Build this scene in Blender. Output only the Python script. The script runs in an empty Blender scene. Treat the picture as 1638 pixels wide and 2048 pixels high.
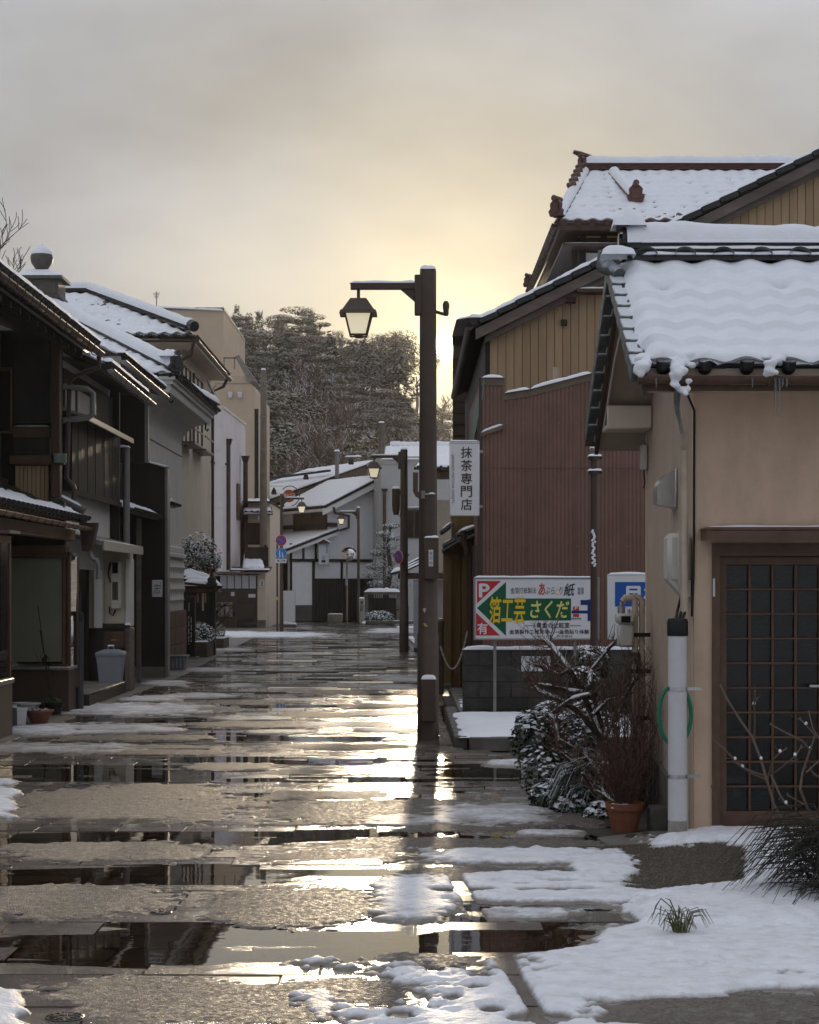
import bpy, bmesh, math, random
import numpy as np
from mathutils import Vector, Matrix
R = math.radians
# ---------------------------------------------------------------- camera, sky, sun, exposure
scene = bpy.context.scene
C = scene.collection
F, CX, HY, EYE = 3900.0, 819.0, 1172.0, 1.65      # photograph: focal length and horizon in pixels, eye height in metres
cam_d = bpy.data.cameras.new('camera')
cam_d.sensor_fit = 'VERTICAL'
cam_d.sensor_height = 36.0
cam_d.lens = F / 2048 * 36.0
cam_d.shift_y = (HY - 1024) / 2048
cam_d.clip_start = 0.1
cam_d.clip_end = 3000
cam = bpy.data.objects.new('camera', cam_d)
cam.location = (0, 0, EYE)
cam.rotation_euler = (R(90), 0, 0)
C.objects.link(cam)
scene.camera = cam

SUN_PX = (890, 694)
SUN_AZ = math.atan((SUN_PX[0] - CX) / F)
SUN_EL = math.atan((HY - SUN_PX[1]) / F)
SUN_DIR = Vector((math.sin(SUN_AZ) * math.cos(SUN_EL), math.cos(SUN_AZ) * math.cos(SUN_EL), math.sin(SUN_EL)))

world = bpy.data.worlds.new('World')
scene.world = world
world.use_nodes = True
wt = world.node_tree
wt.nodes.clear()


def wn(kind, **kw):
    n = wt.nodes.new(kind)
    for k, v in kw.items():
        setattr(n, k, v)
    return n


def wmath(op, a, b=None, c=None):
    n = wn('ShaderNodeMath', operation=op)
    for i, s in enumerate((a, b, c)):
        if s is None:
            continue
        if isinstance(s, (int, float)):
            n.inputs[i].default_value = s
        else:
            wt.links.new(s, n.inputs[i])
    return n.outputs[0]


sky = wn('ShaderNodeTexSky', sky_type='NISHITA')
sky.sun_disc = False
sky.sun_elevation = SUN_EL
sky.sun_rotation = SUN_AZ
sky.air_density = 1.0
sky.dust_density = 0.32
sky.ozone_density = 1.2
hsv = wn('ShaderNodeHueSaturation')
hsv.inputs['Saturation'].default_value = 0.85
hsv.inputs['Value'].default_value = 1.0
wt.links.new(sky.outputs[0], hsv.inputs['Color'])
# a thin even cloud veil with soft streaks lies over the whole sky
tc = wn('ShaderNodeTexCoord')
mp = wn('ShaderNodeMapping')
mp.inputs['Scale'].default_value = (5.0, 2.0, 9.0)
mp.inputs['Rotation'].default_value = (0.0, 0.25, 0.3)
wt.links.new(tc.outputs['Generated'], mp.inputs['Vector'])
nz = wn('ShaderNodeTexNoise')
nz.inputs['Scale'].default_value = 1.3
nz.inputs['Detail'].default_value = 6.0
nz.inputs['Roughness'].default_value = 0.55
wt.links.new(mp.outputs[0], nz.inputs['Vector'])
veil = wn('ShaderNodeMapRange')
veil.inputs['From Min'].default_value = 0.36
veil.inputs['From Max'].default_value = 0.68
veil.inputs['To Min'].default_value = 0.82
veil.inputs['To Max'].default_value = 0.99
wt.links.new(nz.outputs['Fac'], veil.inputs['Value'])
cloud_col = wn('ShaderNodeRGB')
cloud_col.outputs[0].default_value = (9.5, 9.9, 11.0, 1)
# the standard overcast veil: three times brighter overhead than at the horizon
nrm = wn('ShaderNodeVectorMath', operation='NORMALIZE')
wt.links.new(tc.outputs['Generated'], nrm.inputs[0])
sep = wn('ShaderNodeSeparateXYZ')
wt.links.new(nrm.outputs[0], sep.inputs[0])
cie = wmath('DIVIDE', wmath('MULTIPLY_ADD', wmath('MAXIMUM', sep.outputs['Z'], 0.0), 2.0, 1.0), 3.0)
ccol = wn('ShaderNodeVectorMath', operation='SCALE')
wt.links.new(cloud_col.outputs[0], ccol.inputs[0])
nz2 = wn('ShaderNodeTexNoise')
nz2.inputs['Scale'].default_value = 0.9
nz2.inputs['Detail'].default_value = 5.0
nz2.inputs['Roughness'].default_value = 0.5
mp2 = wn('ShaderNodeMapping')
mp2.inputs['Scale'].default_value = (3.2, 2.0, 7.5)
mp2.inputs['Rotation'].default_value = (0.0, -0.35, 0.0)
mp2.inputs['Location'].default_value = (1.7, 0.3, 4.4)
wt.links.new(nrm.outputs[0], mp2.inputs['Vector'])
wt.links.new(mp2.outputs[0], nz2.inputs['Vector'])
cl = wn('ShaderNodeMapRange')
cl.inputs['From Min'].default_value = 0.33
cl.inputs['From Max'].default_value = 0.67
cl.inputs['To Min'].default_value = 0.62
cl.inputs['To Max'].default_value = 1.26
wt.links.new(nz2.outputs['Fac'], cl.inputs['Value'])
wt.links.new(wmath('MULTIPLY', cie, cl.outputs[0]), ccol.inputs['Scale'])
vmix = wn('ShaderNodeMix', data_type='RGBA')
wt.links.new(veil.outputs[0], vmix.inputs['Factor'])
wt.links.new(hsv.outputs[0], vmix.inputs['A'])
wt.links.new(ccol.outputs[0], vmix.inputs['B'])
# the sun itself and the veil's warm aureole round it
dot = wn('ShaderNodeVectorMath', operation='DOT_PRODUCT')
wt.links.new(nrm.outputs[0], dot.inputs[0])
dot.inputs[1].default_value = SUN_DIR
ang = wmath('ARCCOSINE', wmath('MINIMUM', dot.outputs['Value'], 1.0))
disc = wmath('MULTIPLY', wmath('EXPONENT', wmath('MULTIPLY', wmath('POWER', wmath('DIVIDE', ang, R(0.30)), 4.0), -1.0)), 500.0)
glow = wmath('ADD', wmath('MULTIPLY', wmath('EXPONENT', wmath('DIVIDE', ang, -R(0.9))), 9.0),
             wmath('MULTIPLY', wmath('EXPONENT', wmath('DIVIDE', ang, -R(4.2))), 10.5))
gcol = wn('ShaderNodeVectorMath', operation='SCALE')
gcol.inputs[0].default_value = (1.0, 0.78, 0.34)
wt.links.new(glow, gcol.inputs['Scale'])
dcol = wn('ShaderNodeVectorMath', operation='SCALE')
dcol.inputs[0].default_value = (1.0, 0.88, 0.66)
wt.links.new(disc, dcol.inputs['Scale'])
a1 = wn('ShaderNodeVectorMath', operation='ADD')
wt.links.new(vmix.outputs['Result'], a1.inputs[0])
wt.links.new(gcol.outputs[0], a1.inputs[1])
a2 = wn('ShaderNodeVectorMath', operation='ADD')
wt.links.new(a1.outputs[0], a2.inputs[0])
wt.links.new(dcol.outputs[0], a2.inputs[1])
bg = wn('ShaderNodeBackground')
bg.inputs['Strength'].default_value = 0.06
wt.links.new(a2.outputs[0], bg.inputs['Color'])
wo = wn('ShaderNodeOutputWorld')
wt.links.new(bg.outputs[0], wo.inputs['Surface'])

sun_d = bpy.data.lights.new('sun', 'SUN')
sun_d.energy = 2.5
sun_d.angle = R(1.0)
sun_d.color = (1.0, 0.80, 0.55)
sun = bpy.data.objects.new('sun', sun_d)
sun.rotation_euler = SUN_DIR.to_track_quat('Z', 'Y').to_euler()
sun.location = (0, 60, 30)
C.objects.link(sun)

vs = scene.view_settings
vs.view_transform = 'Standard'
vs.look = 'None'
vs.exposure = 0.6
vs.gamma = 1.0
vs.use_curve_mapping = False
scene.cycles.use_denoising = True
scene.cycles.max_bounces = 6
scene.cycles.diffuse_bounces = 3
scene.cycles.glossy_bounces = 3
scene.cycles.transparent_max_bounces = 8
scene.cycles.transmission_bounces = 4
scene.cycles.caustics_reflective = False
scene.cycles.caustics_refractive = False
scene.cycles.sample_clamp_indirect = 4.0

# ---------------------------------------------------------------- helpers
def gy(y):                       # distance of the ground seen at image row y
    return F * EYE / (y - HY)


def PX(x, Y):                    # sideways metres of image column x at distance Y
    return (x - CX) / F * Y


def PZ(y, Y):                    # height of image row y at distance Y
    return EYE + (HY - y) / F * Y


def P(x, y, Y):
    return Vector((PX(x, Y), Y, PZ(y, Y)))


def hash2(ix, iy, seed):
    n = (ix.astype(np.int64) * 374761393 + iy.astype(np.int64) * 668265263 + seed * 974634777) & 0x7fffffff
    n = ((n ^ (n >> 13)) * 1274126177) & 0x7fffffff
    return ((n ^ (n >> 16)) & 0xffff) / 65535.0


def vnoise(x, y, seed=0):
    x = np.asarray(x, float); y = np.asarray(y, float)
    ix = np.floor(x); iy = np.floor(y)
    fx = x - ix; fy = y - iy
    fx = fx * fx * fx * (fx * (fx * 6 - 15) + 10); fy = fy * fy * fy * (fy * (fy * 6 - 15) + 10)
    a = hash2(ix, iy, seed); b = hash2(ix + 1, iy, seed); c = hash2(ix, iy + 1, seed); d = hash2(ix + 1, iy + 1, seed)
    return (a + (b - a) * fx) * (1 - fy) + (c + (d - c) * fx) * fy


def fbm(x, y, oct=4, seed=0, gain=0.5):
    s = 0; a = 1; t = 0
    for o in range(oct):
        s = s + a * vnoise(np.asarray(x) * 2 ** o, np.asarray(y) * 2 ** o, seed + o * 17)
        t += a; a *= gain
    return s / t                 # 0..1, mean about 0.5


class MB:
    """collects faces of ONE mesh"""
    def __init__(self, M=None):
        self.v = []; self.f = []; self.M = M

    def add(self, vs, fs):
        o = len(self.v)
        if self.M is not None:
            vs = [self.M @ Vector(p) for p in vs]
        self.v.extend([tuple(p) for p in vs])
        self.f.extend([tuple(i + o for i in f) for f in fs])
        return self

    def box(self, x0, x1, y0, y1, z0, z1, c=0.0):
        if x1 < x0: x0, x1 = x1, x0
        if y1 < y0: y0, y1 = y1, y0
        if z1 < z0: z0, z1 = z1, z0
        if c <= 0:
            vs = [(x, y, z) for z in (z0, z1) for y in (y0, y1) for x in (x0, x1)]
            return self.add(vs, [(0, 2, 3, 1), (4, 5, 7, 6), (0, 1, 5, 4), (2, 6, 7, 3), (0, 4, 6, 2), (1, 3, 7, 5)])
        c = min(c, (x1 - x0) * .45, (y1 - y0) * .45, (z1 - z0) * .45)
        bm = bmesh.new()
        bmesh.ops.create_cube(bm, size=1)
        for v in bm.verts:
            v.co = ((x0 + x1) / 2 + v.co.x * (x1 - x0), (y0 + y1) / 2 + v.co.y * (y1 - y0), (z0 + z1) / 2 + v.co.z * (z1 - z0))
        bmesh.ops.bevel(bm, geom=list(bm.edges), offset=c, segments=1, affect='EDGES')
        return self.bm(bm)

    def bm(self, bm):
        bm.verts.index_update()
        self.add([v.co.copy() for v in bm.verts], [[v.index for v in f.verts] for f in bm.faces])
        bm.free()
        return self

    def poly(self, pts, ext):
        """flat polygon pts pushed along ext (a closed prism)"""
        n = len(pts); e = Vector(ext)
        a = [Vector(p) for p in pts]; b = [p + e for p in a]
        return self.add(a + b, [tuple(range(n))[::-1], tuple(range(n, 2 * n))] + [(i, (i + 1) % n, n + (i + 1) % n, n + i) for i in range(n)])

    def tube(self, pts, r, n=8, caps=True):
        pts = [Vector(p) for p in pts]
        m = len(pts)
        rs = r if isinstance(r, (list, tuple)) else [r] * m
        vs = []
        ref = None
        for i, p in enumerate(pts):
            d = (pts[min(i + 1, m - 1)] - pts[max(i - 1, 0)])
            if d.length < 1e-9: d = Vector((0, 0, 1))
            d.normalize()
            if ref is None:
                ref = d.orthogonal().normalized()
            ref = ref - d * ref.dot(d)
            if ref.length < 1e-6: ref = d.orthogonal()
            ref.normalize()
            b = d.cross(ref)
            for k in range(n):
                t = 2 * math.pi * k / n
                vs.append(p + (ref * math.cos(t) + b * math.sin(t)) * rs[i])
        fs = []
        for i in range(m - 1):
            for k in range(n):
                k2 = (k + 1) % n
                fs.append((i * n + k, i * n + k2, (i + 1) * n + k2, (i + 1) * n + k))
        if caps:
            fs.append(tuple(range(n))[::-1]); fs.append(tuple(range((m - 1) * n, m * n)))
        return self.add(vs, fs)

    def lathe(self, prof, cx=0, cy=0, cz=0, n=16, sx=1, sy=1, rot=0):
        vs = []
        for r, z in prof:
            for k in range(n):
                t = 2 * math.pi * k / n + rot
                vs.append((cx + r * sx * math.cos(t), cy + r * sy * math.sin(t), cz + z))
        m = len(prof)
        fs = []
        for i in range(m - 1):
            for k in range(n):
                k2 = (k + 1) % n
                fs.append((i * n + k, i * n + k2, (i + 1) * n + k2, (i + 1) * n + k))
        fs.append(tuple(range(n))[::-1]); fs.append(tuple(range((m - 1) * n, m * n)))
        return self.add(vs, fs)

    def grid(self, Pt, nu, nv):
        """Pt: array (nv+1, nu+1, 3)"""
        vs = Pt.reshape(-1, 3).tolist()
        w = nu + 1
        fs = [(j * w + i, j * w + i + 1, (j + 1) * w + i + 1, (j + 1) * w + i) for j in range(nv) for i in range(nu)]
        return self.add(vs, fs)

    def mesh(self, name, mat, org=(0, 0, 0), smooth=True, ang=40):
        me = bpy.data.meshes.new(name)
        ox, oy, oz = org
        me.from_pydata([(a - ox, b - oy, c - oz) for a, b, c in self.v], [], self.f)
        for m in (mat if isinstance(mat, (list, tuple)) else [mat]):
            me.materials.append(m)
        if smooth:
            me.shade_smooth()
            me.set_sharp_from_angle(angle=R(ang))
        me.update()
        return me


ORG = {}                          # object -> world position of its origin


def tag(o, label=None, cat=None, group=None, kind=None):
    if label: o['label'] = label
    if cat: o['category'] = cat
    if group: o['group'] = group
    if kind: o['kind'] = kind
    return o


def thing(name, label, cat, base, group=None):
    o = bpy.data.objects.new(name, None)
    o.empty_display_size = 0.2
    C.objects.link(o)
    o.location = base
    ORG[o.name] = Vector(base)
    return tag(o, label, cat, group)


def part(name, mb, mat, parent, smooth=True, kind=None, ang=40, label=None):
    org = ORG[parent.name]
    me = mb if isinstance(mb, bpy.types.Mesh) else mb.mesh(name, mat, org, smooth, ang)
    o = bpy.data.objects.new(name, me)
    C.objects.link(o)
    o.parent = parent
    ORG[o.name] = org
    if kind: o['kind'] = kind
    if label: o['label'] = label
    return o


def piece(name, me, parent, loc, rot=None, scale=None):
    """a shared mesh placed under a parent at a world position"""
    o = bpy.data.objects.new(name, me)
    C.objects.link(o)
    o.parent = parent
    w = Vector(loc)
    o.location = w - ORG[parent.name]
    if rot is not None: o.rotation_euler = rot
    if scale is not None: o.scale = scale if isinstance(scale, (tuple, list)) else (scale,) * 3
    ORG[o.name] = w
    return o


def solo(name, mb, mat, label=None, cat=None, group=None, kind=None, base=None, smooth=True, ang=40):
    if base is None:
        a = np.array(mb.v)
        base = ((a[:, 0].min() + a[:, 0].max()) / 2, (a[:, 1].min() + a[:, 1].max()) / 2, a[:, 2].min())
    o = bpy.data.objects.new(name, mb.mesh(name, mat, base, smooth, ang))
    C.objects.link(o)
    o.location = base
    ORG[o.name] = Vector(base)
    return tag(o, label, cat, group, kind)


def copy_tree(o, delta, parent=None, **kw):
    c = o.copy()
    C.objects.link(c)
    if parent is None:
        c.location = o.location + Vector(delta)
    else:
        c.parent = parent
    ORG[c.name] = ORG[o.name] + Vector(delta)
    for ch in o.children:
        copy_tree(ch, delta, c)
    tag(c, **kw)
    return c


def text_mesh(body, mat, origin, u, v, w, h, bold=0.0, ext=0.0015, line=1.0, fill=False, shear=0.0, stretch=True):
    """letters fitted into the rectangle origin + u*w + v*h (u, v unit vectors), as a mesh builder"""
    cu = bpy.data.curves.new('lettering', 'FONT')
    cu.body = body
    cu.size = 1.0
    cu.align_x = 'CENTER'
    cu.space_line = line
    cu.shear = shear
    cu.resolution_u = 3
    ob = bpy.data.objects.new('lettering', cu)
    C.objects.link(ob)
    dg = bpy.context.evaluated_depsgraph_get()
    me = bpy.data.meshes.new_from_object(ob.evaluated_get(dg))
    bpy.data.objects.remove(ob)
    co = np.empty(len(me.vertices) * 3); me.vertices.foreach_get('co', co); co = co.reshape(-1, 3)
    lo, hi = co.min(0), co.max(0)
    sx = w / max(hi[0] - lo[0], 1e-6); sy = h / max(hi[1] - lo[1], 1e-6)
    if not stretch:
        sx = sy = min(sx, sy)
    u = Vector(u).normalized(); v = Vector(v).normalized(); n = u.cross(v)
    o = Vector(origin)
    cxs = (w - (hi[0] - lo[0]) * sx) / 2
    mb = MB()
    sh_ = [(0, 0)] + ([(-1, 0), (1, 0), (0, 1), (0, -1)] if bold > 0 else [])     # heavier strokes: copies set a little aside
    for q, (a, b) in enumerate(sh_):
        vs = [o + u * ((p[0] - lo[0] + a * bold) * sx + cxs) + v * ((p[1] - lo[1] + b * bold) * sy) + n * (ext + q * .0004) for p in co]
        mb.add(vs, [list(p.vertices) for p in me.polygons])
    bpy.data.meshes.remove(me)
    return mb


# ---------------------------------------------------------------- materials
MATS = {}
SNOWC = (0.80, 0.825, 0.875)


def pmat(name, col, rough=0.6, var=0.2, scale=6.0, bump=0.0, bscale=60.0, metal=0.0, spec=0.4, stretch=(1, 1, 1),
         dirt=0.0, dirtcol=(0.03, 0.025, 0.02), dscale=1.5, rnd=0.0, snow=0.0, snow_lo=0.25, snow_hi=0.55, snow_scale=14.0, rvar=0.0,
         trans=0.0, emit=0.0, emitcol=None, coat=0.0, ior=1.45, alpha=1.0, bdist=0.01):
    if name in MATS: return MATS[name]
    m = bpy.data.materials.new(name)
    m.use_nodes = True
    t = m.node_tree
    b = t.nodes['Principled BSDF']
    L = t.links.new

    def N(k, **kw):
        n = t.nodes.new(k)
        for a, c in kw.items(): setattr(n, a, c)
        return n
    tcn = N('ShaderNodeTexCoord')
    mpn = N('ShaderNodeMapping')
    mpn.inputs['Scale'].default_value = stretch
    L(tcn.outputs['Object'], mpn.inputs['Vector'])
    if rnd > 0:
        oi = N('ShaderNodeObjectInfo')
        sc_ = N('ShaderNodeVectorMath', operation='SCALE')
        cmb = N('ShaderNodeCombineXYZ')
        for i in range(3): L(oi.outputs['Random'], cmb.inputs[i])
        L(cmb.outputs[0], sc_.inputs[0]); sc_.inputs['Scale'].default_value = 37.0
        L(sc_.outputs[0], mpn.inputs['Location'])
    n1 = N('ShaderNodeTexNoise')
    n1.inputs['Scale'].default_value = scale
    n1.inputs['Detail'].default_value = 6
    n1.inputs['Roughness'].default_value = 0.65
    L(mpn.outputs[0], n1.inputs['Vector'])
    r1 = N('ShaderNodeMapRange')
    r1.inputs['From Min'].default_value = 0.28; r1.inputs['From Max'].default_value = 0.72
    r1.inputs['To Min'].default_value = 1 - var; r1.inputs['To Max'].default_value = 1 + var
    L(n1.outputs['Fac'], r1.inputs['Value'])
    fac = r1.outputs[0]
    if rnd > 0:
        rr = N('ShaderNodeMapRange')
        rr.inputs['To Min'].default_value = 1 - rnd; rr.inputs['To Max'].default_value = 1 + rnd
        L(oi.outputs['Random'], rr.inputs['Value'])
        mm = N('ShaderNodeMath', operation='MULTIPLY')
        L(fac, mm.inputs[0]); L(rr.outputs[0], mm.inputs[1])
        fac = mm.outputs[0]
    cs = N('ShaderNodeVectorMath', operation='SCALE')
    cs.inputs[0].default_value = col[:3]
    L(fac, cs.inputs['Scale'])
    out = cs.outputs[0]
    if dirt > 0:
        n2 = N('ShaderNodeTexNoise')
        n2.inputs['Scale'].default_value = dscale
        n2.inputs['Detail'].default_value = 8
        n2.inputs['Roughness'].default_value = 0.7
        mp2 = N('ShaderNodeMapping')
        mp2.inputs['Scale'].default_value = (1.6, 1.6, 0.45)
        L(tcn.outputs['Object'], mp2.inputs['Vector'])
        L(mp2.outputs[0], n2.inputs['Vector'])
        r2 = N('ShaderNodeMapRange')
        r2.inputs['From Min'].default_value = 0.48; r2.inputs['From Max'].default_value = 0.78
        r2.inputs['To Max'].default_value = dirt
        L(n2.outputs['Fac'], r2.inputs['Value'])
        mx = N('ShaderNodeMix', data_type='RGBA')
        L(r2.outputs[0], mx.inputs['Factor']); L(out, mx.inputs['A'])
        mx.inputs['B'].default_value = (*dirtcol, 1)
        out = mx.outputs['Result']
    rsock = None
    if snow > 0:
        ge = N('ShaderNodeNewGeometry')
        sx = N('ShaderNodeSeparateXYZ')
        L(ge.outputs['Normal'], sx.inputs[0])
        n3 = N('ShaderNodeTexNoise')
        n3.inputs['Scale'].default_value = snow_scale
        n3.inputs['Detail'].default_value = 4
        L(tcn.outputs['Object'], n3.inputs['Vector'])
        ad = N('ShaderNodeMath', operation='MULTIPLY_ADD')
        L(n3.outputs['Fac'], ad.inputs[0]); ad.inputs[1].default_value = 1.2
        ad.inputs[2].default_value = -0.6
        a2_ = N('ShaderNodeMath', operation='ADD')
        L(sx.outputs['Z'], a2_.inputs[0]); L(ad.outputs[0], a2_.inputs[1])
        r3 = N('ShaderNodeMapRange')
        r3.inputs['From Min'].default_value = snow_lo; r3.inputs['From Max'].default_value = snow_hi
        r3.inputs['To Max'].default_value = snow
        L(a2_.outputs[0], r3.inputs['Value'])
        mx = N('ShaderNodeMix', data_type='RGBA')
        L(r3.outputs[0], mx.inputs['Factor']); L(out, mx.inputs['A'])
        mx.inputs['B'].default_value = (*SNOWC, 1)
        out = mx.outputs['Result']
        rm = N('ShaderNodeMapRange')
        rm.inputs['To Min'].default_value = rough; rm.inputs['To Max'].default_value = 0.8
        L(r3.outputs[0], rm.inputs['Value'])
        rsock = rm.outputs[0]
    L(out, b.inputs['Base Color'])
    if rvar > 0 and rsock is None:
        rm = N('ShaderNodeMapRange')
        rm.inputs['From Min'].default_value = 0.3; rm.inputs['From Max'].default_value = 0.7
        rm.inputs['To Min'].default_value = max(rough - rvar, 0.02); rm.inputs['To Max'].default_value = min(rough + rvar, 1)
        n4 = N('ShaderNodeTexNoise')
        n4.inputs['Scale'].default_value = scale * 0.7
        n4.inputs['Detail'].default_value = 5
        L(mpn.outputs[0], n4.inputs['Vector'])
        L(n4.outputs['Fac'], rm.inputs['Value'])
        rsock = rm.outputs[0]
    if rsock is not None: L(rsock, b.inputs['Roughness'])
    else: b.inputs['Roughness'].default_value = rough
    b.inputs['Metallic'].default_value = metal
    b.inputs['Specular IOR Level'].default_value = spec
    b.inputs['IOR'].default_value = ior
    b.inputs['Coat Weight'].default_value = coat
    b.inputs['Alpha'].default_value = alpha
    if trans > 0: b.inputs['Transmission Weight'].default_value = trans
    if emit > 0:
        b.inputs['Emission Color'].default_value = (*(emitcol or col), 1)
        b.inputs['Emission Strength'].default_value = emit
    if bump > 0:
        n5 = N('ShaderNodeTexNoise')
        n5.inputs['Scale'].default_value = bscale
        n5.inputs['Detail'].default_value = 4
        L(mpn.outputs[0], n5.inputs['Vector'])
        bp = N('ShaderNodeBump')
        bp.inputs['Strength'].default_value = bump
        bp.inputs['Distance'].default_value = bdist
        L(n5.outputs['Fac'], bp.inputs['Height'])
        L(bp.outputs[0], b.inputs['Normal'])
    MATS[name] = m
    return m


def film_mat(name, tint, rough, ior=1.33, bump=0.0, bscale=8.0):
    """clear sheet: reflects by Fresnel, else shows what is behind it"""
    m = bpy.data.materials.new(name)
    m.use_nodes = True
    t = m.node_tree
    t.nodes.clear()
    o = t.nodes.new('ShaderNodeOutputMaterial')
    fr = t.nodes.new('ShaderNodeFresnel'); fr.inputs['IOR'].default_value = ior
    tr = t.nodes.new('ShaderNodeBsdfTransparent'); tr.inputs[0].default_value = (*tint, 1)
    gl = t.nodes.new('ShaderNodeBsdfGlossy'); gl.inputs['Roughness'].default_value = rough
    gl.inputs[0].default_value = (1, 1, 1, 1)
    mx = t.nodes.new('ShaderNodeMixShader')
    if bump > 0:
        tcn = t.nodes.new('ShaderNodeTexCoord')
        nn = t.nodes.new('ShaderNodeTexNoise'); nn.inputs['Scale'].default_value = bscale; nn.inputs['Detail'].default_value = 3
        bp = t.nodes.new('ShaderNodeBump'); bp.inputs['Strength'].default_value = bump; bp.inputs['Distance'].default_value = 0.01
        t.links.new(tcn.outputs['Object'], nn.inputs['Vector'])
        t.links.new(nn.outputs['Fac'], bp.inputs['Height'])
        t.links.new(bp.outputs[0], gl.inputs['Normal'])
    t.links.new(fr.outputs[0], mx.inputs[0]); t.links.new(tr.outputs[0], mx.inputs[1]); t.links.new(gl.outputs[0], mx.inputs[2])
    t.links.new(mx.outputs[0], o.inputs['Surface'])
    return m


SNOW = pmat('snow', (0.84, 0.86, 0.90), 0.65, 0.05, 5, bump=0.35, bscale=22, spec=0.25, bdist=0.02)
SNOWG = pmat('trodden_snow', (0.80, 0.82, 0.86), 0.6, 0.10, 9, bump=0.55, bscale=38, spec=0.3, bdist=0.015, dirt=0.55, dirtcol=(0.40, 0.375, 0.35), dscale=5)


def thin_snow():
    """trodden snow: where it lies thin the wet ground greys it"""
    m = SNOWG
    t = m.node_tree
    b = t.nodes['Principled BSDF']
    old = b.inputs['Base Color'].links[0].from_socket
    at = t.nodes.new('ShaderNodeAttribute'); at.attribute_name = 'depth'
    nz_ = t.nodes.new('ShaderNodeTexNoise'); nz_.inputs['Scale'].default_value = 30; nz_.inputs['Detail'].default_value = 4
    tc_ = t.nodes.new('ShaderNodeTexCoord'); t.links.new(tc_.outputs['Object'], nz_.inputs['Vector'])
    ma = t.nodes.new('ShaderNodeMath'); ma.operation = 'MULTIPLY_ADD'; ma.inputs[1].default_value = 0.016; ma.inputs[2].default_value = -0.008
    t.links.new(nz_.outputs['Fac'], ma.inputs[0])
    ad = t.nodes.new('ShaderNodeMath'); ad.operation = 'ADD'
    t.links.new(at.outputs['Fac'], ad.inputs[0]); t.links.new(ma.outputs[0], ad.inputs[1])
    mr = t.nodes.new('ShaderNodeMapRange'); mr.inputs['From Min'].default_value = 0.001; mr.inputs['From Max'].default_value = 0.017
    t.links.new(ad.outputs[0], mr.inputs['Value'])
    mx = t.nodes.new('ShaderNodeMix'); mx.data_type = 'RGBA'
    mx.inputs['A'].default_value = (0.23, 0.205, 0.18, 1)
    t.links.new(mr.outputs[0], mx.inputs['Factor']); t.links.new(old, mx.inputs['B'])
    t.links.new(mx.outputs['Result'], b.inputs['Base Color'])


thin_snow()
SLUSH = pmat('slush', (0.15, 0.128, 0.105), 0.68, 0.5, 70, bump=1.0, bscale=130, spec=0.38, rvar=0.22, dirt=0.55, dirtcol=(0.40, 0.39, 0.38), dscale=9, bdist=0.012)
WATER = film_mat('puddle_water', (0.62, 0.55, 0.47), 0.015, 1.36, 0.04, 5.0)
STONE = pmat('wet_flagstone', (0.135, 0.112, 0.09), 0.22, 0.35, 3.0, bump=0.6, bscale=120, spec=0.62, rnd=0.35, rvar=0.16, bdist=0.006, coat=0.5)
JOINT = pmat('joint_mortar', (0.045, 0.038, 0.03), 0.5, 0.3, 20, bump=0.4, bscale=90)
CONC = pmat('wet_concrete', (0.17, 0.155, 0.135), 0.5, 0.25, 5, bump=0.5, bscale=90, dirt=0.5, dscale=2, rvar=0.15)
STUCCO = pmat('tan_stucco', (0.66, 0.49, 0.355), 0.85, 0.10, 3, bump=0.5, bscale=160, dirt=0.45, dirtcol=(0.36, 0.275, 0.205), dscale=1.6, spec=0.2)
SIDING = pmat('pale_tan_siding', (0.52, 0.40, 0.31), 0.8, 0.10, 4, bump=0.4, bscale=120, dirt=0.3, dirtcol=(0.22, 0.17, 0.14), dscale=1.4, spec=0.2)
WOODD = pmat('dark_timber', (0.030, 0.023, 0.018), 0.6, 0.45, 5, bump=0.4, bscale=40, stretch=(1, 1, 0.12), dirt=0.4, dirtcol=(0.07, 0.055, 0.045), dscale=2)
WOODB = pmat('brown_timber', (0.075, 0.045, 0.028), 0.55, 0.45, 6, bump=0.4, bscale=40, stretch=(1, 1, 0.12), dirt=0.4)
WOODH = pmat('brown_beam', (0.085, 0.050, 0.030), 0.55, 0.45, 6, bump=0.4, bscale=40, stretch=(0.15, 0.15, 1), dirt=0.5)
WOODG = pmat('grey_weathered_timber', (0.15, 0.125, 0.105), 0.75, 0.35, 6, bump=0.4, bscale=40, stretch=(0.2, 0.2, 1), dirt=0.4)
PLANKT = pmat('tan_plank', (0.40, 0.285, 0.17), 0.7, 0.16, 5, bump=0.3, bscale=40, stretch=(1, 1, 0.15), rnd=0.12, dirt=0.25, dirtcol=(0.15, 0.11, 0.07))
BLACKW = pmat('black_stained_board', (0.014, 0.012, 0.011), 0.5, 0.5, 7, bump=0.35, bscale=50, stretch=(1, 1, 0.15), dirt=0.4, dirtcol=(0.035, 0.03, 0.026))
PLASTER = pmat('white_plaster', (0.66, 0.64, 0.60), 0.85, 0.06, 3, bump=0.2, bscale=60, dirt=0.25, dirtcol=(0.38, 0.35, 0.31), dscale=1.0, spec=0.2)
PLASTERB = pmat('bright_white_plaster', (0.80, 0.80, 0.82), 0.85, 0.05, 3, bump=0.2, bscale=60, dirt=0.15, dirtcol=(0.5, 0.5, 0.5), spec=0.2)
BEIGEW = pmat('beige_render', (0.64, 0.54, 0.44), 0.85, 0.07, 2, bump=0.2, bscale=60, dirt=0.25, dirtcol=(0.33, 0.28, 0.23), spec=0.2)
PINKW = pmat('pinkish_grey_render', (0.68, 0.62, 0.62), 0.8, 0.06, 2, bump=0.2, bscale=60, dirt=0.22, dirtcol=(0.32, 0.28, 0.26), dscale=0.7, spec=0.25)
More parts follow.
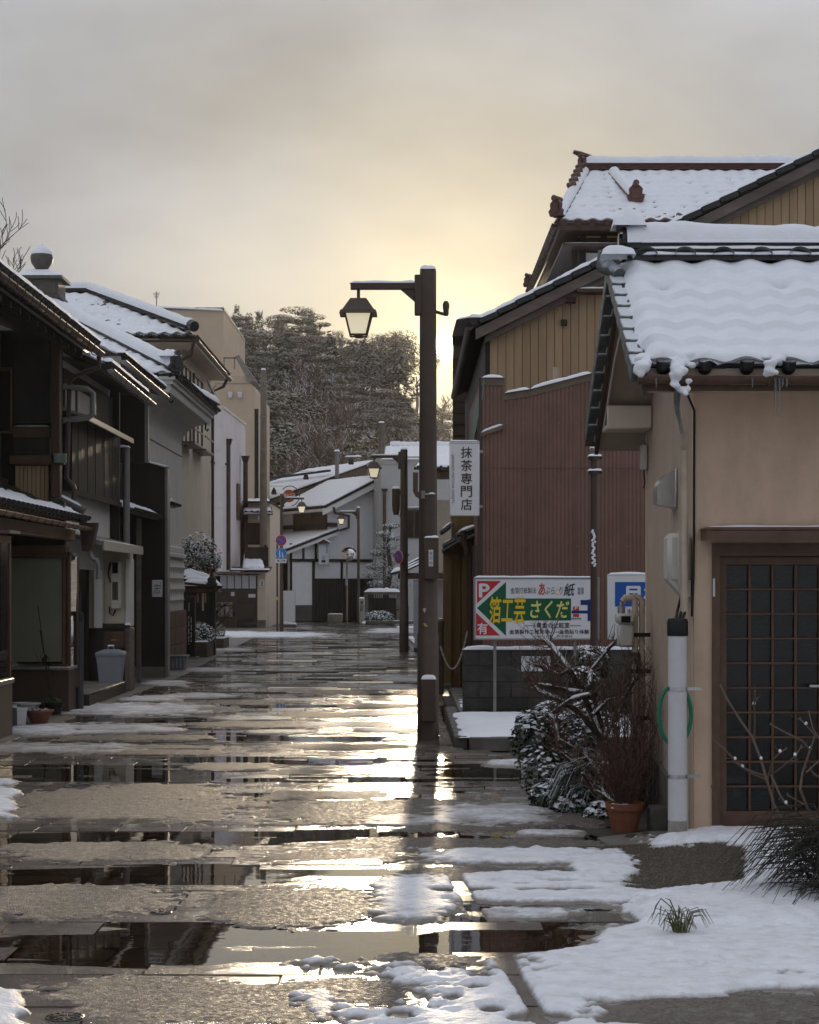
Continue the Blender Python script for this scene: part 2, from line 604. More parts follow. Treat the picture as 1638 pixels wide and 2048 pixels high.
TANW = pmat('tan_block_wall', (0.54, 0.43, 0.31), 0.85, 0.06, 1.5, dirt=0.25, dirtcol=(0.30, 0.24, 0.19), dscale=0.5, spec=0.2)
GREYW = pmat('grey_panel', (0.42, 0.43, 0.42), 0.7, 0.08, 2, dirt=0.2, dirtcol=(0.2, 0.19, 0.17), dscale=0.8)
TILE = pmat('black_roof_tile', (0.022, 0.021, 0.022), 0.28, 0.4, 10, bump=0.2, bscale=50, spec=0.6, rnd=0.2)
TILER = pmat('red_brown_roof_tile', (0.105, 0.050, 0.038), 0.4, 0.35, 8, bump=0.2, bscale=50, rnd=0.25)
CORR = pmat('maroon_corrugated_steel', (0.20, 0.115, 0.088), 0.55, 0.14, 3, dirt=0.6, dirtcol=(0.11, 0.07, 0.05), dscale=1.3, bump=0.1)
POST = pmat('brown_painted_steel', (0.082, 0.057, 0.042), 0.45, 0.16, 6, bump=0.12, bscale=60, dirt=0.25, dirtcol=(0.03, 0.022, 0.017))
PIPEB = pmat('brown_pipe', (0.070, 0.045, 0.036), 0.4, 0.2, 8, dirt=0.3)
PIPEG = pmat('grey_pipe', (0.22, 0.21, 0.20), 0.4, 0.15, 8, dirt=0.3, dirtcol=(0.1, 0.09, 0.08))
PIPEBE = pmat('beige_pipe', (0.52, 0.43, 0.33), 0.5, 0.15, 8, dirt=0.45, dirtcol=(0.2, 0.15, 0.1), dscale=4)
PVC = pmat('white_pvc', (0.62, 0.61, 0.62), 0.45, 0.06, 8, dirt=0.3, dirtcol=(0.36, 0.34, 0.33), dscale=3)
BOXW = pmat('ivory_plastic', (0.55, 0.53, 0.47), 0.5, 0.06, 6, dirt=0.25, dirtcol=(0.33, 0.3, 0.25), dscale=4)
BLACK = pmat('black_rubber', (0.012, 0.012, 0.012), 0.5, 0.2)
STEEL = pmat('brushed_steel', (0.55, 0.55, 0.55), 0.28, 0.1, 10, metal=1.0)
ALU = pmat('grey_aluminium', (0.34, 0.32, 0.31), 0.38, 0.12, 10, metal=0.7, dirt=0.3)
BRONZE = pmat('bronze_frame', (0.125, 0.072, 0.045), 0.45, 0.25, 10, metal=0.1, dirt=0.2)
COPPER = pmat('verdigris_copper', (0.16, 0.24, 0.20), 0.6, 0.35, 12, dirt=0.5)
GLASS = film_mat('window_glass', (0.92, 0.93, 0.92), 0.01, 1.5)
GLASSD = film_mat('dim_patterned_glass', (0.38, 0.36, 0.33), 0.12, 1.5, 0.25, 60)
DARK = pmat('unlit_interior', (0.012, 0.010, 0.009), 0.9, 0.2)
CURTAIN = pmat('blind_with_reflection', (0.80, 0.80, 0.66), 0.8, 0.08, 3)  # pale tone stands for daylight reflected in the glass as well as blinds
GRANITE = pmat('brown_granite_chip', (0.075, 0.052, 0.035), 0.5, 0.55, 90, bump=0.3, bscale=120, dirt=0.3)
CBLOCK = pmat('mossy_concrete_block', (0.060, 0.056, 0.050), 0.8, 0.35, 8, bump=0.7, bscale=70, rnd=0.25, dirt=0.55, dirtcol=(0.022, 0.026, 0.014), dscale=3)
WHITEP = pmat('white_sign_enamel', (0.74, 0.75, 0.77), 0.4, 0.03, 6, dirt=0.12, dirtcol=(0.5, 0.47, 0.42), dscale=3)
LIGHTBOX = pmat('white_acrylic', (0.78, 0.77, 0.79), 0.35, 0.02, 5)
REDP = pmat('red_print', (0.52, 0.035, 0.040), 0.4, 0.05)
GREENP = pmat('green_print', (0.012, 0.105, 0.050), 0.4, 0.05)
YELP = pmat('yellow_print', (0.80, 0.56, 0.03), 0.4, 0.04)
YELPALE = pmat('pale_yellow_print', (0.76, 0.72, 0.22), 0.4, 0.04)
BLUEP = pmat('blue_print', (0.020, 0.10, 0.40), 0.4, 0.05)
NAVYP = pmat('navy_print', (0.02, 0.035, 0.17), 0.4, 0.05)
INK = pmat('black_print', (0.02, 0.018, 0.016), 0.5, 0.05)
INKB = pmat('brown_print', (0.075, 0.052, 0.035), 0.5, 0.05)
SKYBLUE = pmat('sign_blue', (0.03, 0.23, 0.55), 0.4, 0.05)
LAMPG = pmat('lit_milk_glass', (0.80, 0.72, 0.52), 0.35, 0.03, 5, emit=0.34, emitcol=(1.0, 0.88, 0.62))
BARK = pmat('bark', (0.060, 0.043, 0.032), 0.8, 0.35, 15, bump=0.4, bscale=60)
BARKS = pmat('snowy_bark', (0.075, 0.052, 0.038), 0.8, 0.35, 15, snow=0.95, snow_lo=0.35, snow_hi=0.6)
BARKF = pmat('frosted_bark', (0.19, 0.135, 0.10), 0.85, 0.3, 3, snow=0.7, snow_lo=0.15, snow_hi=0.8, snow_scale=3.0)
TERRA = pmat('terracotta', (0.22, 0.080, 0.042), 0.75, 0.2, 8, bump=0.2, dirt=0.35, dirtcol=(0.09, 0.05, 0.035))
GREENH = pmat('green_hose', (0.02, 0.20, 0.11), 0.35, 0.1)
TRASH = pmat('grey_plastic_bin', (0.26, 0.275, 0.31), 0.5, 0.08, 5, dirt=0.25, dirtcol=(0.14, 0.14, 0.15))
# ---------------------------------------------------------------- ground, street, water, snow
EARTH = pmat('dark_wet_earth', (0.050, 0.040, 0.030), 0.7, 0.4, 6, bump=0.8, bscale=60, snow=0.0)
FIELD = pmat('snowy_ground', (0.16, 0.14, 0.12), 0.8, 0.3, 0.6, snow=0.95, snow_lo=0.55, snow_hi=1.0, snow_scale=0.7)
solo('ground', MB().add([(-900, -200, -0.06), (900, -200, -0.06), (900, 1600, -0.06), (-900, 1600, -0.06)], [(0, 1, 2, 3)]), FIELD, kind='structure', base=(0, 0, -0.06))


def edge_l(Y):                       # street edges
    return np.interp(Y, [0, 20, 26, 36, 46, 60, 76, 90], [-4.35, -4.25, -4.2, -4.15, -4.5, -4.9, -5.3, -7.5])


def edge_r(Y):
    return np.interp(Y, [0, 7, 12, 13, 19, 20, 24, 30, 49, 84, 90], [1.9, 1.7, 1.25, 1.08, 1.05, 0.46, 0.42, 0.4, 0.12, -0.9, -1.2])


PUD = [(190, 1908, 270, 38), (590, 1876, 250, 12), (560, 1912, 190, 13), (800, 1890, 120, 10), (260, 1752, 360, 20), (760, 1746, 240, 12), (230, 1677, 470, 13), (600, 1672, 320, 10),
       (190, 1546, 300, 19), (600, 1521, 340, 8), (720, 1562, 320, 8), (950, 1566, 120, 22), (930, 1684, 150, 9), (1010, 1884, 200, 16),
       (880, 1744, 170, 9), (950, 1535, 120, 10), (520, 1478, 300, 5), (330, 1440, 250, 5), (600, 1412, 320, 4), (560, 1590, 200, 7), (860, 1600, 120, 6)]


def pix(X, Y):
    return CX + F * X / Y, HY + F * EYE / Y


def puddle_depth(X, Y):
    px, py = pix(X, Y)
    d = np.zeros(np.broadcast(X, Y).shape)
    for cx, cy, rx, ry in PUD:
        q = 1 - (np.abs((px - cx) / rx) ** 4 + np.abs((py - cy) / (ry * 1.1)) ** 4)
        d = np.maximum(d, np.clip(q * 1.6, 0, 1))
    return d


def stone_z(X, Y):
    X = np.asarray(X, float); Y = np.asarray(Y, float)
    n = fbm(X * 0.55 + 3, Y * 0.75, 3, 5)
    return 0.0052 + 0.014 * (n - 0.5) - 0.0072 * puddle_depth(X, Y)


rng = random.Random(4)
bed = MB()
ys = np.arange(2.0, 92, 2.0)
for a, b in zip(ys[:-1], ys[1:]):
    bed.add([(edge_l(a) - .25, a, -0.018), (edge_r(a) + .25, a, -0.018), (edge_r(b) + .25, b, -0.018), (edge_l(b) - .25, b, -0.018)], [(0, 1, 2, 3)])
street = solo('street', bed, JOINT, kind='structure', base=(0, 0, 0))


def stone_geo(x0, x1, y0, y1, mb, nx, ny, tx, ty, dz):
    g = 0.006
    us = np.linspace(x0 + g, x1 - g, nx + 1); vs_ = np.linspace(y0 + g, y1 - g, ny + 1)
    U, V = np.meshgrid(us, vs_)
    Z = stone_z(U, V) + tx * (U - (x0 + x1) / 2) + ty * (V - (y0 + y1) / 2) + dz
    Pt = np.dstack([U, V, Z])
    mb.grid(Pt, nx, ny)
    # skirt
    ring = [(i, 0) for i in range(nx + 1)] + [(nx, j) for j in range(1, ny + 1)] + [(i, ny) for i in range(nx - 1, -1, -1)] + [(0, j) for j in range(ny - 1, 0, -1)]
    top = [tuple(Pt[j, i]) for i, j in ring]
    n = len(ring)
    low = [(p[0] + (g * .6 if p[0] < x0 + g * 1.5 else -g * .6 if p[0] > x1 - g * 1.5 else 0) * -1, p[1], -0.03) for p in top]
    mb.add(top + low, [(i, n + i, n + (i + 1) % n, (i + 1) % n) for i in range(n)])


far_stones = MB()
n_near = 0
y = 6.3
row = 0
while y < 88:
    d = 0.31 if row % 3 else 0.35
    yc = y + d / 2
    xl, xr = float(edge_l(yc)), float(edge_r(yc))
    xl_vis = max(xl, PX(-260, yc))
    x = xl - rng.uniform(0, .5)
    while x < xr:
        w = rng.choice([.45, .55, .62, .75, .9])
        if y > 30: w *= 1.5
        x1 = min(x + w, xr)
        if x1 - x > .12:
            tx, ty, dz = rng.uniform(-.004, .004), rng.gauss(0, .008 if y < 16 else .018 if y < 24 else .032), rng.uniform(-.0034, .0026)
            if x1 > PX(-30, yc) and n_near < 300 and x < PX(1450, yc):
                mb = MB()
                stone_geo(x, x1, y, y + d, mb, 4, 2, tx, ty, dz)
                part('paving_stone', mb, STONE, street, smooth=False)
                n_near += 1
            elif x1 > xl_vis:
                stone_geo(x, x1, y, y + d, far_stones, 3 if y < 30 else 2, 1, tx, ty, dz)
        x = x1
    y += d
    row += 1
part('paving', far_stones, STONE, street, smooth=False, kind='stuff')

wat = MB()
for a, b in zip(ys[:-1], ys[1:]):
    wat.add([(edge_l(a) - .1, a, 0), (edge_r(a) + .1, a, 0), (edge_r(b) + .1, b, 0), (edge_l(b) - .1, b, 0)], [(0, 1, 2, 3)])
solo('puddle_water', wat, WATER, kind='structure', base=(0, 0, 0))

# pavements: strip in front of the houses at one side, slab with kerb at the other
pav = MB()
yy = np.arange(6, 92, 2.0)
for a, b in zip(yy[:-1], yy[1:]):
    pav.poly([(edge_l(a), a, 0.012), (edge_l(b), b, 0.012), (edge_l(b) - 3.5, b, 0.012), (edge_l(a) - 3.5, a, 0.012)], (0, 0, -0.05))
solo('pavement', pav, CONC, kind='structure', base=(-5, 20, 0))
KERB = pmat('kerb_stone', (0.12, 0.11, 0.095), 0.6, 0.3, 10, bump=0.5, bscale=80, dirt=0.5)
slab = solo('pavement', MB().box(0.62, 6, 20.1, 60, -0.05, 0.085, .01), CONC, kind='structure')
ky = 20.05
for k in range(9):
    part('kerb_stone', MB().box(0.46, 0.60, ky + k * .55, ky + k * .55 + .54, -0.04, 0.105, .012), KERB, slab)
for k in range(4):
    part('kerb_stone', MB().box(0.61 + k * .6, 0.61 + k * .6 + .59, 19.95, 20.09, -0.04, 0.1, .012), KERB, slab)
solo('planting_bed', MB().poly([(1.06, 13.2, 0.0), (1.02, 19.9, 0.0), (6, 19.9, 0.02), (6, 13.0, 0.02), (1.3, 12.75, 0.0)], (0, 0, -0.05)), EARTH, kind='structure')
apron = solo('forecourt', MB().poly([(1.22, 12.7, 0.012), (1.85, 6.0, 0.012), (9, 6.0, 0.06), (9, 12.9, 0.06), (1.6, 12.9, 0.03)], (0, 0, -0.05)), CONC, kind='structure')

# snow: an even field worked from patches, thin where trodden, bare where melted
PATCH = [  # centre x, y, half width, half height (image rows and columns turned to ground), thickness, power
    (1250, 2010, 520, 72, 0.028, 6), (1420, 1905, 330, 58, 0.034, 4), (1180, 1790, 330, 22, 0.022, 4), (1060, 1716, 205, 17, 0.022, 4),
    (830, 1800, 85, 42, 0.016, 3), (1000, 1775, 160, 26, 0.019, 4), (1480, 1830, 230, 50, 0.062, 3), (1480, 1695, 200, 22, 0.053, 3), (1250, 1738, 120, 24, 0.040, 3),
    (1590, 1760, 120, 75, 0.068, 3), (1040, 1830, 110, 14, 0.014, 3), (1120, 1760, 190, 12, 0.024, 4), (960, 1718, 105, 14, 0.014, 3),
    (-10, 1604, 46, 38, 0.022, 3), (-10, 2030, 74, 66, 0.024, 3), (640, 2010, 26, 36, 0.010, 2), (265, 1420, 140, 13, 0.013, 3), (80, 1462, 75, 13, 0.014, 3),
    (250, 1458, 110, 11, 0.010, 3), (90, 1498, 180, 10, 0.006, 3), (960, 1630, 130, 22, 0.011, 3), (800, 1640, 70, 14, 0.006, 3),
    (300, 1398, 60, 6, 0.010, 3), (400, 1392, 70, 5, 0.008, 3), (330, 1368, 50, 6, 0.010, 3), (540, 1270, 130, 6, 0.016, 3), (470, 1268, 60, 5, 0.024, 3),
    (790, 1262, 60, 5, 0.016, 3), (800, 1358, 60, 7, 0.008, 3), (790, 1374, 55, 5, 0.008, 3), (420, 1340, 60, 4, 0.008, 3), (700, 1450, 110, 5, 0.006, 3),
    (760, 1428, 70, 5, 0.006, 3), (500, 1437, 80, 5, 0.006, 3), (1020, 1528, 50, 8, 0.010, 3), (780, 1462, 60, 6, 0.008, 3), (600, 1340, 60, 3, 0.006, 3),
    (480, 1372, 60, 4, 0.006, 3), (730, 1325, 60, 3, 0.006, 3), (450, 1300, 60, 3, 0.010, 3), (1100, 1668, 60, 5, 0.012, 3), (560, 1465, 60, 4, 0.005, 3),
    (1240, 1930, 160, 40, 0.025, 3)]
HOLE = [  # melted through
    (1375, 1747, 120, 42), (1010, 1880, 185, 26), (1130, 1868, 80, 16), (1440, 2030, 250, 32), (1080, 2046, 60, 12), (1560, 2000, 110, 14),
    (905, 1938, 60, 9), (1130, 1700, 40, 3), (1010, 1738, 60, 6), (930, 1786, 60, 5), (1110, 1815, 90, 7), (1060, 1742, 70, 4), (1100, 1786, 60, 4)]
STEPS = [(835, 2008, 24, 15), (905, 2006, 20, 11), (868, 1952, 20, 8), (965, 1962, 28, 9), (955, 1985, 26, 9), (985, 2030, 28, 11), (800, 2040, 30, 12), (770, 1965, 22, 8),
         (1300, 1905, 14, 4), (1345, 1907, 16, 4), (1410, 1912, 15, 5), (1395, 1945, 16, 4), (1360, 1943, 12, 4), (1460, 1935, 18, 4), (1520, 1955, 20, 4), (1330, 1920, 10, 3),
         (1130, 1768, 50, 5), (1040, 1776, 40, 4), (1170, 1784, 45, 6), (1140, 1752, 25, 5), (1410, 1842, 90, 22)]


def line_bare(X, Y):                 # a wheel or drain line kept clear
    xs = np.interp(Y, [7.0, 7.35, 8.06, 9.78, 10.8, 12], [.53, .50, .446, .34, .266, .22])
    return np.abs(X - xs) / 0.035


def snow_h(X, Y):
    px, py = pix(X, Y)
    n = (fbm(X * 2.2, Y * 2.2, 4, 31) - .5) * 1.1 + (fbm(X * 11, Y * 11, 3, 77) - .5) * 0.7 + (vnoise(X * 32, Y * 32, 7) - .5) * .25
    h = np.full(X.shape, -0.05)
    for cx, cy, rx, ry, T, p in PATCH:
        s = 1 - (np.abs((px - cx) / rx) ** p + np.abs((py - cy) / ry) ** p) ** (1 / p)
        s = s + n * (0.75 if T < .03 else 0.5)
        h = np.maximum(h, np.where(s > 0, T * np.tanh(s * 4.0), s * 0.12))
    hole = np.full(X.shape, -1.0)
    for cx, cy, rx, ry in HOLE:
        s = 1 - (np.abs((px - cx) / rx) ** 3 + np.abs((py - cy) / ry) ** 3) ** (1 / 3)
        hole = np.maximum(hole, s)
    hole = hole + n * 0.55
    h = np.where(hole > 0, np.minimum(h, -0.05 * hole), np.minimum(h, h * np.clip(-hole * 5 + .15, 0.15, 1)))
    for cx, cy, rx, ry in STEPS:
        dp = 0.055 if cx < 1000 else 0.014
        q = (((px - cx) / rx) ** 2 + ((py - cy) / ry) ** 2) * (1 + n * .9)
        h = h - np.where(h > 0, dp * np.exp(-q ** 2 * 1.6) * (1 + n), 0) + np.where(h > 0, 0.006 * np.exp(-(q - 1.6) ** 2 * 3), 0)
    lb = line_bare(X, Y)
    h = np.where((Y < 11.5), h - 0.05 * np.clip(1.25 - lb + n * .8, 0, 1), h)
    h = h + np.where(h > 0.004, 0.016 * (fbm(X * 5, Y * 5, 4, 9) - .5) + 0.006 * (fbm(X * 18, Y * 18, 3, 19) - .5), 0)
    return h


def base_z(X, Y):
    """bare ground level under the snow: rises gently towards the house front"""
    up = np.clip((X - 1.35) / 2.5, 0, 1) * np.clip((12.9 - Y) / 1.0, 0, 1) ** 0.3
    bank = np.clip((X - 1.2) / 0.8, 0, 1) * 0.05
    return 0.009 + np.where(Y < 13, 0.05 * up + bank * np.exp(-((Y - 11.3) / 1.6) ** 2), 0)


SLUSHP = [(230, 1612, 270, 33), (800, 1626, 250, 25), (200, 1706, 230, 20), (680, 1708, 190, 20), (170, 1806, 210, 30), (590, 1815, 200, 40), (460, 2008, 350, 52),
          (700, 1990, 160, 32), (870, 1925, 120, 16), (420, 1990, 200, 30), (300, 1580, 140, 10), (650, 1590, 120, 8), (600, 1545, 90, 6), (960, 1655, 150, 10), (1440, 2015, 300, 42),
          (300, 1500, 220, 10), (260, 1476, 150, 6), (520, 1450, 120, 6), (700, 1495, 120, 6), (470, 1535, 90, 8), (850, 1690, 200, 12), (930, 1750, 120, 16), (1060, 1690, 160, 12),
          (500, 1405, 90, 5), (640, 1430, 90, 5), (420, 1420, 70, 5), (680, 1385, 80, 4), (560, 1372, 80, 4), (720, 1350, 70, 3), (520, 1345, 70, 3), (1080, 1640, 110, 14), (760, 1412, 80, 4)]


def slush_h(X, Y):
    px, py = pix(X, Y)
    n = (fbm(X * 1.6 + 9, Y * 1.6, 5, 131, .62) - .5) * 1.3
    s = np.full(X.shape, -1.0)
    for cx, cy, rx, ry in SLUSHP:
        s = np.maximum(s, 1 - (np.abs((px - cx) / rx) ** 3 + np.abs((py - cy) / ry) ** 3) ** (1 / 3))
    s = s * .8 - .06 + n * .6 + (fbm(X * 9, Y * 9, 3, 61) - .5) * .5 + (vnoise(X * 46, Y * 46, 3) - .5) * .25
    g = fbm(X * 45, Y * 45, 2, 5)
    return np.where(s > 0, 0.0045 * np.tanh(s * 5), s * .06) + np.where(s > -.15, 0.006 * (g - .5), 0)


def sheet(name, hf, mat, label, z0, boxes, cut):
    mb = MB()
    V = []; Fc = []; Dp = []
    off = 0
    for x0, x1, y0, y1, dx, dy in boxes:
        nx = int((x1 - x0) / dx); ny = int((y1 - y0) / dy)
        U, W = np.meshgrid(np.linspace(x0, x1, nx + 1), np.linspace(y0, y1, ny + 1))
        h = hf(U, W)
        Z = np.maximum(h, -0.035) + (base_z(U, W) if z0 is None else z0)
        keep = h > cut
        kf = keep[:-1, :-1] | keep[1:, :-1] | keep[:-1, 1:] | keep[1:, 1:]
        idx = np.arange((nx + 1) * (ny + 1)).reshape(ny + 1, nx + 1)
        q = np.stack([idx[:-1, :-1], idx[:-1, 1:], idx[1:, 1:], idx[1:, :-1]], -1)[kf]
        used = np.unique(q)
        remap = np.zeros(idx.size, int); remap[used] = np.arange(len(used)) + off
        Dp.append(h.reshape(-1)[used]); V.append(np.dstack([U, W, Z]).reshape(-1, 3)[used]); Fc.append(remap[q])
        off += len(used)
    V = np.vstack(V); Fc = np.vstack(Fc)
    me = bpy.data.meshes.new(name)
    me.from_pydata(V.tolist(), [], Fc.tolist())
    me.materials.append(mat)
    me.shade_smooth()
    me.attributes.new('depth', 'FLOAT', 'POINT').data.foreach_set('value', np.concatenate(Dp).astype(np.float32))
    o = bpy.data.objects.new(name, me)
    C.objects.link(o)
    tag(o, kind='stuff', label=label)
    return o


NEAR = [(-0.9, 3.1, 6.5, 13.0, .0155, .0165), (-3.4, -0.9, 6.3, 15.0, .03, .03), (-0.9, 4.6, 13.0, 15.0, .03, .03), (3.1, 4.6, 6.5, 13.0, .04, .04), (-4.6, 1.15, 15.0, 30.0, .035, .05), (-9.0, 1.0, 30.0, 88.0, .10, .16)]
sheet('snow', snow_h, SNOWG, 'melting snow lying in patches on the wet street and forecourt', None, NEAR, -0.012)
sheet('slush', slush_h, SLUSH, 'thin grey slush on the flagstones', 0.0075, [(-3.4, 3.2, 6.3, 15.0, .02, .022), (-4.3, 1.1, 15.0, 34.0, .04, .06)], -0.002)

# snow on the raised slab beyond the big post
def slab_snow(x0, x1, y0, y1, z, T, seed, nx=60, ny=60, cut=None):
    U, W = np.meshgrid(np.linspace(x0, x1, nx + 1), np.linspace(y0, y1, ny + 1))
    e = np.minimum(np.minimum(U - x0, x1 - U) / .14, np.minimum(W - y0, y1 - W) / .3)
    n = fbm(U * 4, W * 3, 4, seed) - .5
    h = T * np.tanh(np.clip(e + n * 1.0, -1, 9) * 1.5) + .01 * n
    return MB().grid(np.dstack([U, W, z + h]), nx, ny)


solo('snow', slab_snow(0.50, 2.6, 20.0, 23.7, 0.09, .05, 3), SNOW, 'smooth snow on the slab before the block wall', kind='stuff')
solo('snow', slab_snow(0.66, 0.98, 23.6, 27.0, 0.075, .03, 8, 24, 50), SNOW, 'snow strip beside the block wall end', kind='stuff')

# exposed aggregate ramp beside the house, free of snow
peb = MB()
prng = random.Random(9)
U, W = np.meshgrid(np.linspace(1.0, 2.1, 24), np.linspace(10.2, 12.3, 24))
peb.grid(np.dstack([U, W, base_z(U, W) - .004 + .01 * fbm(U * 8, W * 8, 3, 3)]), 23, 23)
for k in range(5200):
    x, yv = prng.uniform(1.02, 2.08), prng.uniform(10.25, 12.25)
    z = float(base_z(np.array([x]), np.array([yv]))[0]) + .004
    r = prng.uniform(.004, .010)
    peb.add([(x - r, yv, z), (x, yv - r * .8, z), (x + r, yv, z), (x, yv + r * .8, z), (x, yv, z + r * .8)], [(0, 1, 4), (1, 2, 4), (2, 3, 4), (3, 0, 4)])
PEB = pmat('pebbles', (0.085, 0.068, 0.046), 0.45, 0.6, 55, bump=0.3, bscale=80, dirt=0.5, dirtcol=(0.03, 0.035, 0.015), dscale=4)
solo('gravel', peb, PEB, 'brown exposed pebbles on the snow free patch', kind='stuff')

IRON = pmat('wet_cast_iron', (0.05, 0.043, 0.037), 0.35, 0.3, 30, bump=0.5, bscale=60, spec=0.6)


def manhole(px, py, r, label):
    Y = gy(py); X = PX(px, Y)
    t = thing('manhole_cover', label, 'manhole cover', (X, Y, 0))
    part('rim', MB().lathe([(r, -.02), (r, .009), (r * .93, .011), (r * .92, .005), (r * .92, -.02)], X, Y, 0, 32), IRON, t)
    lid = MB().lathe([(r * .90, -.02), (r * .90, .008), (r * .6, .0095), (r * .2, .0095)], X, Y, 0, 32)
    for k in range(12):
        a = k * math.pi / 6
        lid.tube([(X + r * .3 * math.cos(a), Y + r * .3 * math.sin(a), .009), (X + r * .8 * math.cos(a), Y + r * .8 * math.sin(a), .009)], .006, 4)
    part('lid', lid, IRON, t)


manhole(200, 1573, .30, 'large round iron manhole cover at the edge of a long puddle')
manhole(920, 1570, .26, 'round iron manhole cover beside the leafy shrub')
manhole(435, 1702, .045, 'small valve cover ringed by wet flagstones between two slush patches')
manhole(322, 1828, .055, 'small valve cover lying in the bare strip of flags before the big puddle')
manhole(130, 2038, .075, 'small round valve cover in grey slush')
# ---------------------------------------------------------------- roofs, gutters and other building pieces
def roof_plane(parent, E0, E1, R0, R1, tw=.265, rh=.235, tmat=None, snow_t=.05, wave=.022, step=.016, swave=.6, nu=6, nv=5, hole=0.0, eave=True,
               seed=1, thick=.07, inset=.04, lay=True, deckmat=None, melt=0.0, tile_scale=1.0, lens=0.0, bare_top=0.0):
    """sloping tiled plane: a deck, a field of pantiles, a snow layer that follows them and single eave tiles"""
    tmat = tmat or TILE
    E0, E1, R0, R1 = map(Vector, (E0, E1, R0, R1))
    ed = (E1 - E0); Lu = ed.length; ed = ed / Lu
    up = (R0 - E0); up = (up - ed * up.dot(ed)); Lv = up.length; upn = up / Lv
    nrm = ed.cross(upn).normalized()
    ncol = max(2, round(Lu / tw)); nrow = max(2, round(Lv / rh))
    NU, NV = ncol * nu, nrow * nv
    u = np.linspace(0, 1, NU + 1); v = np.linspace(0, 1, NV + 1)
    U, V = np.meshgrid(u, v)
    e0, e1, r0, r1 = (np.array(p) for p in (E0, E1, R0, R1))
    B = ((e0 * (1 - U[..., None]) + e1 * U[..., None]) * (1 - V[..., None]) + (r0 * (1 - U[..., None]) + r1 * U[..., None]) * V[..., None])
    s = (B - e0) @ np.array(ed)
    t = V * Lv
    ph = s / tw
    prof = 0.5 + 0.5 * np.cos(2 * math.pi * (ph - .5)) ** 1
    prof = prof ** 0.8
    fr = (V * nrow) % 1.0
    th = wave * prof + step * (1 - fr)
    nn = np.array(nrm)
    part('tile_field', MB().grid(B + nn * th[..., None], NU, NV), tmat, parent, kind='stuff', ang=60)
    d = nrm * -thick
    dk = MB().add([E0 + nrm * -.004, E1 + nrm * -.004, R1 + nrm * -.004, R0 + nrm * -.004, E0 + d, E1 + d, R1 + d, R0 + d], [(0, 1, 2, 3), (7, 6, 5, 4), (0, 4, 5, 1), (1, 5, 6, 2), (2, 6, 7, 3), (3, 7, 4, 0)])
    part('roof_deck', dk, deckmat or WOODD, parent, smooth=False)
    if snow_t > 0:
        n = fbm(s * 1.3 + seed, t * 1.3, 4, seed) - .5
        n2 = fbm(s * 7 + seed, t * 7, 3, seed + 3) - .5
        frs = np.clip(fr, 0, 1)
        amp = np.clip(.25 + 1.5 * fbm(s * .8 + 5, t * 1.1, 3, seed + 21), .3, 1.5)
        st = snow_t * (1 + .7 * n) + wave * prof * swave * amp + step * (0.9 - .8 * np.sqrt(frs)) * amp + n2 * .016
        wrow = (B[:, -1] - B[:, 0]); wlen = np.linalg.norm(wrow, axis=1)[:, None] + 1e-6
        eu = np.minimum(U, 1 - U) * wlen; ev = np.minimum(V, (1 - V)) * Lv
        e = np.minimum(eu - inset + n2 * .06, ev - inset * .4 + n2 * .05)
        tap = np.tanh(np.clip(e, -.05, 9) / .045)
        st = np.where(tap > 0, st * tap, tap * .04)
        if melt > 0:
            st = st - melt * np.clip(fbm(s * .6, t * .9, 3, seed + 11) - .35, 0, 1) * .35
        if bare_top > 0:
            st = st - .2 * np.clip((V + n * .5 - (1 - bare_top)) * 6, 0, 1)
        if lens > 0:
            hx = hash2(np.floor(ph + .5), np.floor(V * nrow), seed + 5)
            l = np.exp(-(((ph + .5) % 1 - .5) / .16) ** 2) * np.exp(-((fr - .85) / .10) ** 2) * (hx < lens)
            st = st - l * (snow_t * 2.0 + .02)
        st = st + .002
        part('snow_layer', MB().grid(B + nn * st[..., None], NU, NV), SNOW, parent, ang=80)
    if eave:
        r = .045 * tile_scale
        me_n = 'eave_tile_%s' % tmat.name
        me = bpy.data.meshes.get(me_n)
        if me is None:
            mb = MB()
            mb.lathe([(r * .55, -.006), (r, -.004), (r, .004), (r * .8, .010), (r * .2, .014)], 0, 0, 0, 10)
            mb2 = MB(Matrix.Rotation(R(90), 4, 'X'))
            mb2.add(mb.v, mb.f)
            # curved tile body behind the disc
            pts = []
            for yy_ in (0, .06):
                for k in range(9):
                    a = math.pi * k / 8
                    pts.append((math.cos(a) * r * 1.0, yy_, math.sin(a) * r * .95))
            mb2.add(pts, [(k, k + 1, 9 + k + 1, 9 + k) for k in range(8)])
            # flat apron between discs
            mb2.box(-tw * .5, tw * .5, -.004, .012, -.055 * tile_scale, -.012)
            me = mb2.mesh(me_n, tmat)
        x = ed; y = upn; z = nrm
        rot = Matrix((x, y, z)).transposed().to_euler()
        for k in range(ncol):
            p = E0 + ed * ((k + .5) * Lu / ncol) + nrm * (.012) - upn * .03
            piece('eave_tile', me, parent, p, rot)
    return ed, upn, nrm


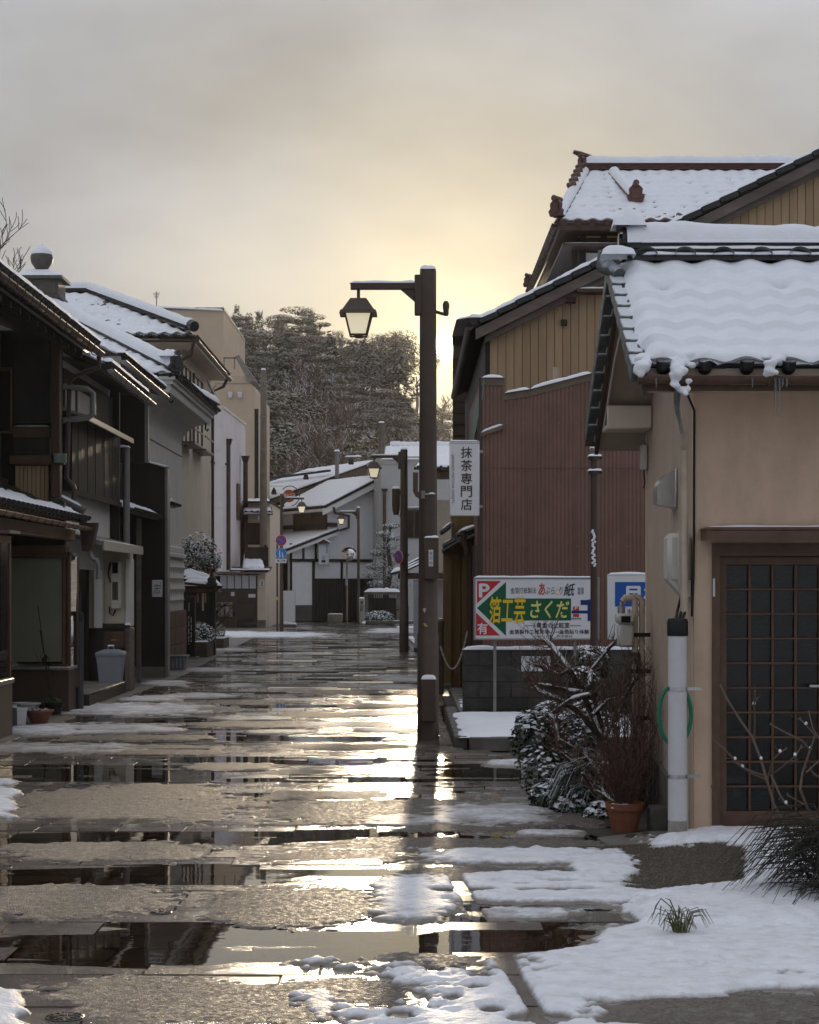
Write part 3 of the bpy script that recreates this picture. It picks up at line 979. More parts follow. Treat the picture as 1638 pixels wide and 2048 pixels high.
def ridge(parent, A, B_, r=.10, mat=None, snow=.05, bands=2, name='ridge', seed=1):
    """stacked ridge tiles with a rounded cap and lumpy snow on it"""
    A, B_ = Vector(A), Vector(B_)
    d = (B_ - A); L = d.length; d /= L
    side = d.cross(Vector((0, 0, 1))).normalized()
    up = side.cross(d).normalized()
    mb = MB()
    for k in range(bands):
        w = r * (1.25 - .12 * k)
        z0 = k * .045; z1 = z0 + .035
        mb.poly([A - side * w + up * z0, A + side * w + up * z0, A + side * w + up * z1, A - side * w + up * z1], B_ - A)
    mb.tube([A + up * (bands * .045 + .01), B_ + up * (bands * .045 + .01)], r * .8, 10)
    o = part(name, mb, mat or TILE, parent)
    if snow > 0:
        n = max(6, int(L / .07)); m = 9
        us = np.linspace(0, 1, n + 1)
        an = np.linspace(0.02, math.pi - .02, m)
        Pt = np.zeros((n + 1, m, 3))
        nzv = fbm(us * L * 3.0, us * 0 + seed, 3, seed)
        for j in range(n + 1):
            c = A + d * (L * us[j]) + up * (bands * .045 - .01)
            seg = abs(((us[j] * L / .27) % 1) - .5)
            rr = (r * .8 + snow * (0.75 + .7 * (nzv[j] - .3)) - .012 * (seg > .44)) * (0.86 if j in (0, n) else 1)
            for i, a in enumerate(an):
                Pt[j, i] = c + side * (math.cos(a) * (r * .92 + snow * .35)) + up * (math.sin(a) * rr)
        mb = MB().grid(Pt, m - 1, n)
        mb.f = [f[::-1] for f in mb.f]
        part('snow_cap', mb, SNOW, o if False else parent, ang=70)
    return o


def snow_strip(parent, A, B_, w, h, side=None, seed=1, name='snow_cap', mat=None, seg=.05):
    """rounded strip of snow lying along a beam, pipe or rail from A to B"""
    A, B_ = Vector(A), Vector(B_)
    d = (B_ - A); L = d.length; d /= L
    sd = Vector(side).normalized() if side is not None else d.cross(Vector((0, 0, 1))).normalized()
    up = Vector((0, 0, 1))
    n = int(min(160, max(5, L / seg))); m = 7
    us = np.linspace(0, 1, n + 1)
    nz_ = fbm(us * L * 4, us * 0 + seed * 1.7, 4, seed)
    nz2 = fbm(us * L * 3 + 9, us * 0 + seed * 2.7, 3, seed + 2)
    Pt = np.zeros((n + 1, m, 3))
    for j in range(n + 1):
        c = A + d * (L * us[j])
        e = min(us[j], 1 - us[j]) * L
        k = math.tanh(e / (h * .8 + .004)) * (.45 + .95 * nz_[j])
        for i in range(m):
            a = math.pi * i / (m - 1)
            Pt[j, i] = c + sd * (math.cos(a) * w / 2 * (.86 + .28 * nz2[j])) + up * (math.sin(a) ** .7 * h * k)
    mb = MB().grid(Pt, m - 1, n)
    return part(name, mb, mat or SNOW, parent, ang=80)


def gutter(parent, A, B_, r=.05, mat=None, hooks=0.0, snow=0.0, loops=False, seed=1):
    A, B_ = Vector(A), Vector(B_)
    d = (B_ - A); L = d.length; d /= L
    sd = d.cross(Vector((0, 0, 1))).normalized()
    mb = MB()
    n = 8
    for rr, fl in ((r, 1), (r * .86, -1)):
        vs_ = []
        for p in (A, B_):
            for k in range(n + 1):
                a = math.pi + math.pi * k / n
                vs_.append(p + sd * (math.cos(a) * rr) + Vector((0, 0, math.sin(a) * rr)))
        fs = [(k, k + 1, n + 1 + k + 1, n + 1 + k) for k in range(n)]
        mb.add(vs_, fs)
    for s in (-1, 1):
        mb.tube([A + sd * (s * r * .93), B_ + sd * (s * r * .93)], r * .10, 5)
    for p, q in ((A, A + d * .01), (B_ - d * .01, B_)):
        mb.poly([p + sd * (math.cos(math.pi + math.pi * k / n) * r * .99) + Vector((0, 0, math.sin(math.pi + math.pi * k / n) * r * .99)) for k in range(n + 1)], q - p)
    o = part('gutter', mb, mat or PIPEB, parent)
    if hooks > 0:
        for k in range(int(L / hooks)):
            c = A + d * (hooks * (k + .5))
            hb = MB()
            if loops:
                hb.tube([c + sd * (math.cos(a) * r * 1.18) + Vector((0, 0, math.sin(a) * r * 1.5 - r * .1)) for a in [math.pi * (1.0 - .05) + math.pi * 1.1 * q / 8 for q in range(9)]], .007, 5)
            else:
                hb.tube([c + sd * (math.cos(math.pi + math.pi * q / 8) * r * 1.06) + Vector((0, 0, math.sin(math.pi + math.pi * q / 8) * r * 1.06)) for q in range(9)], .009, 5)
            part('gutter_hook', hb, PIPEB if mat is None else mat, parent)
    if snow > 0:
        snow_strip(parent, A + Vector((0, 0, -r * .15)), B_ + Vector((0, 0, -r * .15)), r * 1.7, snow, seed=seed)
    return o


def onigawara(parent, p, face, s=1.0, mat=None, name='ridge_end_tile'):
    """ridge end ornament looking along `face`"""
    f = Vector(face).normalized()
    sd = f.cross(Vector((0, 0, 1))).normalized(); up = Vector((0, 0, 1))
    p = Vector(p)
    prof = [(-.13, -.12), (-.17, -.02), (-.12, .03), (-.13, .12), (-.07, .18), (0, .21), (.07, .18), (.13, .12), (.12, .03), (.17, -.02), (.13, -.12)]
    mb = MB()
    mb.poly([p + sd * (a * s) + up * (b * s) for a, b in prof], f * (.07 * s))
    mb.poly([p + sd * (a * s * .6) + up * (b * s * .6 + .01) for a, b in prof], f * (.10 * s))
    mb.tube([p + f * (-.10 * s) + up * (.20 * s), p + f * (.12 * s) + up * (.22 * s)], .06 * s, 8)
    return part(name, mb, mat or TILE, parent, ang=30)


def rough_top_snow(parent, x0, x1, y0, y1, z, T, seed, nx=14, ny=8, name='snow_cap'):
    U, W = np.meshgrid(np.linspace(x0, x1, nx + 1), np.linspace(y0, y1, ny + 1))
    e = np.minimum(np.minimum(U - x0, x1 - U), np.minimum(W - y0, y1 - W)) / (min(x1 - x0, y1 - y0) * .5)
    n = fbm(U * 9, W * 9, 3, seed)
    qu = 1 - np.abs(2 * (U - x0) / (x1 - x0) - 1) ** 3.2; qv = 1 - np.abs(2 * (W - y0) / (y1 - y0) - 1) ** 3.2
    Z = z + T * np.sqrt(np.clip(qu * qv, 0, 1)) * (.5 + n)
    return part(name, MB().grid(np.dstack([U, W, Z]), nx, ny), SNOW, parent, ang=80)


# ---------------------------------------------------------------- tan house with the snowy roof (right)
YA = 12.8
hA = thing('tan_house', 'tan stucco house with thick snow on its tiled roof and a dark lattice door', 'house', (3.5, 14.1, 0))
XW, YB = 1.868, 15.45
zE = 2.98                                    # wall top under the eave
wallF = MB()
dx0, dx1, dz1 = 1.985, 2.80, 1.93            # doorway
wallF.box(XW, dx0, YA, YA + .12, -.05, zE)
wallF.box(dx0, dx1, YA, YA + .12, dz1, zE)
wallF.box(dx1, 6.5, YA, YA + .12, -.05, zE)
part('wall', wallF, STUCCO, hA, smooth=False, label='tan stucco front wall')
# gable side wall with fine vertical grooves
zr = 3.86
side = MB()
gx = np.arange(YA + .123, YB - .05, .15)
for k, a in enumerate(gx):
    b = min(a + .146, YB)
    def top(yv):
        return zE + (zr - zE) * (1 - abs(yv - (YA + YB) / 2) / ((YB - YA) / 2)) * .98
    x0, x1 = XW + .002, XW + .11
    m_ = (YA + YB) / 2
    ptsq = [(x0, a, .0), (x0, b, .0), (x0, b, top(b))] + ([(x0, m_, top(m_))] if a < m_ < b else []) + [(x0, a, top(a))]
    p_ = MB().poly(ptsq, (.1, 0, 0))
    part('siding_board', p_, SIDING, hA, smooth=False)
part('wall_backing', MB().poly([(XW + .02, YA + .01, -.05), (XW + .02, YB - .01, -.05), (XW + .02, YB - .01, zE - .02), (XW + .02, (YA + YB) / 2, zr - .04), (XW + .02, YA + .01, zE - .02)], (.06, 0, 0)), DARK, hA, smooth=False)
part('back_wall', MB().box(XW, 6.5, YB - .1, YB, 0, zE), STUCCO, hA, smooth=False)
part('plinth', MB().poly([(XW - .03, YA + .35, -.05), (XW - .03, YB, -.05), (XW - .03, YB, .42), (XW - .03, YA + .62, .24)], (.028, 0, 0)), CONC, hA, smooth=False)
# roof
xv, ye0, yrg, ye1, zeF, zrg, zeB = 1.42, 12.36, 13.9, 15.62, 3.03, 3.93, 2.88
rA = part('roof', MB().box(xv + .3, 6.4, yrg - .05, yrg + .05, zrg - .12, zrg - .06), WOODD, hA)
roof_plane(rA, (xv + .05, ye0, zeF), (6.5, ye0, zeF), (xv + .05, yrg, zrg), (6.5, yrg, zrg), tw=.27, rh=.25, snow_t=.05, wave=.034, step=.034, swave=.8, nu=8, nv=8, seed=7, thick=.09, inset=.0, lens=.07, deckmat=BEIGEW, tile_scale=1.0)
roof_plane(rA, (6.5, ye1, zeB), (xv + .05, ye1, zeB), (6.5, yrg, zrg), (xv + .05, yrg, zrg), tw=.27, rh=.25, snow_t=.05, wave=.03, step=.02, nu=3, nv=3, seed=8, thick=.09, eave=False, deckmat=BEIGEW)
# eave fascia, soffit and bargeboards
part('fascia', MB().box(xv + .06, 6.5, ye0 + .03, ye0 + .055, zeF - .14, zeF - .03), BRONZE, hA)
part('soffit', MB().box(xv + .12, 6.5, ye0 + .06, YA + .01, zeF - .11, zeF - .09), BEIGEW, hA)
for (ya_, za_, yb_, zb_) in ((ye0 + .02, zeF, yrg, zrg), (yrg, zrg, ye1 - .02, zeB)):
    part('bargeboard', MB().poly([(xv + .06, ya_, za_ - .18), (xv + .06, yb_, zb_ - .18), (xv + .06, yb_, zb_ - .03), (xv + .06, ya_, za_ - .03)], (.03, 0, 0)), pmat('dark_bargeboard', (.07, .05, .035), .6, .3, 8, stretch=(1, .2, .2), bump=.2), hA)
    part('gable_soffit', MB().poly([(xv + .09, ya_ + .02, za_ - .15), (xv + .09, yb_, zb_ - .15), (xv + .09, yb_, zb_ - .135), (xv + .09, ya_ + .02, za_ - .135)], (XW - xv - .09, 0, 0)), pmat('soffit_paint', (.36, .30, .235), .8, .1, 4, dirt=.3, dirtcol=(.2, .16, .12)), hA)
part('eave_return', MB().box(xv + .10, XW - .003, YB - .42, YB + .02, zeB - .02, zeB + .02, .01), BEIGEW, hA)
part('eave_return', MB().box(xv + .10, XW - .003, YB - .46, YB - .425, zeB - .02, zeB + .16, .01), BEIGEW, hA)
part('downspout_wire', MB().tube([(xv + .12, 13.75, zrg - .25), (xv + .11, 14.6, zrg - .62), (xv + .10, 15.3, zeB - .02)], .009, 5), BOXW, hA)
# verge tiles climbing the gable edge, dusted with snow
TILEV = pmat('frosted_verge_tile', (.10, .11, .105), .45, .35, 14, rnd=.25, snow=.8, snow_lo=.1, snow_hi=.6)
vm = MB()
vm.box(-.045, .05, -.115, .115, -.11, .012, .008)
vmesh = vm.mesh('verge_tile', TILEV)
nvt = 9
sl = math.atan2(zrg - zeF, yrg - ye0)
for k in range(nvt):
    q = (k + .4) / nvt
    piece('verge_tile', vmesh, rA, (xv + .03, ye0 + (yrg - ye0) * q, zeF + (zrg - zeF) * q + .02), (sl - .09, 0, 0))
sl2 = math.atan2(zeB - zrg, ye1 - yrg)
for k in range(9):
    q = (k + .5) / 9
    piece('verge_tile', vmesh, rA, (xv + .03, yrg + (ye1 - yrg) * q, zrg + (zeB - zrg) * q + .02), (sl2 + .09, 0, 0))
ridge(rA, (xv + .12, yrg, zrg + .02), (6.5, yrg, zrg + .02), r=.105, snow=.085, bands=3, seed=3)
onigawara(rA, (xv + .14, yrg, zrg + .13), (-1, 0, 0), .72)
rough_top_snow(rA, xv + .02, xv + .26, yrg - .13, yrg + .11, zrg + .27, .11, 4)
part('verge_roll', MB().tube([(xv - .02, yrg - .02, zrg + .10), (xv - .03, yrg - .03, zrg + .0), (xv + .05, yrg - .25, zrg - .10)], [.06, .065, .045], 10), TILEV, rA)
for q, (dy, dz) in enumerate(((.135, .058), (.118, .103), (.108, .148))):
    snow_strip(rA, (xv + .22, yrg - dy, zrg + dz - .002), (6.5, yrg - dy, zrg + dz - .002), .05, .026, side=(0, 1, 0), seed=140 + q, seg=.035)
rough_top_snow(rA, xv - .08, xv + .16, yrg - .34, yrg - .1, zrg + .03, .07, 14)
# noshi gaps under the ridge: small arched tiles on the top course
arch = MB()
pts = []
for yy_ in (0, .10):
    for k in range(9):
        a = math.pi * k / 8
        pts.append((math.cos(a) * .075, -yy_, math.sin(a) * .055))
arch.add(pts, [(k, k + 1, 9 + k + 1, 9 + k) for k in range(8)])
archm = arch.mesh('noshi_arch_tile', TILEV)
for k in range(18):
    piece('top_course_tile', archm, rA, (xv + .25 + k * .27, yrg - .10, zrg + .02), (R(-25), 0, 0))
gutter(hA, (xv + .02, ye0 - .045, zeF - .055), (6.5, ye0 - .045, zeF - .085), .052, BRONZE, hooks=.55)
gutter(hA, (xv - .01, ye1 + .05, zeB - .06), (XW + .1, ye1 + .05, zeB - .065), .05, BRONZE, snow=.015)
# snow sliding over the gutter and icicles
ICE = pmat('ice', (.75, .80, .85), .08, .03, 5, trans=.85, ior=1.31)
zg = zeF - .07


def slump(xc, w, drop, seed):
    """a heap of wet snow sagging over the gutter, built of overlapping lumps"""
    rs = random.Random(seed)
    mb = MB()
    for k in range(26):
        q = rs.random()
        ww = w * (1 - .6 * q)
        x = xc + rs.uniform(-.5, .5) * ww - .05 * q; y = ye0 + .06 - .16 * min(q * 2.2, 1) + rs.uniform(-.02, .02); z = zeF + .075 - drop * q ** 1.2 + rs.uniform(-.012, .012)
        r = rs.uniform(.022, .045) * (1 - .4 * q)
        n0 = len(mb.v)
        mb.lathe([(r * .25, -r * .9), (r * .8, -r * .5), (r, 0), (r * .8, r * .55), (r * .3, r * .9)], x, y, z, 9, sx=rs.uniform(.9, 1.5), rot=rs.random())
    o = part('snow_slump', mb, SNOW, rA, ang=80)
    m_ = o.modifiers.new('merge', 'REMESH'); m_.mode = 'VOXEL'; m_.voxel_size = .009; m_.use_smooth_shade = True
    m_ = o.modifiers.new('soften', 'SMOOTH'); m_.factor = .7; m_.iterations = 7


slump(1.745, .22, .26, 3)
slump(1.50, .10, .14, 5)
slump(2.32, .16, .13, 9)
irng = random.Random(2)
for x in [2.30, 2.325, 2.345, 2.37, 1.66, 1.55, 2.155, 2.60, 2.64, 2.66]:
    L_ = irng.uniform(.05, .26) if x > 2.2 else irng.uniform(.04, .08)
    part('icicle', MB().tube([(x, ye0 - .10, zg), (x + .003, ye0 - .10, zg - L_ * .5), (x, ye0 - .10, zg - L_)], [.009, .006, .001], 6), ICE, hA)
# downpipe at the corner, cable beside it
part('downpipe', MB().tube([(1.70, ye0 - .04, zg - .05), (1.70, ye0 + .05, zg - .16), (1.765, YA - .25, zg - .30), (1.795, YA - .04, zg - .42), (1.80, YA - .04, 0.0)], .026, 10), PIPEBE, hA)
part('downpipe_ice', MB().tube([(1.69, ye0 - .07, zg - .02), (1.695, ye0 + .0, zg - .17), (1.745, YA - .27, zg - .33)], [.022, .02, .006], 8), ICE, hA)
part('cable', MB().tube([(1.80, YA - .03, 2.95), (1.868, YA - .012, 2.8), (1.865, YA - .012, 2.0), (1.862, YA - .013, 1.7), (1.85, YA - .02, 1.45)], .008, 6), BLACK, hA)
# canopy over the door
cano = part('door_canopy', MB().box(dx0 - .08, 2.95, YA - .26, YA - .002, dz1 + .075, dz1 + .10, .008).box(dx0 - .075, 2.945, YA - .258, YA - .235, dz1 + .015, dz1 + .076).box(dx0 - .075, dx0 - .055, YA - .236, YA - .003, dz1 + .02, dz1 + .076), BRONZE, hA)
snow_strip(hA, (dx0 - .07, YA - .13, dz1 + .098), (2.94, YA - .13, dz1 + .098), .22, .016, side=(0, 1, 0), seed=4)
# lattice door
df = MB()
df.box(dx0, dx0 + .05, YA - .02, YA + .10, .01, dz1)
df.box(dx1 - .05, dx1, YA - .02, YA + .10, .01, dz1)
df.box(dx0 + .05, dx1 - .05, YA - .02, YA + .10, dz1 - .085, dz1)
df.box(dx0 + .05, dx1 - .05, YA - .01, YA + .10, .0, .04)
part('door_frame', df, BRONZE, hA)
door = part('door', MB().box(dx0 + .05, dx0 + .10, YA + .025, YA + .06, .04, dz1 - .09).box(dx1 - .11, dx1 - .05, YA + .025, YA + .06, .04, dz1 - .09)
            .box(dx0 + .10, dx1 - .11, YA + .025, YA + .06, dz1 - .14, dz1 - .09).box(dx0 + .10, dx1 - .11, YA + .025, YA + .06, .04, .17), BRONZE, hA)
gx0, gx1, gz0, gz1 = dx0 + .10, dx1 - .11, .17, dz1 - .14
ncx, ncz = 4, 10
pm = MB().box(-(gx1 - gx0) / ncx / 2 + .004, (gx1 - gx0) / ncx / 2 - .004, -.002, .002, -(gz1 - gz0) / ncz / 2 + .004, (gz1 - gz0) / ncz / 2 - .004).mesh('door_pane', GLASSD)
for i in range(ncx):
    for j in range(ncz):
        piece('pane', pm, door, (gx0 + (i + .5) * (gx1 - gx0) / ncx, YA + .052, gz0 + (j + .5) * (gz1 - gz0) / ncz))
for i in range(1, ncx):
    x = gx0 + i * (gx1 - gx0) / ncx
    part('lattice_bar', MB().box(x - .008, x + .008, YA + .018, YA + .044, gz0, gz1, .003), BRONZE, door)
for j in range(1, ncz):
    z = gz0 + j * (gz1 - gz0) / ncz
    part('lattice_bar', MB().box(gx0, gx1, YA + .012, YA + .036, z - .007, z + .007, .003), BRONZE, door)
part('handle', MB().box(2.615, 2.76, YA - .05, YA - .03, .985, 1.005, .004).box(2.63, 2.65, YA - .03, YA + .03, .985, 1.005), STEEL, door)
part('hinge', MB().tube([(dx0 + .01, YA - .025, 1.58), (dx0 + .01, YA - .025, 1.70)], .008, 8), PVC, door)
# dim hallway behind the door
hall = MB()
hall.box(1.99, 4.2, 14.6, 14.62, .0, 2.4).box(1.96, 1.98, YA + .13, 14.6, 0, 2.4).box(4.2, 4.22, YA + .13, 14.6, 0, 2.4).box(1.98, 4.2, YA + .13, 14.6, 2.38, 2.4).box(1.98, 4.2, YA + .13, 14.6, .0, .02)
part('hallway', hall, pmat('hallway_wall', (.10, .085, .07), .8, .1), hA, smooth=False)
BAGB = pmat('blue_plastic', (.02, .14, .32), .4, .2)
t = thing('storage_box', 'blue plastic box standing behind the lattice door', 'box', (2.27, 13.15, .02))
part('box_body', MB().box(2.10, 2.44, 13.02, 13.30, .022, .33, .02), BAGB, t)
part('box_label', MB().box(2.16, 2.21, 13.012, 13.019, .24, .30), WHITEP, t)
part('box_lid', MB().box(2.09, 2.45, 13.01, 13.31, .335, .37, .01), WHITEP, t)
solo('storage_bag', MB().lathe([(.10, 0), (.14, .10), (.13, .24), (.06, .30)], 2.24, 13.16, .372, 10), pmat('white_blue_bag', (.20, .24, .38), .5, .4, 12), 'crumpled pale blue bag on the box behind the lattice door', 'bag')
# fittings on the side wall
vent = thing('vent_hood', 'rounded metal vent hood on the side wall of the tan house', 'vent', (XW, 13.75, 2.3))
ph = []
for k in range(9):
    a = math.pi / 2 * k / 8
    ph.append((-.135 * math.sin(a), .13 + .12 * math.cos(a) - .12 + .0))
prof = [(0, .25)] + [(-.135 * math.sin(math.pi / 2 * k / 8), .115 + .135 * math.cos(math.pi / 2 * k / 8)) for k in range(1, 9)] + [(-.135, 0.02), (0, 0)]
vb = MB().poly([(XW - .002 + a, 13.62, 2.20 + b) for a, b in prof], (0, .24, 0))
part('hood', vb, STEEL, vent, ang=30)
part('flange', MB().box(XW - .012, XW - .002, 13.60, 13.88, 2.19, 2.47, .004), STEEL, vent)
mt = thing('meter_box', 'ivory plastic electricity meter box on the corner of the tan house', 'meter box', (XW, 13.0, 1.58))
part('meter_housing', MB().box(XW - .165, XW - .004, 12.86, 13.10, 1.67, 2.0, .03), BOXW, mt)
part('meter_lower', MB().poly([(XW - .16, 12.88, 1.69), (XW - .06, 12.88, 1.575), (XW - .01, 12.88, 1.575), (XW - .01, 12.88, 1.69)], (0, .2, 0)), BOXW, mt)
part('meter_clip', MB().box(XW - .1, XW - .08, 12.845, 12.862, 1.66, 2.01, .004), BOXW, mt)
mb = MB()
for q in (-.03, .0, .03):
    mb.tube([(XW - .05 + q * .5, 12.95, 1.58), (XW - .07 + q, 12.85, 1.50), (1.72 + q * .6, 12.5, 1.42)], .010, 6)
part('cable', mb, BLACK, mt)
gp = thing('guard_pipe', 'tall white plastic cable pipe with a black cap by the house corner', 'pipe', (1.718, 12.5, 0))
part('pipe', MB().lathe([(.062, 0), (.060, 1.34)], 1.718, 12.5, 0.02, 20), PVC, gp)
for z in (.42, .98):
    part('strap', MB().lathe([(.0645, 0), (.0645, .022)], 1.718, 12.5, z, 20).box(1.76, 1.87, 12.52, 12.54, z, z + .02), STEEL, gp)
part('splash_dirt', MB().lathe([(.0632, 0), (.0622, .10), (.0618, .13)], 1.718, 12.5, .02, 20), pmat('grimy_pvc', (.30, .27, .24), .6, .4, 14), gp)
part('cap', MB().lathe([(.064, 1.31), (.068, 1.32), (.068, 1.40), (.06, 1.42), (.03, 1.425)], 1.718, 12.5, 0.02, 20), BLACK, gp)
solo('garden_hose', MB().tube([(1.735 + .105 * math.cos(a), 12.74, .81 + .20 * math.sin(a)) for a in [6.283 * k / 28 for k in range(29)]], .013, 8), GREENH, 'green garden hose coiled behind the white cable pipe', 'hose')
gm = thing('gas_meter', 'grey gas meter beside beige pipes on the tan house', 'gas meter', (1.66, 15.0, 1.2))
part('meter_body', MB().box(1.60, 1.72, 14.93, 15.06, 1.18, 1.36, .02).box(1.585, 1.73, 14.92, 15.07, 1.36, 1.44, .02), BOXW, gm)
part('dial', MB().box(1.62, 1.69, 14.915, 14.921, 1.37, 1.42), DARK, gm)
part('inlet', MB().lathe([(.03, 0), (.03, .05), (.02, .055), (.02, .09)], 1.63, 15.0, 1.44, 10), ALU, gm)
gpp = thing('gas_pipe', 'beige gas pipes rising from the bed along the tan house', 'pipe', (1.72, 15.0, 0))
part('riser', MB().tube([(1.735, 15.0, -.02), (1.735, 15.0, 1.53), (1.72, 15.0, 1.56), (1.66, 15.0, 1.56), (1.64, 15.0, 1.53)], .026, 10), PIPEBE, gpp)
part('riser', MB().tube([(1.79, 15.02, -.02), (1.79, 15.02, 1.53), (1.77, 15.02, 1.56), (1.72, 15.02, 1.57)], .024, 10), PIPEBE, gpp)
for z in (.62, .98, 1.26):
    part('clip', MB().box(1.70, 1.85, 14.965, 14.985, z, z + .03), BLACK, gpp)
part('valve', MB().lathe([(.035, 0), (.035, .09)], 1.735, 15.0, 1.05, 10).box(1.74, 1.76, 14.93, 14.99, 1.02, 1.10), PIPEB, gpp)
sb = thing('junction_box', 'small ivory junction box under the rear eave of the tan house', 'junction box', (XW, 15.3, 2.55))
part('box_body', MB().box(XW - .05, XW - .004, 15.25, 15.40, 2.56, 2.76, .01), BOXW, sb)
part('cable', MB().tube([(XW - .03, 15.3, 2.56), (XW - .02, 15.3, 2.46), (XW - .03, 15.32, 2.42)], .006, 5), BLACK, sb)
# ---------------------------------------------------------------- block wall, signs and the tall brown pipe
YW = 24.0
bw = thing('block_wall', 'low mossy concrete block wall behind the parking sign', 'wall', (2.2, YW, 0))
bw0, bw1 = PX(925, YW), 4.6
bmesh_blk = MB().box(-.195, .195, -.06, .06, -.095, .095, .006).mesh('concrete_block', CBLOCK)
for r_ in range(4):
    x = bw0 + .195 - (.2 if r_ % 2 else 0)
    while x < bw1:
        if x - .195 >= bw0 - .01:
            piece('concrete_block', bmesh_blk, bw, (x, YW + .002 * ((r_ * 7 + int(x * 10)) % 3 - 1), .08 + .095 + r_ * .2))
        else:
            part('half_block', MB().box(bw0, x + .195, YW - .06, YW + .06, .08 + r_ * .2, .08 + r_ * .2 + .19, .006), CBLOCK, bw)
        x += .4
part('mortar', MB().box(bw0 + .01, bw1, YW - .05, YW + .05, 0.08, .872), JOINT, bw)
snow_strip(bw, (bw0, YW, .868), (bw1, YW, .868), .15, .045, seed=5)
MOSS = pmat('moss', (.035, .045, .015), .9, .5, 30, bump=.8, bscale=60)
mrng = random.Random(3)
mo = MB()
for k in range(500):
    x = mrng.uniform(bw0, bw1); r = mrng.uniform(.01, .035)
    y_ = YW - .08 - abs(mrng.gauss(0, .04)); z = .09
    a = mrng.uniform(0, 6.28)
    mo.add([(x + r * math.cos(a), y_ + r * math.sin(a), z), (x - r * math.sin(a), y_ + r * math.cos(a), z), (x - r * math.cos(a), y_ - r * math.sin(a), z), (x + mrng.gauss(0, .01), y_, z + mrng.uniform(.02, .07))], [(0, 1, 3), (1, 2, 3), (2, 0, 3)])
part('weeds', mo, MOSS, bw, kind='stuff')
part('notice_sheet', MB().box(PX(1042, YW), PX(1100, YW), YW - .075, YW - .068, PZ(1342, YW), PZ(1312, YW)), WHITEP, bw)

YS = 23.6


def rect(mb, x0, y0, x1, y1, d, Y=YS):
    return mb.add([(PX(x0, Y), Y - d, PZ(y1, Y)), (PX(x1, Y), Y - d, PZ(y1, Y)), (PX(x1, Y), Y - d, PZ(y0, Y)), (PX(x0, Y), Y - d, PZ(y0, Y))], [(0, 1, 2, 3)])


def pxpoly(mb, pts, d, Y=YS):
    return mb.add([(PX(x, Y), Y - d, PZ(y, Y)) for x, y in pts], [tuple(range(len(pts)))[::-1] if False else tuple(range(len(pts)))])


def lettering(parent, body, x0, y0, x1, y1, mat, d=.004, Y=YS, bold=0.0, name='lettering', line=1.0, shear=0.0, stretch=True, rot=False):
    if not rot:
        o = (PX(x0, Y), Y - d, PZ(y1, Y)); u = (1, 0, 0); v = (0, 0, 1)
        w = PX(x1, Y) - PX(x0, Y); h = PZ(y0, Y) - PZ(y1, Y)
    else:                         # reads downwards
        o = (PX(x0, Y), Y - d, PZ(y0, Y)); u = (0, 0, -1); v = (1, 0, 0)
        w = PZ(y0, Y) - PZ(y1, Y); h = PX(x1, Y) - PX(x0, Y)
    return part(name, text_mesh(body, mat, o, u, v, w, h, bold, .0008, line, shear=shear, stretch=stretch), mat, parent, smooth=False)


ps = thing('parking_sign', 'white parking sign board with red corners and a green arrow reading P', 'sign', (PX(1073, YS), YS, .08))
part('board', MB().box(PX(948, YS), PX(1198, YS), YS, YS + .03, PZ(1279, YS), PZ(1156, YS), .004), WHITEP, ps)
fr_ = MB()
for (a, b, c, d_) in ((947, 1155, 951, 1280), (1195, 1155, 1199, 1280), (951, 1155, 1195, 1158), (951, 1277, 1195, 1280)):
    fr_.box(PX(a, YS), PX(c, YS), YS - .008, YS + .035, PZ(d_, YS), PZ(b, YS), .002)
part('board_frame', fr_, ALU, ps)
for x in (990, 1151):
    part('post', MB().box(PX(x - 3, YS), PX(x + 3, YS), YS + .034, YS + .07, .06, PZ(1175, YS)), PIPEG, ps)
snow_strip(ps, (PX(948, YS), YS + .012, PZ(1155, YS)), (PX(1198, YS), YS + .012, PZ(1155, YS)), .05, .022, seed=6)
part('red_field', pxpoly(MB(), [(954, 1207), (1002, 1162), (954, 1162)], .002), REDP, ps, smooth=False)
part('red_field', pxpoly(MB(), [(952, 1271), (1000, 1271), (952, 1225)], .002), REDP, ps, smooth=False)
part('green_arrow', pxpoly(MB(), [(954, 1216), (1012, 1272), (1012, 1241), (1142, 1241), (1142, 1197), (1012, 1197), (1012, 1164)], .002), GREENP, ps, smooth=False)
lettering(ps, 'P', 959, 1168, 978, 1194, WHITEP, bold=.03)
lettering(ps, '有', 955, 1246, 975, 1268, WHITEP, bold=.02)
lettering(ps, '箔工芸', 979, 1194, 1051, 1247, YELP, bold=.018, shear=.12)
lettering(ps, 'さくだ', 1061, 1202, 1138, 1236, YELPALE, bold=.02, shear=.2)
lettering(ps, '金箔打紙製法', 1021, 1175, 1072, 1187, INK, bold=.0)
lettering(ps, 'あ', 1077, 1167, 1090, 1190, REDP, bold=.015, shear=.1)
lettering(ps, 'ぶら', 1090, 1174, 1109, 1188, INK, shear=.2)
lettering(ps, 'と', 1110, 1176, 1118, 1189, YELP, shear=.2)
lettering(ps, 'り', 1119, 1174, 1125, 1189, INK, shear=.2)
lettering(ps, '紙', 1127, 1167, 1150, 1192, INK, bold=.01, shear=.2)
lettering(ps, '製造\n販売', 1155, 1175, 1168, 1189, INK)
lettering(ps, '――黄金の化粧室――', 1050, 1245, 1162, 1256, INK, bold=.01)
lettering(ps, '金箔製作工程見学――金箔貼り体験', 1019, 1259, 1178, 1268, INK, bold=.01)
lettering(ps, '9:00~17:30　年中無休', 1069, 1270, 1145, 1275, INK)
mapp = rect(MB(), 1143, 1199, 1194, 1242, .002); part('map_panel', mapp, WHITEP, ps, smooth=False)
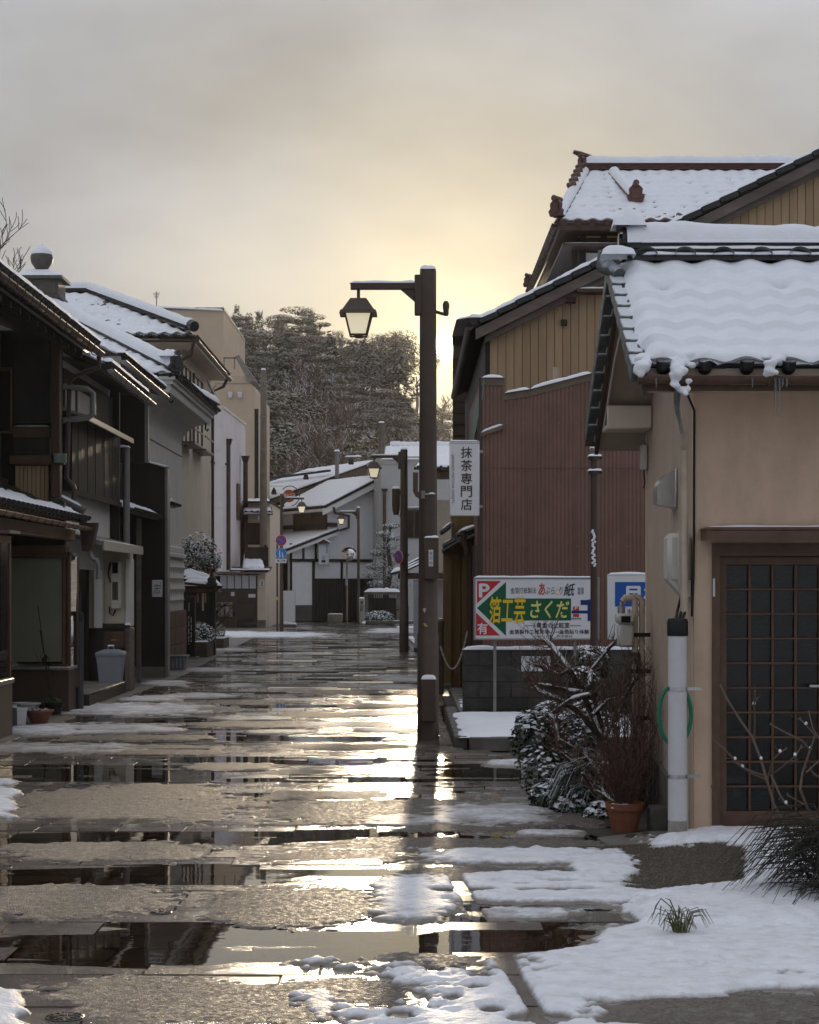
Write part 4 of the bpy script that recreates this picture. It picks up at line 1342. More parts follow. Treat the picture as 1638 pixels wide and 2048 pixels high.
part('map_road', rect(rect(MB(), 1143, 1221, 1194, 1227, .004), 1175, 1199, 1181, 1242, .0045), NAVYP, ps, smooth=False)
part('map_block', rect(MB(), 1161, 1200, 1180, 1210, .0055), NAVYP, ps, smooth=False)
part('map_block', rect(MB(), 1146, 1213, 1158, 1221, .0055), REDP, ps, smooth=False)
part('map_block', rect(MB(), 1146, 1228, 1158, 1234, .0055), REDP, ps, smooth=False)
lettering(ps, 'P', 1150, 1214, 1155, 1219, WHITEP, d=.007, bold=.03)
pr = MB()
for k in range(6):
    rect(pr, 1143 + k * 3.4, 1236, 1145.4 + k * 3.4, 1239, .004)
part('map_caption', pr, INK, ps, smooth=False)

YB2 = 24.45
bs = thing('parking_notice', 'white notice board with a blue panel half hidden by the tan house', 'sign', (PX(1290, YB2), YB2, .9))
part('board', MB().box(PX(1215, YB2), PX(1372, YB2), YB2, YB2 + .03, PZ(1279, YB2), PZ(1149, YB2), .004), WHITEP, bs)
part('blue_panel', rect(MB(), 1230, 1164, 1352, 1213, .003, YB2), BLUEP, bs, smooth=False)
lettering(bs, '月極', 1246, 1171, 1328, 1206, WHITEP, Y=YB2, d=.006, bold=.035)
lettering(bs, '〈契約車〉', 1243, 1218, 1330, 1232, pmat('maroon_print', (.25, .05, .05), .5), Y=YB2, d=.005)
for x in (1235, 1350):
    part('post', MB().box(PX(x - 3, YB2), PX(x + 3, YB2), YB2 + .032, YB2 + .06, .0, PZ(1170, YB2)), PIPEG, bs)
snow_strip(bs, (PX(1215, YB2), YB2 + .015, PZ(1149, YB2)), (PX(1372, YB2), YB2 + .015, PZ(1149, YB2)), .05, .03, seed=16)

YP = 22.4
tp = thing('standpipe', 'dark brown standpipe with snow on its bracket and cap', 'pipe', (PX(1188, YP), YP, 0.06))
xp = PX(1188, YP)
part('pipe', MB().lathe([(.055, 0), (.05, .6), (.042, 1.2), (.042, PZ(905, YP) - .06)], xp, YP, .06, 14), PIPEB, tp)
for yy_, rr in ((915, .075), (944, .075)):
    part('collar', MB().lathe([(.05, -.03), (.062, -.025), (.062, .012), (.05, .016)], xp, YP, PZ(yy_, YP), 14).box(xp - .02, xp + .10, YP + .03, YP + .06, PZ(yy_, YP) - .02, PZ(yy_, YP) + .015), PIPEB, tp)
    rough_top_snow(tp, xp - .075, xp + .09, YP - .075, YP + .07, PZ(yy_, YP) + .012, .03, int(yy_))
part('cap', MB().lathe([(.035, 0), (.05, .02), (.05, .05), (.03, .09)], xp, YP, PZ(908, YP), 12), PIPEG, tp)
rough_top_snow(tp, xp - .05, xp + .05, YP - .05, YP + .05, PZ(902, YP) + .03, .06, 33)
sm = MB()
for k in range(26):
    z = PZ(1062 + k * 2.8, YP); a = mrng.uniform(-.6, .6)
    sm.lathe([(.004, -.012), (.016, 0), (.012, .012), (.003, .018)], xp - .008 + math.sin(a) * .03, YP - .042 - .005 * math.cos(a), z, 6)
part('snow_crust', sm, SNOW, tp)

# ---------------------------------------------------------------- maroon corrugated shed
YC = 27.0
sh = thing('corrugated_shed', 'maroon corrugated steel shed with a snow edged sloping roof', 'shed', (PX(1130, YC), YC, 0))
prof = [(962, 757), (1008, 757), (1008.5, 788), (1060, 780), (1183, 748), (1330, 712)]
xs_ = np.array([PX(a, YC) for a, _ in prof]); zs_ = np.array([PZ(b, YC) for _, b in prof])
pit = .055
xg = np.arange(xs_[0], xs_[-1], pit / 8)
w_ = .011 * np.abs(np.sin((xg - xs_[0]) / pit * math.pi)) ** .6
zt = np.interp(xg, xs_, zs_)
lv = [0.0] + [PZ(932, YC)] * 2 + [None]
mb = MB()
seam = PZ(932, YC)
Pt = np.zeros((2, len(xg), 3)); Pt[0] = np.stack([xg, YC - w_, xg * 0], -1); Pt[1] = np.stack([xg, YC - w_, xg * 0 + seam], -1)
mb.grid(Pt, len(xg) - 1, 1)
Pt2 = np.zeros((2, len(xg), 3)); Pt2[0] = np.stack([xg, YC - w_ - .008, xg * 0 + seam - .03], -1); Pt2[1] = np.stack([xg, YC - w_ - .008, zt], -1)
mb.grid(Pt2, len(xg) - 1, 1)
part('corrugated_front', mb, CORR, sh, ang=80)
for k in range(1, 5):
    xk = xs_[0] + k * .66
    part('sheet_lap', MB().box(xk - .012, xk + .012, YC - .022, YC - .012, .05, float(np.interp(xk, xs_, zs_)) - .1), CORR, sh)
for zz in (1.3, 2.2, PZ(940, YC), 3.9):
    for k in range(11):
        xk = xs_[0] + .12 + k * .24
        if xk < xs_[-1] and zz < float(np.interp(xk, xs_, zs_)) - .1:
            part('screw_head', MB().box(xk - .009, xk + .009, YC - .026, YC - .010, zz - .009, zz + .009, .004), PIPEG, sh)
bodyp = [(xs_[0], YC + .02, 0), (xs_[-1], YC + .02, 0)] + [(xs_[i], YC + .02, zs_[i] - .02) for i in range(len(xs_) - 1, -1, -1)]
part('shed_body', MB().poly(bodyp, (0, 5.2, 0)), CORR, sh, smooth=False)
part('corner_trim', MB().box(xs_[0] - .05, xs_[0] + .02, YC - .03, YC + .08, 0, zs_[0] - .6).box(xs_[0] - .03, xs_[0] + .02, YC - .02, YC + .08, zs_[0] - .6, zs_[0]), PIPEB, sh, smooth=False)
fl = MB()
for i in range(2, len(xs_) - 1):
    a = Vector((xs_[i], YC - .03, zs_[i])); b = Vector((xs_[i + 1], YC - .03, zs_[i + 1]))
    fl.poly([a + Vector((0, 0, -.09)), b + Vector((0, 0, -.09)), b + Vector((0, 0, .01)), a + Vector((0, 0, .01))], (0, .10, 0))
fl.box(xs_[0], xs_[1], YC - .03, YC + .07, zs_[0] - .10, zs_[0] + .005)
fl.box(xs_[1] - .02, xs_[1] + .012, YC - .034, YC + .07, zs_[2] - .1, zs_[1])
part('flashing', fl, PIPEG if False else pmat('brown_flashing', (.16, .12, .085), .5, .2, 6), sh, smooth=False)
for i, (a, b) in enumerate(((0, 1), (2, 3), (3, 4), (4, 5))):
    snow_strip(sh, (xs_[a], YC + .02, zs_[a] + .008), (xs_[b], YC + .02, zs_[b] + .008), .17, .05, side=(0, 1, 0), seed=20 + i)
# small lean-to verge below the parapet
part('lower_verge', MB().poly([(PX(961, YC), YC - .06, PZ(874, YC)), (PX(1006, YC), YC - .06, PZ(858, YC)), (PX(1006, YC), YC - .06, PZ(850, YC)), (PX(961, YC), YC - .06, PZ(866, YC))], (0, .05, 0)), pmat('brown_flashing', (.1, .1, .1)), sh, smooth=False)
snow_strip(sh, (PX(961, YC), YC - .03, PZ(866, YC)), (PX(1006, YC), YC - .03, PZ(850, YC)), .07, .03, side=(0, 1, 0), seed=41)
part('drip_edge', MB().poly([(PX(966, YC), YC - .04, PZ(757, YC)), (PX(946, YC + 2), YC + 2.0, PZ(800, YC)), (PX(944, YC + 2), YC + 2.0, PZ(880, YC)), (PX(963, YC), YC - .04, PZ(800, YC))], (.02, 0, 0)), COPPER, sh, smooth=False)
part('downpipe', MB().tube([(PX(950, 26.6), 26.6, 2.2), (PX(950, 26.6), 26.6, 0.05)], .035, 8), PIPEB, sh)

# matcha shop sign hung on the shed corner
YM = 26.5
ms = thing('tea_shop_sign', 'tall white hanging shop sign with vertical brown Japanese lettering', 'sign', (PX(929, YM), YM, PZ(1032, YM)))
part('light_box', MB().box(PX(899, YM), PX(959, YM), YM, YM + .12, PZ(1032, YM), PZ(882, YM), .012), LIGHTBOX, ms)
part('top_seam', MB().box(PX(899, YM) - .002, PX(959, YM) + .002, YM - .002, YM + .122, PZ(887, YM), PZ(886, YM)), ALU, ms)
for i, ch in enumerate('抹茶専門店'):
    lettering(ms, ch, 922, 894 + i * 26, 944, 916 + i * 26, INKB, Y=YM, d=.003, bold=.012)
lettering(ms, '- JAPANESE MATCHA SWEETS -', 902, 905, 908.5, 1011, INKB, Y=YM, d=.003, rot=True)
snow_strip(ms, (PX(899, YM), YM + .06, PZ(882, YM)), (PX(959, YM), YM + .06, PZ(882, YM)), .13, .02, seed=44)
part('bracket', MB().box(PX(959, YM), PX(966, YM), YM + .04, YM + .07, PZ(905, YM), PZ(900, YM)).box(PX(959, YM), PX(966, YM), YM + .04, YM + .07, PZ(1015, YM), PZ(1010, YM)), ALU, ms)
part('hanging_wire', MB().tube([(PX(902, YM), YM + .06, PZ(1032, YM)), (PX(903, YM), YM + .06, PZ(1075, YM))], .006, 5), PIPEG, ms)

# ---------------------------------------------------------------- tan planked gable house
YG = 33.0
gh = thing('planked_gable_house', 'house with tall tan planked gable under a long snow lined roof edge', 'house', (4.5, YG, 0))
sx0, sz0 = PX(956, YG), PZ(652, YG)
slope = (652 - 310) / (1638 - 956.)
xa = 8.6


def gz_(x): return sz0 + (x - sx0) * slope


zap = gz_(xa)
part('wall', MB().poly([(1.36, YG + .03, 0), (2 * xa - 1.36, YG + .03, 0), (2 * xa - 1.36, YG + .03, gz_(1.36) - .16), (xa, YG + .03, zap - .2), (1.36, YG + .03, gz_(1.36) - .16)], (0, 12, 0)), WOODB, gh, smooth=False)
x = 1.36
while x < 8.4:
    a, b = x, x + .134
    part('plank', MB().poly([(a + .003, YG, 2.2), (b - .003, YG, 2.2), (b - .003, YG, gz_(b) - .2), (a + .003, YG, gz_(a) - .2)], (0, .028, 0)), PLANKT, gh, smooth=False)
    x += .137
part('bargeboard', MB().poly([(sx0 - .05, YG - .32, sz0 - .27), (xa, YG - .32, zap - .27), (xa, YG - .32, zap - .09), (sx0 - .05, YG - .32, sz0 - .09)], (0, .06, 0)), WOODG, gh)
part('bargeboard', MB().poly([(sx0 + .12, YG - .20, sz0 - .30), (xa, YG - .20, zap - .36), (xa, YG - .20, zap - .20), (sx0 + .12, YG - .20, sz0 - .20)], (0, .10, 0)), WOODG, gh)
part('gable_soffit', MB().poly([(sx0 - .02, YG - .26, sz0 - .10), (xa, YG - .26, zap - .10), (xa, YG - .26, zap - .08), (sx0 - .02, YG - .26, sz0 - .08)], (0, .29, 0)), WOODD, gh, smooth=False)
rG = part('roof', MB().poly([(sx0 - .1, YG - .33, sz0 - .085), (xa, YG - .33, zap - .085), (xa, YG - .33, zap - .0), (sx0 - .1, YG - .33, sz0 - .0)], (0, 11.8, 0)), WOODD, gh, smooth=False)
tv = MB().box(-.17, .17, -.03, .16, -.07, .02, .01).mesh('gable_verge_tile', TILE)
nt = 24
for k in range(nt):
    q = (k + .5) / nt
    piece('verge_tile', tv, rG, (sx0 + (xa - sx0) * q, YG - .36, sz0 + (zap - sz0) * q + .035), (0, -math.atan(slope) + .07, 0))
    if k < 21:
        a = sx0 + (xa - sx0) * (k + .05) / nt; b = sx0 + (xa - sx0) * (k + .98) / nt
        snow_strip(rG, (a, YG - .27, gz_(a) + .06 + .012), (b, YG - .27, gz_(b) + .05), .24, .05, side=(0, 1, 0), seed=60 + k, seg=.06)
roof_plane(rG, (sx0 - .1, YG + 11.4, sz0 + .02), (sx0 - .1, YG - .3, sz0 + .02), (xa, YG + 11.4, zap + .02), (xa, YG - .3, zap + .02), nu=3, nv=2, snow_t=.05, seed=70, thick=.02, lens=0, tw=.3, rh=.3)
part('eave_end', MB().tube([(sx0 - .08, YG - .36, sz0 + .04), (sx0 - .08, YG - .2, sz0 + .04)], .07, 8), TILE, gh)
rough_top_snow(gh, sx0 - .16, sx0 + .05, YG - .42, YG - .2, sz0 + .09, .06, 81)
gutter(gh, (sx0 - .16, YG - .34, sz0 - .06), (sx0 - .16, YG + 11.4, sz0 - .10), .06, PIPEB)
part('canopy', MB().box(PX(1150, YG), PX(1213, YG), YG - .35, YG + .0, PZ(590, YG), PZ(583, YG)), WOODB, gh)
snow_strip(gh, (PX(1150, YG), YG - .17, PZ(583, YG)), (PX(1213, YG), YG - .17, PZ(583, YG)), .3, .045, side=(0, 1, 0), seed=91)
part('gable_vent', MB().box(PX(1122, YG), PX(1134, YG), YG - .08, YG, PZ(652, YG), PZ(640, YG), .01), WOODD, gh)
part('brace_end', MB().box(PX(1132, YG), PX(1150, YG), YG - .22, YG, PZ(608, YG), PZ(598, YG)), WOODD, gh)
# street side of this house: dark lower storeys with small roofs, pipes and a timber screen
part('side_wall', MB().box(1.28, 1.36, YG - .0, YG + 12, 0, sz0 - .15), WOODD, gh, smooth=False)
part('vent_pipe', MB().tube([(PX(1112, 30), 30.0, 3.0), (PX(1112, 30), 30.0, PZ(735, 30))], .05, 8), PIPEBE, gh)

# ---------------------------------------------------------------- dark house at the street beyond, sun beside its roof
YD = 47.0
dh = thing('dark_street_house', 'dark timber house whose roof edge stands beside the low sun', 'house', (2.6, YD, 0))
xd0 = PX(906, YD)
part('wall', MB().poly([(xd0, YD, 0), (4.4, YD, 0), (4.4, YD, PZ(690, YD)), (xd0, YD, PZ(690, YD))], (.25, 8, 0)), WOODD, dh, smooth=False)
for k in range(26):
    z = .4 + k * .27
    if z < PZ(700, YD):
        part('siding_board', MB().poly([(xd0 - .01, YD - .02, z), (xd0 - .01, YD - .03, z + .02), (xd0 - .01, YD - .008, z + .26), (xd0 - .01, YD - .004, z + .26)], (4.4 - xd0, 0, 0)), pmat('dark_siding_board', (.05, .038, .026), .7, .4, 5, stretch=(.2, 1, 1), rnd=.3), dh, smooth=False)
rD = part('roof', MB().poly([(PX(903, YD), YD - .35, PZ(676, YD)), (PX(912, YD), YD - .35, PZ(643, YD)), (PX(966, YD), YD - .35, PZ(634, YD)), (4.6, YD - .35, PZ(628, YD)), (4.6, YD - .35, PZ(676, YD))], (.26, 8.6, 0)), WOODD, dh, smooth=False)
snow_strip(dh, (PX(912, YD), YD - .2, PZ(643, YD)), (PX(966, YD), YD - .2, PZ(634, YD)), .3, .05, side=(0, 1, 0), seed=101)
for (x0_, y0_, x1_, y1_, s_) in ((893, 890, 955, 880, 1), (886, 1085, 950, 1052, 2), (890, 1060, 925, 1012, 3)):
    pass

# timber screen, little roofs and pipes between the big post and the sign
YT = 30.0
ts = thing('timber_gate', 'brown timber gate panels with small snow capped tile roof beside the street', 'gate', (PX(915, YT), YT, 0.08))
WOODY = pmat('amber_brown_timber', (.17, .105, .040), .6, .3, 5, bump=.3, bscale=40, stretch=(1, 1, .12), dirt=.5, dirtcol=(.05, .035, .018))
for (a, b, yt, yb_, dd) in ((886, 903, 1093, 1372, 0), (904, 922, 1105, 1372, .10), (924, 936, 1112, 1360, .02), (937, 950, 1100, 1330, .12)):
    part('gate_panel', MB().box(PX(a, YT), PX(b, YT), YT + dd, YT + dd + .10, .08, PZ(yt, YT), .008), WOODY, ts)
part('gate_post', MB().tube([(PX(941, YT), YT - .15, .08), (PX(941, YT), YT - .15, PZ(1085, YT))], .045, 10), PIPEB, ts)
part('gate_base', MB().box(PX(884, YT), PX(905, YT), YT - .06, YT + .3, .07, .15, .02), KERB, ts)
part('wall_panel', MB().box(PX(903, YT), PX(962, YT), YT + .3, YT + .36, 0, PZ(1000, YT)), WOODY, ts, smooth=False)
for (x0_, y0_, x1_, y1_, h_) in ((885, 1090, 912, 1076, .035), (884, 1100, 935, 1068, .05), (912, 1068, 952, 1052, .05), (917, 1082, 950, 1066, .04), (880, 1064, 905, 1045, .05)):
    A_ = Vector((PX(x0_, YT), YT - .25, PZ(y0_, YT))); B2 = Vector((PX(x1_, YT), YT - .25, PZ(y1_, YT)))
    part('roof_board', MB().poly([A_ + Vector((0, 0, -.05)), B2 + Vector((0, 0, -.05)), B2, A_], (0, .5, 0)), TILE, ts)
    part('roof_roll', MB().tube([A_ + Vector((0, 0, -.03)), B2 + Vector((0, 0, -.03))], .04, 8), TILE, ts)
    snow_strip(ts, A_ + Vector((0, .22, -.005)), B2 + Vector((0, .22, -.005)), .46, h_, side=(0, 1, 0), seed=int(x0_))
part('gate_downpipe', MB().tube([(PX(925, YT), YT - .3, PZ(1062, YT)), (PX(926, YT), YT - .3, PZ(1085, YT)), (PX(932, YT), YT - .3, PZ(1098, YT)), (PX(932, YT), YT - .3, PZ(1112, YT))], .045, 8), PIPEB, ts)
chn = MB()
cpts = []
for k in range(17):
    q = k / 16
    cpts.append(Vector((PX(881 + 54 * q, 28), 28 - .6 * 0, PZ(1292 - 30 * q + 4 * 60 * q * (1 - q), 28))))
CHAINM = pmat('pale_chain', (.42, .40, .36), .5, .2)
t = thing('chain', 'pale slack chain hanging beside the timber gate', 'chain', cpts[8])
for k in range(16):
    a, b = cpts[k], cpts[k + 1]
    part('link', MB().tube([a, (a + b) / 2, b], [.010, .017, .010], 6), CHAINM, t)
solo('bollard', MB().lathe([(.05, 0), (.05, 1.0), (.06, 1.02), (.06, 1.06), (.02, 1.1)], PX(881, 28.2), 28.2, .08, 10), POST, 'thin dark bollard holding one end of the pale chain', 'bollard')

# ---------------------------------------------------------------- high hipped roof with red-brown tiles
YH = 40.0
rh_ = thing('red_roof_house', 'tall house with snowy red brown tiled hip roof and ornate ridge ends', 'house', (6, 42, 0))
ze, zrr = 8.62, 10.15
xl, yf, xr_, yb_ = 2.82, 37.4, 10.0, 46.0
part('wall', MB().box(3.45, 10, 38.1, 45.5, 0, ze), WOODB, rh_, smooth=False)
part('plaster_panel', MB().box(PX(1172, 38), PX(1200, 38), 38.06, 38.098, PZ(560, 38), PZ(505, 38)), PLASTER, rh_, smooth=False)
part('plaster_panel', MB().box(PX(1155, 38), PX(1290, 38), 38.06, 38.098, PZ(474, 38), PZ(455, 38)), PLANKT, rh_, smooth=False)
for x in (1150, 1166, 1208, 1300):
    part('timber_post', MB().box(PX(x, 38) - .06, PX(x, 38) + .06, 38.02, 38.10, 6.5, ze), WOODD, rh_)
rR = part('roof', MB().box(xl + .1, xr_, yf + .1, yb_ - .1, ze - .14, ze - .08), WOODB, rh_, smooth=False)
roof_plane(rR, (xl, yf, ze), (xr_, yf, ze), (3.62, YH, zrr), (xr_, YH, zrr), tmat=TILER, snow_t=.040, wave=.042, step=.036, seed=120, nu=6, nv=5, lens=.34, tw=.28, rh=.28, tile_scale=1.35)
roof_plane(rR, (xl, yb_, ze), (xl, yf, ze), (3.62, 43.4, zrr), (3.62, YH, zrr), tmat=TILER, snow_t=.035, wave=.03, step=.02, seed=121, nu=3, nv=3, tw=.28, rh=.28, tile_scale=1.35)
ridge(rR, (3.62, YH, zrr + .02), (xr_, YH, zrr + .02), r=.12, mat=TILER, snow=.09, bands=3, seed=5)
ridge(rR, (4.15, YH - .25, zrr - .10), (4.42, 38.35, ze + .66), r=.09, mat=TILER, snow=.07, bands=1, seed=6, name='descending_ridge')
ridge(rR, (3.58, YH - .1, zrr - .05), (xl + .06, yf + .15, ze + .12), r=.09, mat=TILER, snow=.06, bands=1, seed=8, name='hip_ridge')
onigawara(rR, (4.44, 38.30, ze + .70), (0, -1, 0), 1.05, TILER)
onigawara(rR, (3.55, YH - .05, zrr + .14), (-1, -.5, 0), .85, TILER)
onigawara(rR, (xl + .02, yf + .05, ze + .25), (-1, -1, 0), 1.0, TILER)
onigawara(rR, (xl - .02, yb_ - .2, ze + .15), (-1, -1, 0), .8, TILER)
part('ridge_hook', MB().tube([(3.72, YH, zrr + .26), (3.5, YH, zrr + .36), (3.36, YH - .03, zrr + .40)], [.08, .06, .04], 8), TILER, rR)
for k in range(5):
    q = k / 4
    part('gable_roll', MB().tube([(3.54 - .25 * q, YH - .3 - .9 * q, zrr + .06 - .55 * q), (3.40 - .25 * q, YH - .36 - .9 * q, zrr + .0 - .55 * q)], .06, 8), TILER, rR)
part('lower_eave', MB().box(2.95, 10, 37.55, 45.8, PZ(492, 37.55), PZ(486, 37.55)), PIPEB, rh_, smooth=False)
part('eave_fascia', MB().box(xl + .05, xr_, yf + .03, yf + .06, ze - .13, ze - .03), WOODB, rh_)
snow_strip(rh_, (2.97, 37.62, PZ(486, 37.55)), (6, 37.62, PZ(486, 37.55)), .12, .02, seed=130)
gutter(rh_, (xl - .04, yf, ze - .08), (xl - .04, yb_, ze - .10), .06, PIPEB, hooks=.9, loops=True)
# ---------------------------------------------------------------- street lamps
def frustum(mb, cx, cy, z0, h0, z1, h1):
    """square frustum: half widths h0 at z0 and h1 at z1"""
    vs_ = [(cx + sx * h, cy + sy * h, z) for z, h in ((z0, h0), (z1, h1)) for sx, sy in ((-1, -1), (1, -1), (1, 1), (-1, 1))]
    return mb.add(vs_, [(3, 2, 1, 0), (4, 5, 6, 7)] + [(i, (i + 1) % 4, 4 + (i + 1) % 4, 4 + i) for i in range(4)])


def street_lamp(X, Y, label, thin=False):
    t = thing('street_lamp', label, 'street lamp', (X, Y, 0), 'lantern lamps along the street')
    k = .62 if thin else 1.0
    part('post', MB().lathe([(.118 * k, -.02), (.114 * k, 1.14), (.106 * k, 1.15), (.098 * k, 2.2), (.088 * k, 4.9), (.088 * k, 5.02), (.07 * k, 5.05), (.03 * k, 5.065)], X, Y, 0, 20), POST, t)
    arm = part('arm', MB().box(X - .83, X - .05, Y - .035, Y + .035, 4.825, 4.895, .006).poly([(X - .08, Y - .02, 4.83), (X - .08, Y - .02, 4.64), (X - .30, Y - .02, 4.83)], (0, .04, 0)).box(X - .115 * k - .03, X - .06 * k, Y - .06, Y + .06, 4.55, 4.98, .01), POST, t)
    snow_strip(t, (X - .84, Y, 4.893), (X - .12, Y, 4.893), .075, .034, side=(0, 1, 0), seed=int(abs(Y)) + 1)
    rough_top_snow(t, X - .085 * k, X + .085 * k, Y - .085 * k, Y + .085 * k, 5.035, .06, 3)
    cx = X - .745
    part('hanger', MB().tube([(cx, Y, 4.83), (cx, Y, 4.72)], .018, 8), POST, t)
    lr = MB()
    frustum(lr, cx, Y, 4.585, .175, 4.725, .085)
    frustum(lr, cx, Y, 4.555, .20, 4.590, .185)
    roof = part('lantern_roof', lr, POST, t, smooth=False)
    gl = MB()
    frustum(gl, cx, Y, 4.34, .082, 4.556, .135)
    lan = part('lantern_glass', gl, LAMPG, t, smooth=False)
    fm = MB()
    for sx in (-1, 1):
        for sy in (-1, 1):
            fm.tube([(cx + sx * .085, Y + sy * .085, 4.33), (cx + sx * .141, Y + sy * .141, 4.56)], .011, 5)
    for z, h in ((4.335, .087),):
        for (a, b) in (((-1, -1), (1, -1)), ((1, -1), (1, 1)), ((1, 1), (-1, 1)), ((-1, 1), (-1, -1))):
            fm.tube([(cx + a[0] * h, Y + a[1] * h, z), (cx + b[0] * h, Y + b[1] * h, z)], .012, 5)
    part('lantern_frame', fm, POST, lan)
    part('finial', MB().lathe([(.05, 0), (.06, -.02), (.03, -.035)], cx, Y, 4.34, 10), POST, lan)
    return t


YL1 = gy(1480)
XL1 = PX(856, YL1)
lamp1 = street_lamp(XL1, YL1, 'big brown lamp post with two boxes and a white name plate, sun behind it')
thin_lamp = street_lamp(PX(717, gy(1248)), gy(1248), 'slim brown lantern lamp beside the round traffic mirror', thin=True)
Y2 = gy(1305)
lamp2 = copy_tree(lamp1, Vector((PX(808, Y2), Y2, 0)) - Vector((XL1, YL1, 0)), label='lantern lamp carrying a horn speaker and a small round sign')
Y4 = gy(1262)
lamp4 = copy_tree(thin_lamp, Vector((PX(563, Y4), Y4, 0)) - Vector((PX(717, gy(1248)), gy(1248), 0)), label='slim lantern lamp holding the stacked no parking and pedestrian signs')
lamp4.rotation_euler = (0, 0, math.pi)


def on1(x, y, d=.12):
    return PX(x, YL1), YL1 - d, PZ(y, YL1)


def pbox(name, x0, y0, x1, y1, ya, yb_, mat, parent, Y=YL1, c=.008):
    return part(name, MB().box(PX(x0, Y), PX(x1, Y), ya, yb_, PZ(y1, Y), PZ(y0, Y), c), mat, parent)


pbox('switch_box', 848, 1076, 877, 1159, YL1 - .15, YL1 - .07, POST, lamp1)
rough_top_snow(lamp1, PX(848, YL1), PX(877, YL1), YL1 - .15, YL1 - .08, PZ(1076, YL1), .025, 5)
pl = pbox('name_plate', 857, 1100, 866, 1133, YL1 - .153, YL1 - .1495, WHITEP, lamp1, c=0)
for i, ch in enumerate('金沢市'):
    lettering(lamp1, ch, 858.2, 1103 + i * 10, 865, 1110.5 + i * 10, INK, Y=YL1, d=.1545)
pbox('switch_box', 842, 1357, 872, 1441, YL1 - .185, YL1 - .09, POST, lamp1)
rough_top_snow(lamp1, PX(842, YL1), PX(872, YL1), YL1 - .185, YL1 - .09, PZ(1357, YL1), .05, 6)
part('screw', MB().lathe([(.006, 0), (.006, .004)], 0, 0, 0, 8), STEEL, lamp1).location = Vector((PX(857, YL1), YL1 - .19, PZ(1430, YL1))) - ORG[lamp1.name]
STK = pmat('pink_sticker', (.62, .40, .42), .5, .05)
st = MB().lathe([(.018, 0), (.018, .002)], 0, 0, 0, 14)
Mx = Matrix.Translation(Vector(on1(849, 1219, .115))) @ Matrix.Rotation(R(90), 4, 'X')
a_ = MB(Mx); a_.add(st.v, st.f); a_.add([(-.014, -.012, .003), (.014, -.012, .003), (0, -.038, .003)], [(0, 1, 2)])
part('sticker', a_, STK, lamp1)
part('sticker', MB().add([on1(850, 1245, .119), on1(856, 1252, .119), on1(851, 1254, .119), on1(846, 1247, .119)], [(0, 1, 2, 3)]), pmat('gold_sticker', (.5, .38, .1), .5), lamp1, smooth=False)
part('tag_plate', MB().box(PX(842, YL1), PX(850, YL1), YL1 - .115, YL1 - .11, PZ(998, YL1), PZ(982, YL1)), PIPEG, lamp1)
part('bracket_stub', MB().tube([(PX(850, YL1), YL1 - .11, PZ(990, YL1)), (PX(871, YL1), YL1 - .11, PZ(990, YL1))], .009, 6), STEEL, lamp1)
snow_strip(lamp1, (PX(856, YL1), YL1 - .11, PZ(989, YL1)), (PX(871, YL1), YL1 - .11, PZ(989, YL1)), .03, .02, side=(0, 1, 0), seed=3)
part('photo_sensor', MB().tube([(PX(870, YL1), YL1, PZ(623, YL1)), (PX(886, YL1), YL1, PZ(628, YL1)), (PX(892, YL1), YL1, PZ(626, YL1))], .018, 8).lathe([(.02, -.07), (.03, -.05), (.03, .0), (.036, .01), (.036, .06), (.02, .09)], PX(892, YL1), YL1, PZ(619, YL1), 10), POST, lamp1)
# speaker and sign on the second lamp
hs = thing('horn_speaker', 'brown cylindrical speaker bracketed to a lamp post', 'speaker', (PX(792, Y2), Y2, PZ(1030, Y2)))
x_ = PX(792, Y2)
part('speaker_body', MB().lathe([(.06, 0), (.09, .12), (.10, .25), (.10, .62), (.09, .66)], x_, Y2 - .02, PZ(1030, Y2), 12), WOODB, hs)
part('bracket', MB().box(x_, PX(803, Y2), Y2 - .04, Y2 + .02, PZ(990, Y2), PZ(980, Y2)).tube([(x_ + .02, Y2, PZ(1026, Y2)), (x_ + .1, Y2, PZ(1034, Y2)), (PX(803, Y2), Y2, PZ(1018, Y2))], .02, 6), POST, hs)
rough_top_snow(hs, x_ - .1, x_ + .1, Y2 - .12, Y2 + .08, PZ(1030, Y2) + .65, .06, 9)


